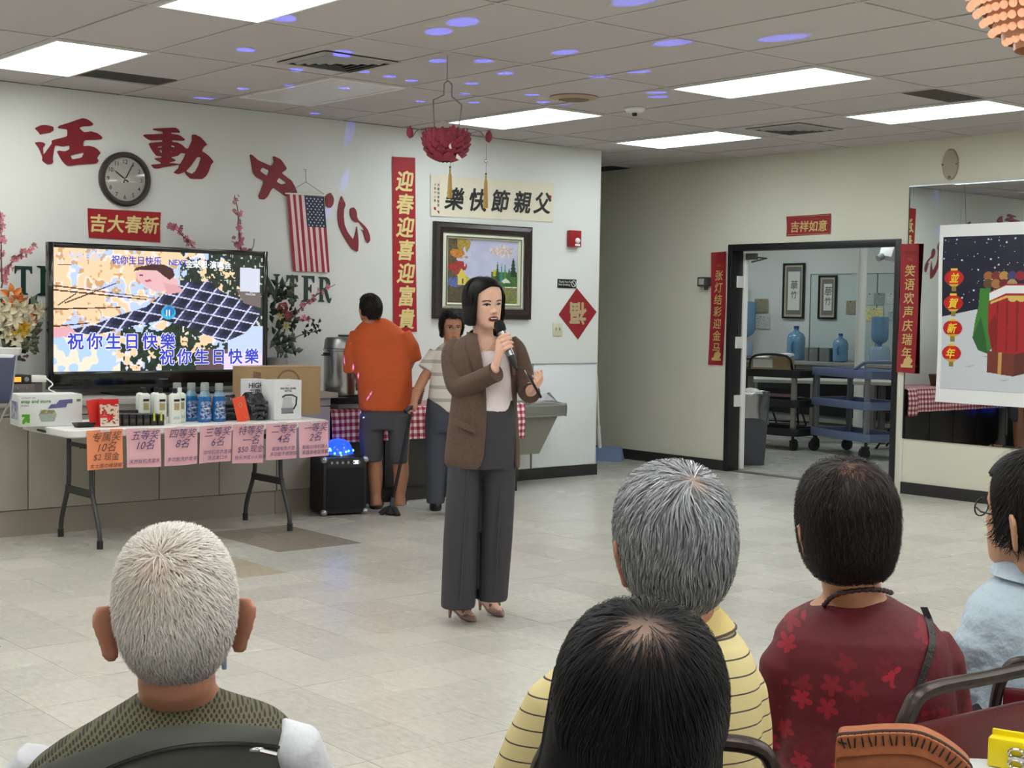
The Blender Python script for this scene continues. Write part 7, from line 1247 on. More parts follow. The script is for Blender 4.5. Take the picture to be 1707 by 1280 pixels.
hair_cap('scalp_hair', r_, hd, Scalp(.0805, .105, .101, .118, 2.3), lambda ph: (lambda d: .17 if d < 70 else (.105 if d < 112 else .030))(abs((math.degrees(ph) - 270 + 180) % 360 - 180)), lambda p: np.array(srgb(196, 176, 164)) if p[2] > .12 else np.array(srgb(150, 142, 142)), HAIR_G, thick=.006, hug=1.0)
flow_hair('hair', r_, hd, sc, rs, 16000, lambda P: (P[:, 2] > .022 + .012 * np.sin(P[:, 0] * 90)) & ~((np.abs(P[:, 0]) > .06) & (P[:, 2] < .115) & (P[:, 1] < .04)), whorl_flow(wl, .35, .10), lambda P, rs: .021 + .012 * rs.rand(len(P)), .0015, lambda t, n, rs: .001 + (.0035 + .004 * rs.rand(n)) * t, tone_white, HAIR_G, seg=4, jitter=.28)
# --- man with wavy grey hair, yellow striped polo
f = Fig(1122, 2.3, 'man with swept grey hair in a yellow striped polo shirt, seen from behind'); r_ = f.root
hd = Head(f.p(1127, 1018, .0), yaw=PI + math.radians(14), pitch=math.radians(-4), roll=math.radians(4), k=.97, wide=1.06); b_ = MB(); hd.add(b_, ear_out=.018, ear_k=1.1); hd.neck(b_, f.p(1098, 1060, .03), .060, .068)
R = under(f, [(1040, 1020, 1180, .08, .02), (1080, 930, 1240, .09), (1160, 900, 1255, .11), (1260, 900, 1250, .115)]); c = f.p(1075, 1260); b_.rings(R + [sup((c[0], c[1]), w, d, z, 32) for z, w, d in ((.75, .17, .11), (.5, .18, .12))])
for a, e, sx in ((f.p(915, 1170, 0), f.p(858, 1330, .05), -1), (f.p(1232, 1150, 0.01), f.p(1252, 1330, .06), 1)): wr_ = np.array((sx * .10 + c[0], c[1] + .34, .58)); b_.tube([a, e, wr_], [.036, .034, .026], 12); hand(b_, wr_, (-sx * .3, 1, -.1), (0, 0, -1), -sx, .3)
fuse('body', b_, skin_ear, r_, .0045, 4)
polo = wave_mat('yellow_striped_knit', srgb(218, 202, 146), srgb(72, 58, 62), 12.5, 'Z', .09, distort=.35)
s_ = MB(); s_.rings(rows(f, [(1024, 1040, 1192, .066, .03), (1034, 1018, 1208, .078, .02), (1048, 996, 1226, .090, .015), (1066, 975, 1242, .098), (1090, 950, 1256, .106), (1125, 924, 1266, .114), (1170, 906, 1270, .122), (1230, 900, 1270, .126), (1290, 898, 1268, .128)]) + [sup((c[0], c[1]), w, d, z, 32) for z, w, d in ((.70, .185, .135), (.50, .19, .14))])
s_.tube([f.p(962, 1140, 0), f.p(928, 1176, .0), f.p(898, 1240, .01), f.p(874, 1310, .02)], [.044, .052, .055, .058], 18); s_.tube([f.p(1222, 1110, 0), f.p(1240, 1150, .0), f.p(1246, 1210, .01), f.p(1246, 1280, .02)], [.034, .038, .040, .042], 18); fuse('polo_shirt', s_, polo, r_, .0065, 4)
cl = mat('yellow_collar', srgb(224, 202, 132), .8, bump=.1, bscale=300); CR = []
for z_, gx, gy, lift in ((1016, .072, .066, 0), (1014, .078, .072, .0), (1036, .092, .090, .0), (1052, .104, .098, .0)):
    q = f.p(1118, z_, .02); CR.append([(q[0] + gx * math.cos(a) + (.012 if lift else 0), q[1] + gy * math.sin(a), q[2] - .012 * (math.cos(a) if z_ > 1030 else .4 * math.cos(a)) * -1) for a in [PI * .86 + k * PI * 1.28 / 20 for k in range(21)]])
MB().rings(CR, False, False, False).build('collar', cl, r_, smooth=1.0, fix=False); MB().tube(CR[-1], .0022, 5).build('collar_piping', mat('piping_dark', srgb(84, 66, 60), .7), r_)
seated_lower(f, (c[0], c[1]), mat('khaki_trouser_cloth', srgb(120, 110, 92), .8), black_shoe)
rs = np.random.RandomState(2); sc = Scalp(.089, .115, .110, .128, 2.3); wl = (-.018, .075, .205)
def tone_grey(P, rs): k = rs.rand(len(P), 1); top = np.clip((P[:, 2] - .12) / .1, 0, 1)[:, None]; return np.array(srgb(166, 168, 172)) * (.36 + .68 * k ** 1.3 + .28 * top * k) * np.where(rs.rand(len(P), 1) > .93, 1.6, 1.0)
hair_cap('scalp_hair', r_, hd, Scalp(.0855, .111, .106, .128, 2.3), lambda ph: (lambda d: .19 if d < 66 else (.10 if d < 108 else .012))(abs((math.degrees(ph) - 270 + 180) % 360 - 180)), lambda p: np.array(srgb(120, 116, 116)) if np.linalg.norm(p - np.array(wl)) > .05 else np.array(srgb(158, 134, 122)), HAIR_G, thick=.008, hug=.85)
def flow_b(p): b0 = whorl_flow(wl, .8, .22)(p); return b0 + np.stack([.3 * np.sin(p[:, 2] * 60 + p[:, 0] * 25), 0 * p[:, 0], -.5 * (p[:, 2] < .15)], 1)
flow_hair('hair', r_, hd, sc, rs, 9000, lambda P: (P[:, 2] > .03) & ~((np.abs(P[:, 0]) > .064) & (P[:, 2] < .095) & (P[:, 1] < .03)), flow_b, lambda P, rs: .05 + .035 * rs.rand(len(P)), .0017, lambda t, n, rs: .0015 + (.004 + .007 * rs.rand(n)) * math.sin(t * 2.6) ** 1, tone_grey, HAIR_G, seg=7, jitter=.10)
# --- woman with long straight black hair, nearest
f = Fig(1075, 1.6, 'woman with long straight black hair, nearest the camera, seen from behind'); r_ = f.root
hd = Head(f.p(1046, 1352, .0), yaw=PI + math.radians(4), pitch=math.radians(-8), roll=math.radians(-4), k=1.0); b_ = MB(); hd.add(b_, ears=False); hd.neck(b_, f.p(1085, 1440, .03), .05, .058); c = f.p(1090, 1530); zc = c[2]
b_.rings([sup((c[0], c[1]), w, d, z, 32) for z, w, d in ((zc + .06, .07, .06), (zc + .02, .15, .08), (zc - .04, .185, .10), (zc - .2, .165, .11), (.5, .17, .12))])
for sx in (-1, 1): wr_ = np.array((c[0] + sx * .1, c[1] + .32, .58)); b_.tube([(c[0] + sx * .18, c[1], zc), (c[0] + sx * .22, c[1] + .06, zc - .26), wr_], [.045, .038, .026], 12); hand(b_, wr_, (-sx * .3, 1, -.1), (0, 0, -1), -sx, .3, .92)
fuse('body', b_, skin, r_, .007, 3); s_ = MB(); s_.rings([sup((c[0], c[1]), w, d, z, 32) for z, w, d in ((zc + .045, .10, .075), (zc + .02, .165, .09), (zc - .04, .20, .115), (zc - .2, .18, .125), (.52, .185, .135))])
for sx in (-1, 1): s_.tube([(c[0] + sx * .17, c[1], zc + .0), (c[0] + sx * .22, c[1] + .04, zc - .18)], [.058, .062], 16)
fuse('dark_top', s_, mat('black_cotton', srgb(26, 26, 32), .85), r_, .008, 3); seated_lower(f, (c[0], c[1]), dark_trouser, black_shoe)
sc = Scalp(.091, .112, .108, .12, 2.25); pl = np.array((.004, .062, .222))
def zl(ph): d = abs((math.degrees(ph) - 270 + 180) % 360 - 180); return .185 if d < 45 else (.185 - (.185 + .02) * ((d - 45) / 22) if d < 67 else -.02 - .14 * min(1, (d - 67) / 40))
def tl(p): w_ = math.exp(-((p[0] - .012) / .042) ** 2 - ((p[1] - .060) / .026) ** 2) * (p[2] > .16) * .75; return np.array((.006, .0055, .0065)) * (1 - w_) + np.array(srgb(166, 140, 126)) * w_
hair_cap('hair', r_, hd, sc, zl, tl, mat('hair_mass', rough=.75, spec=.1, attr='tone'), thick=.018, ntheta=40, nphi=110, flare=lambda ph, s: .10 * math.sin(min(s, 1) * 1.5) + .10 * s)
rs = np.random.RandomState(6); sc2 = Scalp(.0925, .1135, .1095, .12, 2.25)
def keep_l(P): a = np.degrees(np.arctan2(P[:, 1] - HC[1], P[:, 0])); d = np.abs((a - 270 + 180) % 360 - 180); w_ = np.exp(-((P[:, 0] - .012) / .040) ** 2 - ((P[:, 1] - .060) / .028) ** 2) * (P[:, 2] > .16); return (P[:, 2] > .10) & (d > 55) & (rs.rand(len(P)) > w_ * .62)
flow_hair('hair_strands', r_, hd, sc2, rs, 8500, keep_l, lambda p: np.stack([(p[:, 0] - .004) * 9, (p[:, 1] - .055) * 7, -np.ones(len(p)) * .45], 1), lambda P, rs: .26 + .20 * rs.rand(len(P)), .0011, lambda t, n, rs: .0008 + .0045 * rs.rand(n) ** 2, lambda P, rs: np.array((.006, .0055, .0065)) * (1 + 2.2 * rs.rand(len(P), 1) ** 3), seg=14, hang=True, jitter=.05)
# --- woman in the dark red patterned blouse
f = Fig(1432, 2.75, 'woman with thinning black hair in a dark red blossom-patterned blouse, seen from behind'); r_ = f.root
hd = Head(f.p(1412, 968, .0), yaw=PI + math.radians(16), pitch=math.radians(-8), roll=math.radians(4), k=.99); b_ = MB(); hd.add(b_); hd.neck(b_, f.p(1425, 1015, .04), .056, .066)
R = under(f, [(1000, 1345, 1505, .07, .02), (1030, 1300, 1560, .085), (1100, 1290, 1580, .105), (1200, 1295, 1580, .115)]); c = f.p(1438, 1240); b_.rings(R + [sup((c[0], c[1]), w, d, z, 32) for z, w, d in ((.62, .165, .115), (.5, .17, .12))])
for a, e, sx in ((f.p(1318, 1110, 0), f.p(1310, 1300, .06), -1), (f.p(1558, 1110, 0), f.p(1584, 1290, .08), 1)): wr_ = np.array((sx * .10 + c[0], c[1] + .33, .56)); b_.tube([a, e, wr_], [.036, .034, .026], 12); hand(b_, wr_, (-sx * .3, 1, -.1), (0, 0, -1), -sx, .3, .93)
fuse('body', b_, skin_old, r_, .0065, 3)
redm = mat('oxblood_crepe', srgb(94, 8, 26), .7, bump=.3, bscale=7); nt = redm.node_tree; pb = nt.nodes['Principled BSDF']
# blossom sprays woven into the cloth: five-petalled shapes from a polar pattern round scattered points
tc = nt.nodes.new('ShaderNodeTexCoord'); s0_ = nt.nodes.new('ShaderNodeSeparateXYZ'); nt.links.new(tc.outputs['Object'], s0_.inputs[0]); mp = nt.nodes.new('ShaderNodeCombineXYZ'); nt.links.new(s0_.outputs[0], mp.inputs[0]); nt.links.new(s0_.outputs[2], mp.inputs[1]); vo = nt.nodes.new('ShaderNodeTexVoronoi'); vo.voronoi_dimensions = '2D'; vo.inputs['Scale'].default_value = 19; nt.links.new(mp.outputs[0], vo.inputs['Vector'])
vo.inputs['Randomness'].default_value = .9; sb_ = nt.nodes.new('ShaderNodeVectorMath'); sb_.operation = 'SUBTRACT'; nt.links.new(mp.outputs[0], sb_.inputs[0]); nt.links.new(vo.outputs['Position'], sb_.inputs[1]); sx_ = nt.nodes.new('ShaderNodeSeparateXYZ'); nt.links.new(sb_.outputs[0], sx_.inputs[0])
def mth(op, a, b=None, v=None):
    n = nt.nodes.new('ShaderNodeMath'); n.operation = op; nt.links.new(a, n.inputs[0])
    if b is not None: nt.links.new(b, n.inputs[1])
    if v is not None: n.inputs[1].default_value = v
    return n.outputs[0]
an = mth('ARCTAN2', sx_.outputs[0], sx_.outputs[1]); pet = mth('ABSOLUTE', mth('SINE', mth('MULTIPLY', an, v=2.5))); rad = mth('ADD', mth('MULTIPLY', pet, v=.26), v=.14); wn = nt.nodes.new('ShaderNodeSeparateColor'); nt.links.new(vo.outputs['Color'], wn.inputs[0]); on = mth('GREATER_THAN', wn.outputs[0], v=.25); ins_ = mth('LESS_THAN', vo.outputs['Distance'], rad); fl_ = mth('MULTIPLY', mth('MULTIPLY', ins_, on), wn.outputs[1])
n3 = nt.nodes.new('ShaderNodeTexNoise'); n3.inputs['Scale'].default_value = 9; nt.links.new(mp.outputs[0], n3.inputs['Vector']); fl_ = mth('MULTIPLY', fl_, mth('GREATER_THAN', n3.outputs['Fac'], v=.44)); mx = nt.nodes.new('ShaderNodeMix'); mx.data_type = 'RGBA'; mx.inputs['A'].default_value = (*srgb(92, 8, 24), 1); mx.inputs['B'].default_value = (*srgb(164, 24, 48), 1); nt.links.new(fl_, mx.inputs['Factor']); nt.links.new(mx.outputs['Result'], pb.inputs['Base Color'])
s_ = MB(); s_.rings(rows(f, [(994, 1378, 1488, .066, .03), (1003, 1362, 1502, .076, .025), (1014, 1338, 1526, .086, .018), (1030, 1310, 1556, .096, .01), (1056, 1290, 1576, .106), (1085, 1284, 1584, .114), (1130, 1288, 1588, .122), (1190, 1292, 1596, .128), (1260, 1290, 1600, .150)]) + [sup((c[0], c[1]), w, d, z, 32) for z, w, d in ((.58, .205, .165), (.52, .205, .165))])
s_.tube([f.p(1326, 1076, 0), f.p(1310, 1105, .0), f.p(1306, 1200, .02), f.p(1310, 1290, .06), f.p(1345, 1330, .22)], [.040, .051, .052, .052, .048], 18); s_.tube([f.p(1550, 1066, 0), f.p(1566, 1098, .0), f.p(1578, 1190, .03), f.p(1584, 1280, .08), f.p(1555, 1330, .25)], [.040, .047, .050, .050, .048], 18); fuse('red_blouse', s_, redm, r_, .0065, 4); bl = [o for o in S.objects if o.name.startswith('red_blouse')][-1]
drape(bl, f, (((1534, 1012), (1545, 1040), (1549, 1070), (1538, 1110), (1522, 1160), (1512, 1200)), ((1546, 1012), (1557, 1040), (1560, 1072), (1549, 1114), (1533, 1164), (1523, 1204))), mat('strap_black_leather', srgb(28, 26, 28), .45, bump=.4, bscale=160), 'bag_strap', .006)
nk = mat('bead_maroon', srgb(58, 24, 30), .3); P_ = catmull([f.p(1374, 1008, -.02), f.p(1390, 993, -.058), f.p(1428, 984, -.072), f.p(1466, 983, -.058), f.p(1486, 988, -.01)], 10)
m_ = MB()
for k, q in enumerate(P_): m_.ball(q, .0045 if k % 3 else .0055, 7, 5)
tag(m_.build('bead_necklace', nk, r_), kind='stuff'); MB().tube([tuple(hd.w([(.079, -.085, .112)])[0]), tuple(hd.w([(.080, .02, .115)])[0])], .0022, 6).tube([tuple(q) for q in hd.w([(.079, -.085, .112), (.078, -.092, .122), (.074, -.098, .10)])], .0022, 6).build('spectacles', black_paint, r_)
seated_lower(f, (c[0], c[1]), dark_trouser, black_shoe)
sc = Scalp(.088, .112, .106, .142, 2.4); rs = np.random.RandomState(9); wl = np.array((0, .045, .228)); ztone = lambda p: (lambda w_: np.array((.011, .0085, .008)) * (1 - w_) + np.array(srgb(176, 132, 116)) * w_)(.55 * math.exp(-(np.linalg.norm(p - wl) / .038) ** 2))
hair_cap('hair', r_, hd, sc, lambda ph: (lambda d: .18 if d < 50 else (.18 - .125 * (d - 50) / 22 if d < 72 else .055 - .035 * min(1, (d - 72) / 45)))(abs((math.degrees(ph) - 270 + 180) % 360 - 180)), ztone, thick=.014, rag=.022, seed=2, nphi=110, hug=1.0)
flow_hair('hair_strands', r_, hd, Scalp(.0895, .1135, .1075, .146, 2.4), rs, 8000, lambda P: (P[:, 2] > .045) & (P[:, 1] > -.06) & (rs.rand(len(P)) > .85 * np.exp(-(np.linalg.norm(P - wl, axis=1) / .034) ** 2)), lambda p: np.stack([(p[:, 0]) * 7, (p[:, 1] - .03) * 7, -np.ones(len(p)) * .5], 1), lambda P, rs: np.clip(.045 + .075 * rs.rand(len(P)), 0, P[:, 2] + .02), .0017, lambda t, n, rs: .001 + .009 * rs.rand(n) * t, lambda P, rs: np.array((.011, .0085, .008)) * (1 + 2.6 * rs.rand(len(P), 1) ** 3), seg=9, jitter=.14, zmin=lambda P: np.full(len(P), .020))
# --- woman in the pale blue shirt at the edge of the picture
f = Fig(1724, 3.1, 'woman with black hair and glasses in a pale blue shirt at the right edge'); r_ = f.root
hd = Head(f.p(1722, 952, .0), yaw=PI + math.radians(56), pitch=math.radians(-4), roll=math.radians(3), k=1.11); b_ = MB(); hd.add(b_); hd.neck(b_, f.p(1716, 990, .03), .052, .062)
R = under(f, [(975, 1655, 1790, .07, .02), (1020, 1620, 1830, .09), (1100, 1615, 1840, .11)]); c = f.p(1730, 1200); b_.rings(R + [sup((c[0], c[1]), w, d, z, 32) for z, w, d in ((.62, .16, .115), (.5, .17, .12))])
for a, e, sx in ((f.p(1612, 1080, 0), f.p(1612, 1290, .06), -1), (f.p(1850, 1080, 0), f.p(1860, 1290, .08), 1)): wr_ = np.array((sx * .10 + c[0], c[1] + .33, .58)); b_.tube([a, e, wr_], [.036, .034, .026], 12); hand(b_, wr_, (-sx * .3, 1, -.1), (0, 0, -1), -sx, .3, .93)
body = fuse('body', b_, skin_old, r_, .006, 3, disp=hd.face(1.0, 0)); eyes(body, hd, body); decal(body, hd, almond(0, .046, .020, .007), lipm, 'lips', .0014, body)
shm = mat('pale_blue_cotton', srgb(184, 202, 216), .8, bump=.7, bscale=11)
s_ = MB(); s_.rings(rows(f, [(955, 1672, 1776, .060, .02), (968, 1654, 1790, .074, .02), (985, 1632, 1812, .090, .012), (1005, 1612, 1832, .104, .006), (1040, 1600, 1848, .114), (1100, 1602, 1852, .122), (1200, 1606, 1856, .13)]) + [sup((c[0], c[1]), w, d, z, 32) for z, w, d in ((.58, .18, .14), (.52, .185, .145))])
s_.tube([f.p(1644, 1040, 0), f.p(1630, 1075, -.01), f.p(1630, 1150, .01), f.p(1634, 1280, .06), f.p(1670, 1310, .22)], [.048, .054, .054, .052, .05], 18); s_.tube([f.p(1820, 1020, 0), f.p(1846, 1090, .0), f.p(1852, 1280, .08)], [.055, .06, .055], 18); fuse('blue_shirt', s_, shm, r_, .0065, 3)
CR = []
for y_, gx, gy in ((938, .064, .062), (940, .070, .068), (964, .092, .088)): q = f.p(1722, y_, .02); CR.append([(q[0] + gx * math.cos(a), q[1] + gy * math.sin(a), q[2] - .010 * math.cos(a)) for a in [PI * .8 + k * PI * 1.4 / 20 for k in range(21)]])
MB().rings(CR, False, False, False).build('collar', shm, r_, smooth=1.0, fix=False)
sp_ = [tuple(q) for q in hd.w([(-.032 + .022 * math.cos(a), -.102, .112 + .018 * math.sin(a)) for a in [k * PI / 8 for k in range(17)]])]; sq_ = [tuple(q) for q in hd.w([(.032 + .022 * math.cos(a), -.102, .112 + .018 * math.sin(a)) for a in [k * PI / 8 for k in range(17)]])]
MB().tube(sp_, .0018, 5).tube(sq_, .0018, 5).tube([tuple(q) for q in hd.w([(-.010, -.104, .114), (.010, -.104, .114)])], .0018, 5).tube([tuple(q) for q in hd.w([(.054, -.098, .114), (.079, -.07, .114), (.080, .01, .112)])], .002, 5).tube([tuple(q) for q in hd.w([(-.054, -.098, .114), (-.079, -.07, .114), (-.080, .01, .112)])], .002, 5).build('spectacles', black_paint, r_)
seated_lower(f, (c[0], c[1]), dark_trouser, black_shoe)
sc = Scalp(.088, .112, .110, .126, 2.25); rs = np.random.RandomState(12)
hair_cap('hair', r_, hd, sc, lambda ph: (lambda d: .178 if d < 44 else (.178 - .09 * (d - 44) / 20 if d < 64 else (.088 if d < 104 else .088 - .075 * min(1, (d - 104) / 14))))(abs((math.degrees(ph) - 270 + 180) % 360 - 180)), lambda p: np.array((.010, .009, .009)), thick=.014, rag=.012, seed=6, nphi=110)
flow_hair('hair_strands', r_, hd, Scalp(.0895, .1135, .1115, .126, 2.25), rs, 3600, lambda P: (P[:, 2] > .09) & (P[:, 1] > -.02), lambda p: np.stack([(p[:, 0]) * 7, (p[:, 1] - .02) * 7, -np.ones(len(p)) * .5], 1), lambda P, rs: .04 + .04 * rs.rand(len(P)), .0018, lambda t, n, rs: .001 + .007 * rs.rand(n) * t, lambda P, rs: np.array((.010, .009, .009)) * (1 + 2.4 * rs.rand(len(P), 1) ** 3), seg=7, jitter=.10)
# ---------------------------------------------------------------- chairs, the near table and what lies on it
chm = mat('chair_bronze_metal', srgb(66, 58, 54), .38, .75, noise=.35, nscale=60)
def banquet_chair(label, loc, rz, H=.86):
    t = thing('banquet_chair', label, 'chair', (*loc, 0), rz, 'maroon vinyl metal chairs')
    MB().rings([rrect(.20, .20, .05, .42), rrect(.215, .215, .055, .44), rrect(.215, .215, .055, .47), rrect(.18, .18, .05, .495)]).build('seat', ch_red, t)
    MB().rings([[(x, y + dy, z) for x, y in ((-.19, -.214), (.19, -.214), (.19, -.194), (-.19, -.194))] for z, dy in ((.54, 0), (.56, -.006), (.66, -.02), (H - .075, -.032), (H - .06, -.030))]).build('backrest', ch_red, t, bevel=.006)
    MB().tube(catmull([(-.205, -.19, .42), (-.205, -.205, .60), (-.205, -.232, H - .10), (-.19, -.24, H - .035), (-.15, -.243, H - .002), (0, -.243, H), (.15, -.243, H - .002), (.19, -.24, H - .035), (.205, -.232, H - .10), (.205, -.205, .60), (.205, -.19, .42)], 6), .0155, 10, flat=.8).build('back_frame', chm, t)
    for sx in (-1, 1): MB().tube([(sx * .20, -.19, .43), (sx * .215, -.25, 0)], .012, 8).build('leg', chm, t); MB().tube([(sx * .20, .19, .43), (sx * .21, .215, 0)], .012, 8).build('leg', chm, t)
    MB().rings([[(x * s, y * s, z) for x, y in ((-.205, -.205), (.205, -.205), (.205, .205), (-.205, .205))] for s, z in ((1, .405), (1, .425), (.9, .425), (.9, .405))], True, True).build('seat_frame', chm, t); return t
def seat_under(person_index, label, turn=0.0, back=.0):
    r = S.objects[person_index]; o = r.location; a = r.rotation_euler.z; return o, a
# under each listener: behind the hips stands the backrest
PEOPLE = [o for o in S.objects if o.name.startswith('person')]
def chair_for(key, label, turn=0.0, H=.86, shift=(0, 0)):
    r = [o for o in PEOPLE if key in o['label']][0]; hips = [c_ for c_ in S.objects if c_.parent == r and c_.name.startswith('trousers')][0]; q = [Vector(c) for c in hips.bound_box]; cx_ = (q[0].x + q[6].x) / 2; yb = min(v.y for v in q); w = Matrix.Translation(r.location) @ Matrix.Rotation(r.rotation_euler.z, 4, 'Z') @ Vector((cx_ + shift[0], yb + .175 + shift[1], 0))
    return banquet_chair(label, (w.x, w.y), r.rotation_euler.z + turn, H)
chair_for('mesh vest', 'maroon metal chair under the white-haired man in the mesh vest'); chair_for('yellow', 'bronze-framed chair under the grey-haired man, its rail corner at his right', 0, .87, (.02, .0)).scale = (.88, 1, 1); chair_for('long straight', 'maroon metal chair under the long-haired woman, hidden below her'); chair_for('pale blue', 'maroon metal chair under the woman in the pale blue shirt', 0, .80, (.12, 0))
q = at(1530, 1200, 2.52); banquet_chair('bronze-framed maroon chair on which the woman in the dark red blouse sits askew', (q.x + .10, q.y + .16), math.atan2(q.y, q.x) - PI / 2 + math.radians(50), .865)
# near table at the lower right
tp = at(1655, 1246, 2.50); tz_ = .745
t = thing('near_table', 'white table at the lower right with the bag and the yellow binder on it', 'table', (0, 0, 0)); rz_ = math.atan2(tp.y, tp.x) - PI / 2; c0 = on_z((1600, 1262), tz_); t.location = (c0.x, c0.y, 0); t.rotation_euler = (0, 0, rz_ + math.radians(14))
MB().rings([[(x, y, z) for x, y in ((-.02 + s, .0 - s), (-.02 + s, -1.1), (1.5, -1.1), (1.5, .0 - s))] for s, z in ((.006, tz_ - .035), (0, tz_ - .03), (0, tz_ - .004), (.004, tz_))]).build('tabletop', mat('near_table_white', srgb(226, 230, 232), .3), t)
for x in (.1, 1.4):
    for y in (-.12, -1.0): MB().cyl((x, y, 0), (x, y, tz_ - .03), .02, n=10).build('leg', leg_g, t)
# brown bag with a whip-stitched flap
bp_ = at(1500, 1262, 2.12); rzb = math.atan2(bp_.y, bp_.x) - PI / 2
t = thing('brown_bag', 'brown suede bag with black whip stitches along its curved flap', 'bag', (bp_.x, bp_.y, tz_ + .001), rzb); sued = mat('tan_suede', srgb(166, 98, 62), .85, noise=.16, nscale=18, bump=.2, bscale=120)
px2m = 2.12 / FPX
def bx(px, py): q = at(px, py, 2.12); return ((px - 1500) * px2m, q.z - tz_)
edge = [bx(*p) for p in ((1397, 1240), (1402, 1229), (1430, 1224), (1475, 1217), (1525, 1215), (1560, 1226), (1590, 1244), (1610, 1262), (1612, 1275))]; E_ = catmull([(x, 0, z) for x, z in edge], 6)
out = [(E_[0][0] - .003, 0.0)] + [(p[0], p[2]) for p in E_] + [(E_[-1][0] + .002, 0.0)]
MB().prism(out, -.035, .035).build('body', sued, t, bevel=.006); fl = [(x, z + .004) for x, z in [(p[0], p[2]) for p in E_]]; fl2 = [(x, max(z - .030, .0)) for x, z in fl]
MB().rings([[(a[0], -.040, a[1]), (b[0], -.040, b[1]), (b[0], -.035, b[1]), (a[0], -.030, a[1])] for a, b in zip(fl, fl2)]).build('flap', mat('tan_suede_flap', srgb(178, 104, 64), .85, noise=.16, nscale=18, bump=.2, bscale=120), t, smooth=1.0)
MB().tube([(x, -.030, z + .001) for x, z in fl], .0028, 6).build('edge_piping', mat('piping_brown', srgb(66, 44, 34), .7), t)
stm = mat('thread_black', srgb(26, 20, 18), .7); Ls = np.cumsum([0] + [math.dist(fl[i], fl[i + 1]) for i in range(len(fl) - 1)])
for k in range(22):
    s_ = (k + .4) / 22 * Ls[-1]; i = min(int(np.searchsorted(Ls, s_)) - 1, len(fl) - 2); i = max(i, 0); u = (s_ - Ls[i]) / max(Ls[i + 1] - Ls[i], 1e-9); a = (fl[i][0] + (fl[i + 1][0] - fl[i][0]) * u, fl[i][1] + (fl[i + 1][1] - fl[i][1]) * u); d_ = (fl[i + 1][0] - fl[i][0], fl[i + 1][1] - fl[i][1]); n_ = math.hypot(*d_); nx, nz = d_[1] / n_, -d_[0] / n_
    if nz > 0: nx, nz = -nx, -nz
    MB().tube([(a[0], -.034, a[1]), (a[0] + nx * .004 , -.042, a[1] + nz * .004), (a[0] + nx * .017 + .002 * (k % 3 - 1), -.042, a[1] + nz * .017)], .0013, 5).build('stitch', stm, t)
# yellow binder block with a spring clip
yb = at(1690, 1226, 2.40); t = thing('yellow_binder', 'bright yellow plastic binder block with a steel clip on the near table', 'binder', (yb.x, yb.y, tz_ + .001), math.atan2(yb.y, yb.x) - PI / 2 - math.radians(12)); ym = mat('binder_yellow', srgb(236, 214, 22), .35)
MB().rings([[(-.035, -.03, z), (.14, -.03, z), (.14, .03, z), (-.035, .03, z)] for z in (0, .048)]).build('body', ym, t, bevel=.003); MB().box(-.034, .14, -.004, .004, .048, .056).build('ridge', ym, t); st2 = mat('clip_steel', srgb(190, 190, 186), .18, .95)
for z in (.012, .030): MB().tube([(.012 + .012 * math.cos(a), -.034 + .0 * a, z + .007 * math.sin(a)) for a in [k * PI / 8 for k in range(17)]], .0022, 6).build('ring_clip', st2, t)
MB().box(.0, .05, -.036, -.031, .018, .026).build('clip_bar', st2, t, bevel=.001)
# striped garment over the chair arm behind the long-haired woman
q = at(1278, 1272, 2.15); t = thing('folded_garment', 'folded pale garment with dark and pink stripes under the bronze chair rail', 'garment', (q.x, q.y, .745), math.atan2(q.y, q.x) - PI / 2)
MB().rings([[( -.045 + .10 * u, -.02 - .012 * math.sin(u * 5 + v * 3), -.12 + .16 * v - .04 * u * (1 - v)) for u in np.linspace(0, 1, 9)] + [(-.045 + .10 * u, .02, -.12 + .16 * v - .04 * u * (1 - v)) for u in np.linspace(1, 0, 9)] for v in np.linspace(0, 1, 8)]).build('cloth', wave_mat('striped_garment', srgb(196, 188, 200), srgb(44, 40, 80), 8, 'DIAGONAL', .22), t, smooth=1.0)
# ---------------------------------------------------------------- crystal chandelier at the upper right, hanging lotus
cc_ = at(1760, -60, 5.6); t = thing('chandelier', 'peach glass bead chandelier cut off by the upper right corner', 'chandelier', (cc_.x, cc_.y, CEIL)); bead = mat('peach_glass_bead', srgb(240, 196, 166), .08, trans=.35, coat=.6, emit=.32, emitcol=srgb(255, 200, 160))  # bead emission stands in for light passing through the glass
zb = [(z, r) for z, r in ((-.10, .44), (-.13, .435), (-.16, .43))]; ball = MB().ball((0, 0, 0), .017, 8, 6).mesh('bead', bead); drop = MB().lathe([(.002, 0), (.011, -.012), (.008, -.03), (.001, -.042)], n=6).mesh('bead', bead)
MB().lathe([(.36, 0), (.40, -.02), (.42, -.08), (.41, -.09), (.05, -.05)], n=40, cap1=False).build('canopy', mat('chandelier_gold', srgb(206, 150, 92), .3, .8), t); nb = 0; cnt = []
vis_dir = math.atan2(-cc_.y, -cc_.x)
for row in range(3):
    for k in range(64): a = vis_dir + (k - 32) * PI / 64 * 1.9; cnt.append((.432 * math.cos(a), .432 * math.sin(a), -.075 - .026 * row, drop if row == 2 else ball))
for row in range(9):
    z = -.12 - row * .036; r = .33 * math.sqrt(max(0.0, 1 - (row / 9.2) ** 2)) + .015; n = max(6, int(2 * PI * r / .040))
    for k in range(n):
        a = 2 * PI * (k + .5 * (row % 2)) / n
        if math.cos(a - vis_dir) > -.35: cnt.append((r * math.cos(a), r * math.sin(a), z, ball))
cnt.sort(key=lambda b: -(math.cos(math.atan2(b[1], b[0]) - vis_dir)))
for x, y, z, me in cnt[:290]: link_mesh('bead', me, t, (x, y, z))
m_ = MB()
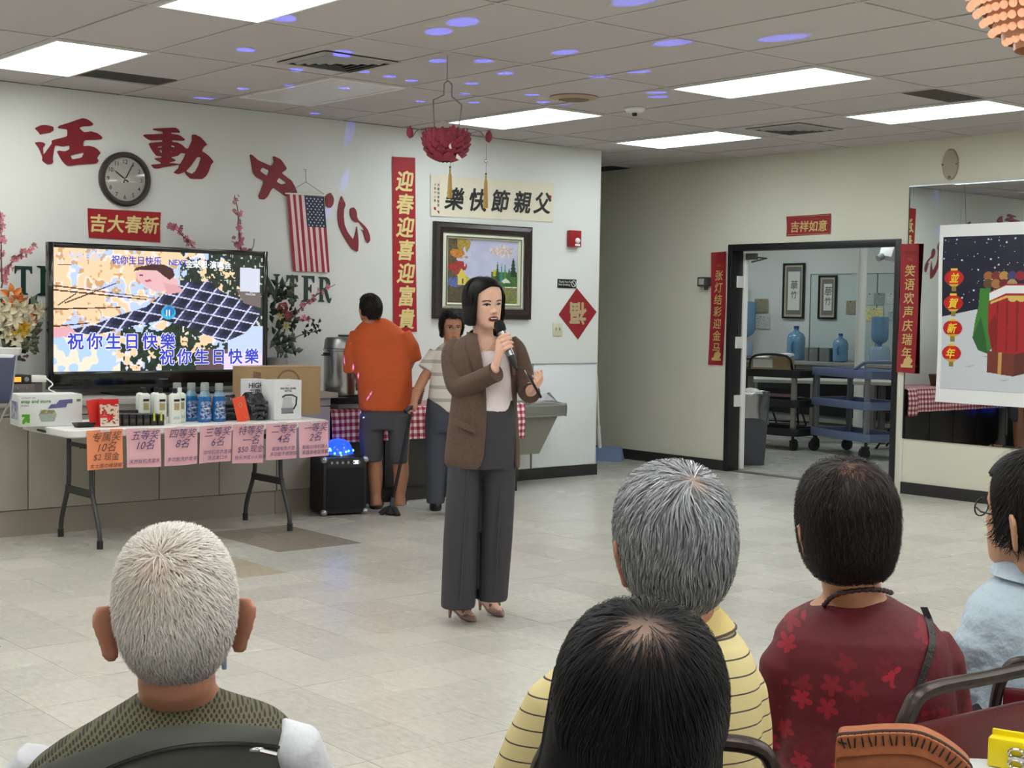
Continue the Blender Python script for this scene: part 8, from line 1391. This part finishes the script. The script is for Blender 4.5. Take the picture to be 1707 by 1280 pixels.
for row in range(9):
    z = -.12 - row * .036; r = .30 * math.sqrt(max(0.0, 1 - (row / 9.2) ** 2)); m_.lathe([(max(r, .01), z), (max(r - .004, .006), z - .03)], n=24, cap0=False, cap1=False)
m_.build('inner_bowl', mat('bowl_peach', srgb(196, 140, 104), .3), t)
# lotus lantern
lp = on_z((746, 92), CEIL); dl_ = math.hypot(lp.x, lp.y); ldep = float(np.array([lp.x, lp.y, lp.z - CAM_H]) @ RC[:, 2])
lc = at(746, 238, ldep); t = thing('lotus_lantern', 'dark pink petal lotus lantern hanging by wire from the ceiling', 'lantern', (lp.x, lp.y, CEIL), math.atan2(lp.y, lp.x) - PI / 2); k_ = ldep / FPX; zl_ = lambda py: (at(746, py, ldep).z - CEIL)
petm = mat('petal_rose', srgb(150, 44, 66), .6, noise=.15, nscale=30, obj_rand=.25); gw = mat('lotus_wire', srgb(126, 128, 128), .4, .6); gold_t = mat('tassel_gold', srgb(186, 150, 84), .8)
def petal(L, Wd):
    V = []; n = 6
    for i in range(n + 1):
        v = i / n; w = Wd * math.sin(PI * (v * .86 + .10)) ** .8 * (1 if v < 1 else .2)
        for u in (-1, -.5, 0, .5, 1): V.append((u * w, -.16 * L * math.sin(v * 1.9) + .25 * Wd * abs(u), v * L))
    return MB().add(V, [(i * 5 + j, i * 5 + j + 1, i * 5 + j + 6, i * 5 + j + 5) for i in range(n) for j in range(4)]).mesh('petal', petm, smooth=1.5, fix=False)
pme = petal(.098, .036); R0_ = 34 * k_
for ring, (zz, rr, tilt, n) in enumerate(((264, .30, .95, 9), (259, .50, .80, 12), (253, .66, .62, 15), (247, .80, .45, 17), (241, .88, .28, 18), (236, .86, .12, 16))):
    for k in range(n):
        a = 2 * PI * (k + .5 * (ring % 2)) / n; r = rr * R0_ * 1.0; o = link_mesh('petal', pme, t, (r * math.cos(a), r * math.sin(a), zl_(zz) - .02)); o.rotation_euler = (-tilt, 0, a + PI / 2); o.rotation_euler = (tilt, 0, a - PI / 2 + PI); o.scale = (1, 1, 1)
MB().lathe([(R0_ * .15, zl_(266)), (R0_ * .6, zl_(256)), (R0_ * .85, zl_(238)), (R0_ * .88, zl_(216)), (R0_ * .8, zl_(216))], n=24, cap1=False).build('bowl', petm, t)
bud = MB().lathe([(.002, 0), (.016, .014), (.021, .032), (.017, .052), (.004, .072)], n=10).mesh('bud', petm)
for px, py in ((685, 232), (817, 236), (757, 232)): o = link_mesh('bud', bud, t, ((px - 746) * k_, -.02 if px != 757 else -.12, zl_(py)))
MB().tube(catmull([(-.5 * R0_, 0, zl_(212)), ((700 - 746) * k_, 0, zl_(216)), ((690 - 746) * k_, -.01, zl_(228)), ((685 - 746) * k_, -.02, zl_(230))], 4), .003, 5).tube(catmull([(.5 * R0_, 0, zl_(212)), ((800 - 746) * k_, 0, zl_(216)), ((812 - 746) * k_, -.01, zl_(232)), ((817 - 746) * k_, -.02, zl_(234))], 4), .003, 5).build('bud_stem', gw, t)
hx = lambda px: (px - 746) * k_
MB().tube([(0, 0, 0), (0, 0, zl_(112)), (0, 0, zl_(134))], .0022, 5).tube([(hx(747), 0, zl_(134)), (hx(741), 0, zl_(140)), (hx(741), 0, zl_(158)), (hx(723), 0, zl_(167)), (hx(726), 0, zl_(214))], .0042, 6).tube([(hx(747), 0, zl_(134)), (hx(754), 0, zl_(140)), (hx(754), 0, zl_(160)), (hx(771), 0, zl_(174)), (hx(766), 0, zl_(214))], .0042, 6).build('hanging_wire', gw, t)
for px, y0, y1, ys in ((753, 288, 330, 262), (813, 297, 345, 238)):
    y_ = -.05 if px == 753 else -.02; MB().tube([(hx(px), y_, zl_(ys)), (hx(px), y_, zl_(y0 - 8))], .0012, 4).build('tassel_cord', gw, t); tl_ = MB().lathe([(.003, zl_(y0 - 8)), (.006, zl_(y0 - 4)), (.004, zl_(y0)), (.009, zl_(y0 + 4)), (.014, zl_(y1 - 10)), (.015, zl_(y1)), (.002, zl_(y1) - .002)], (hx(px), y_, 0), 12).build('tassel', gold_t, t); MB().ball((hx(px), y_, zl_(y0 - 9)), .006, 6, 5).build('tassel_bead', stm, tl_)
MB().ball((hx(813), -.02, zl_(267)), .012, 8, 6).build('charm', mat('charm_silver', srgb(210, 210, 214), .2, .8), t); MB().add([(hx(752), -.16, zl_(252)), (hx(750), -.165, zl_(248)), (hx(753), -.17, zl_(243)), (hx(755), -.165, zl_(252))], [(0, 1, 2, 3)]).add([(hx(764), -.10, zl_(258)), (hx(772), -.11, zl_(266)), (hx(770), -.10, zl_(270)), (hx(762), -.10, zl_(265))], [(0, 1, 2, 3)]).build('paper_leaf', white_m, t, smooth=0)
# ---------------------------------------------------------------- artificial flowers
twig = mat('twig_brown', srgb(92, 66, 62), .8); pinkp = mat('blossom_pink', srgb(206, 128, 140), .7, obj_rand=.3); pinkd = mat('blossom_dusky', srgb(150, 92, 96), .75, obj_rand=.3)
def blossom_mesh(r, m, seed):
    rs = np.random.RandomState(seed); b = MB()
    for k in range(5): a = 2 * PI * k / 5 + rs.rand() * .3; c_, s_ = math.cos(a), math.sin(a); b.add([(0, 0, 0), (r * .7 * c_ - r * .4 * s_, -r * .35, r * .7 * s_ + r * .4 * c_), (r * 1.1 * c_, -r * .55, r * 1.1 * s_), (r * .7 * c_ + r * .4 * s_, -r * .35, r * .7 * s_ - r * .4 * c_)], [(0, 1, 2, 3)])
    b.ball((0, -r * .25, 0), r * .22, 5, 4); return b.mesh('blossom', m, smooth=0, fix=False)
BL = [blossom_mesh(.020, pinkp, k) for k in range(3)] + [blossom_mesh(.017, pinkd, 7)]
def branch(label, pts, yw, n, spread=.022, sub=(), group='blossom branches'):
    """a branch traced by sight lines on to the plane y = yw, with its blossoms"""
    P = [on_y(p, yw) for p in pts]; o = P[0]; t = thing('blossom_branch', label, 'artificial flower', o, 0, group); L = catmull([(p.x - o.x, .01 * math.sin(i * 2), p.z - o.z) for i, p in enumerate(P)], 6)
    MB().tube(L, np.linspace(.006, .0025, len(L)), 6).build('twig', twig, t); rs = np.random.RandomState(len(label)); lines = [L]
    for s in sub: Q = [on_y(p, yw) for p in s]; K = catmull([(p.x - o.x, 0, p.z - o.z) for p in Q], 5); MB().tube(K, .003, 5).build('twig', twig, t); lines.append(K)
    for k in range(n): l = lines[0] if k % 4 or not sub else lines[1 + (k // 4) % len(sub)]; i = int((.12 + .88 * rs.rand()) * (len(l) - 1)); q = np.array(l[i]) + rs.randn(3) * spread * .6; ob = link_mesh('blossom', BL[rs.randint(4)], t, tuple(q)); ob.rotation_euler = (rs.rand() * 1.6 - .8, rs.rand() * 6, rs.rand() * 2 - 1); sc_ = .7 + .6 * rs.rand(); ob.scale = (sc_,) * 3
branch('tall pink blossom spray behind the television under the flag side', ((403, 425), (401, 400), (397, 378), (396, 350), (392, 325)), 9.55, 34, sub=(((402, 412), (392, 405), (386, 402)), ((402, 420), (420, 415), (424, 398))))
branch('short pink blossom spray behind the television left of middle', ((325, 414), (312, 400), (297, 386), (282, 370)), 9.55, 26)
branch('pink blossom branch reaching right across the green letters', ((452, 570), (478, 535), (505, 510), (530, 490), (560, 474)), 9.5, 40, sub=(((486, 545), (500, 533), (515, 528)),))
branch('pink blossom branch leaning right at the left edge of the picture', ((2, 480), (10, 455), (25, 430), (45, 418), (58, 414)), 9.5, 34); branch('upright pink blossom branch at the left edge of the picture', ((3, 470), (3, 430), (1, 390), (0, 352)), 9.48, 22)
# lily arrangement, left edge
lily_w = mat('lily_cream', srgb(206, 196, 166), .6, obj_rand=.2); lily_o = mat('lily_orange', srgb(206, 120, 60), .6, obj_rand=.2); lily_y = mat('lily_yellow', srgb(206, 166, 50), .6); leaf_g = mat('leaf_grey_green', srgb(84, 92, 70), .7, obj_rand=.3)
def lily(m, L=.075):
    b = MB()
    for k in range(6):
        a = 2 * PI * k / 6; V = []
        for i in range(5):
            v = i / 4; w = .26 * L * math.sin(PI * (v * .9 + .08)); r = L * (.1 + v * .9); h = L * (.55 * v - .5 * v ** 3)
            for u in (-1, 0, 1): V.append((r * math.cos(a) - u * w * math.sin(a), -h - .01 * abs(u), r * math.sin(a) + u * w * math.cos(a)))
        b.add(V, [(i * 3 + j, i * 3 + j + 1, i * 3 + j + 4, i * 3 + j + 3) for i in range(4) for j in range(2)])
    b.cyl((0, 0, 0), (0, -L * .7, 0), .004, .002, 5); return b.mesh('lily', m, smooth=1.2, fix=False)
def bouquet(name, label, base, y, flowers, leaves, vase, group=None):
    o = on_y(base, y); t = thing(name, label, 'artificial flower', o, 0, group); vase(t); rs = np.random.RandomState(int(base[0]) + 5)
    for (px, py, m, s) in flowers:
        q = on_y((px, py), y - .04) - o; MB().tube(catmull([(q.x * .15, 0, .05), (q.x * .5, -.01, q.z * .5), tuple(q)], 4), .004, 5).build('stem', leaf_g, t); ob = link_mesh('flower', m, t, tuple(q)); ob.rotation_euler = (rs.rand() * .8 - .2, rs.rand() * 6, rs.rand() * 1.2 - .6); ob.scale = (s,) * 3
    for (px, py, L, ang, m) in leaves:
        q = on_y((px, py), y) - o; c_, s_ = math.cos(ang), math.sin(ang); b = MB(); W_ = L * .30; b.add([(0, 0, 0), (L * .4 * c_ - W_ * s_, -.02, L * .4 * s_ + W_ * c_), (L * c_, -.01, L * s_), (L * .4 * c_ + W_ * s_, -.02, L * .4 * s_ - W_ * c_), (L * .45 * c_, -.035, L * .45 * s_)], [(0, 1, 4), (1, 2, 4), (2, 3, 4), (3, 0, 4)]); b.build('leaf', m, t, tuple(q + Vector((0, -.03 * rs.rand() - .0, 0))), smooth=0)
    return t
LW, LO, LY = lily(lily_w), lily(lily_o), lily(lily_y, .06); rs = np.random.RandomState(31)
fl_ = [(18, 492, LO, 1.1), (30, 500, LO, .9), (14, 506, LW, 1.2), (30, 512, LW, 1.0), (8, 520, LW, 1.1), (44, 515, LW, .8), (55, 524, LO, .9), (62, 518, LW, .9), (20, 530, LW, 1.2), (32, 552, LY, 1.2), (38, 546, LY, 1.0), (5, 545, LW, 1.0), (20, 548, LW, 1.0), (10, 556, LW, .9), (48, 535, LW, .8), (25, 565, LW, .8)]
lv_ = [(rs.randint(0, 60), rs.randint(495, 590), .05 + .05 * rs.rand(), rs.rand() * 6.28, leaf_g if rs.rand() > .35 else leaf_d) for _ in range(46)] + [(rs.randint(38, 66), rs.randint(540, 605), .035, rs.rand() * 6.28, twig) for _ in range(14)]
bouquet('lily_arrangement', 'artificial cream, orange and yellow lilies in a white pot, left edge of the picture', (8, 594), 9.42, fl_, lv_, lambda t: (MB().lathe([(.07, 0), (.10, .01), (.11, .055), (.10, .06)], n=20).build('pot', white_m, t), MB().lathe([(.06, .0), (.05, -.22), (.10, -.235)], n=16).build('pedestal', mat('case_grey'), t)))
# dark foliage with one rose, right of the television
rose = MB()
for k, (r, h) in enumerate(((.045, .0), (.036, .012), (.026, .02), (.015, .026))): rose.rings([[(r * (1 + .12 * math.sin(5 * a + k)) * math.cos(a) * s, -h - z, r * (1 + .12 * math.sin(5 * a + k)) * math.sin(a) * s) for a in [q * PI / 8 for q in range(16)]] for s, z in ((.6, 0), (1.0, .012), (.92, .022))], False, False)
rose_me = rose.mesh('rose', mat('rose_dusky', srgb(178, 98, 100), .7), smooth=1.0, fix=False); star = lily(mat('star_cream', srgb(190, 184, 140), .6), .04)
lv_ = [(440 + int(48 * rs.rand() ** .8), rs.randint(475, 590), .045 + .05 * rs.rand(), rs.rand() * 6.28, leaf_d if rs.rand() > .2 else leaf_g) for _ in range(84)] + [(rs.randint(455, 490), rs.randint(560, 592), .06 + .03 * rs.rand(), rs.rand() * 6.28, mat('leaf_grey', srgb(96, 104, 100), .6)) for _ in range(12)] + [(505 + rs.randint(-6, 8), 553 + rs.randint(-8, 8), .045, rs.rand() * 6.28, leaf_d) for _ in range(7)] + [(522 + rs.randint(-4, 6), 546 + rs.randint(-9, 9), .045, rs.rand() * 6.28, leaf_d) for _ in range(8)]
bouquet('foliage_arrangement', 'dark artificial foliage with a dusky rose right of the television', (462, 640), 9.50, [(470, 512, rose_me, 1.0), (478, 526, rose_me, .8), (476, 544, star, 1.0), (466, 528, star, .8)], lv_, lambda t: (MB().lathe([(.07, -.0), (.09, .08), (.075, .19), (.08, .2)], n=18).build('vase', mat('vase_grey', srgb(150, 150, 146), .4), t), MB().tube(catmull([(.0, 0, .15), (.1, -.02, .32), (.22, -.02, .38), (.32, -.03, .40)], 5), .004, 5).build('stem', leaf_d, t), MB().tube(catmull([(-.05, 0, .5), (.0, 0, .66), (.07, -.01, .78), (.12, -.01, .83)], 5), .003, 5).build('stem', leaf_d, t)))
# slim lyric display on a stand at the left edge
q = at(-8, 640, 8.3); t = thing('display_stand', 'dark blue display panel with a white top, cut by the left edge', 'stand', (q.x, q.y, 0), math.atan2(q.y, q.x) - PI / 2); zt = at(10, 592, 8.3).z; zb_ = at(10, 672, 8.3).z; hh = zt - zb_
MB().rings([[(x, y - .04 * v, zt - hh * v) for x, y in ((-.20, -.03), (.112 - .03 * v - .03 * max(0, v - .7), -.03), (.112 - .03 * v - .03 * max(0, v - .7), .02), (-.20, .02))] for v in (0, .3, .7, 1.0)]).build('panel', mat('panel_navy', srgb(52, 58, 84), .35), t, bevel=.012); MB().box(-.20, .105, -.032, .022, zt - .055, zt + .004).build('top_cap', mat('cap_white', srgb(214, 216, 222), .4), t, bevel=.012); MB().tube([(.118, -.035, zt), (.085, -.045, zt - hh * .9), (.05, -.05, zb_ - .05), (-.08, -.03, .6)], .006, 6).build('edge_strip', mat('edge_grey', srgb(150, 152, 160), .4), t)
MB().cyl((-.10, 0, .02), (-.10, 0, zb_ + .02), .022, n=12).build('column', black_paint, t); MB().lathe([(.13, 0), (.13, .015), (.04, .03)], (-.12, 0, 0), 24).build('foot', black_paint, t)
# ---------------------------------------------------------------- blue light thrown by the dome of the party speaker: narrow real beams
SP = [(771, 37, 2.4), (731, 53, 2), (572, 88, 1.7), (806, 102, 1.3), (730, 102, 1.3), (941, 88, 1.5), (1121, 72, 2.2), (1060, 0, 2), (999, 128, 1.1), (842, 123, 1), (786, 140, .8), (649, 128, .8), (606, 120, .7), (495, 117, .9), (410, 84, 1.3), (472, 30, 1.3), (1304, 64, 1.8), (686, 135, .7), (887, 159, .8), (905, 171, .7), (943, 176, .7), (1094, 155, .9), (1096, 162, .9), (1122, 191, .8), (963, 206, .8), (790, 171, .7), (732, 182, .7), (574, 146, .8), (483, 142, .7), (405, 148, .8), (348, 165, .6), (333, 164, .6), (270, 151, .8), (195, 148, 1), (98, 136, 1), (22, 120, 1), (525, 189, .6), (604, 189, .6), (675, 187, .6), (772, 157, .6), (700, 170, .5), (1064, 120, 1.0)]
dm = Vector(DOME); bl_m = (.10, .12, 1.0)
def beam(target, ang, power):
    d = (target - dm); L = bpy.data.lights.new('dome_beam', 'SPOT'); L.color = bl_m; L.energy = power * d.length ** 2; L.spot_size = math.radians(ang); L.spot_blend = .5; L.shadow_soft_size = .004; o = bpy.data.objects.new('dome_beam', L); COL.objects.link(o); o.location = dm + d.normalized() * .17; o.rotation_euler = d.to_track_quat('-Z', 'Y').to_euler()
for x, y, w in SP: tg = on_z((x, y), CEIL); d = (tg - dm).length; beam(tg, 1.9 + .35 * w, 62)
for x, y in ((351, 200), (583, 218), (575, 300), (417, 310), (612, 408), (544, 470), (512, 578), (548, 350)): beam(on_y((x, y), BY), 2.2, 26)
for x, y, yy in ((625, 612, 8.78), (612, 640, 8.78), (628, 655, 8.78), (660, 690, 8.78), (600, 705, 8.78), (640, 740, 8.78), (720, 640, 8.6), (712, 695, 8.6), (585, 700, 9.07), (570, 720, 9.07)): beam(on_y((x, y), yy), 2.6, 34)
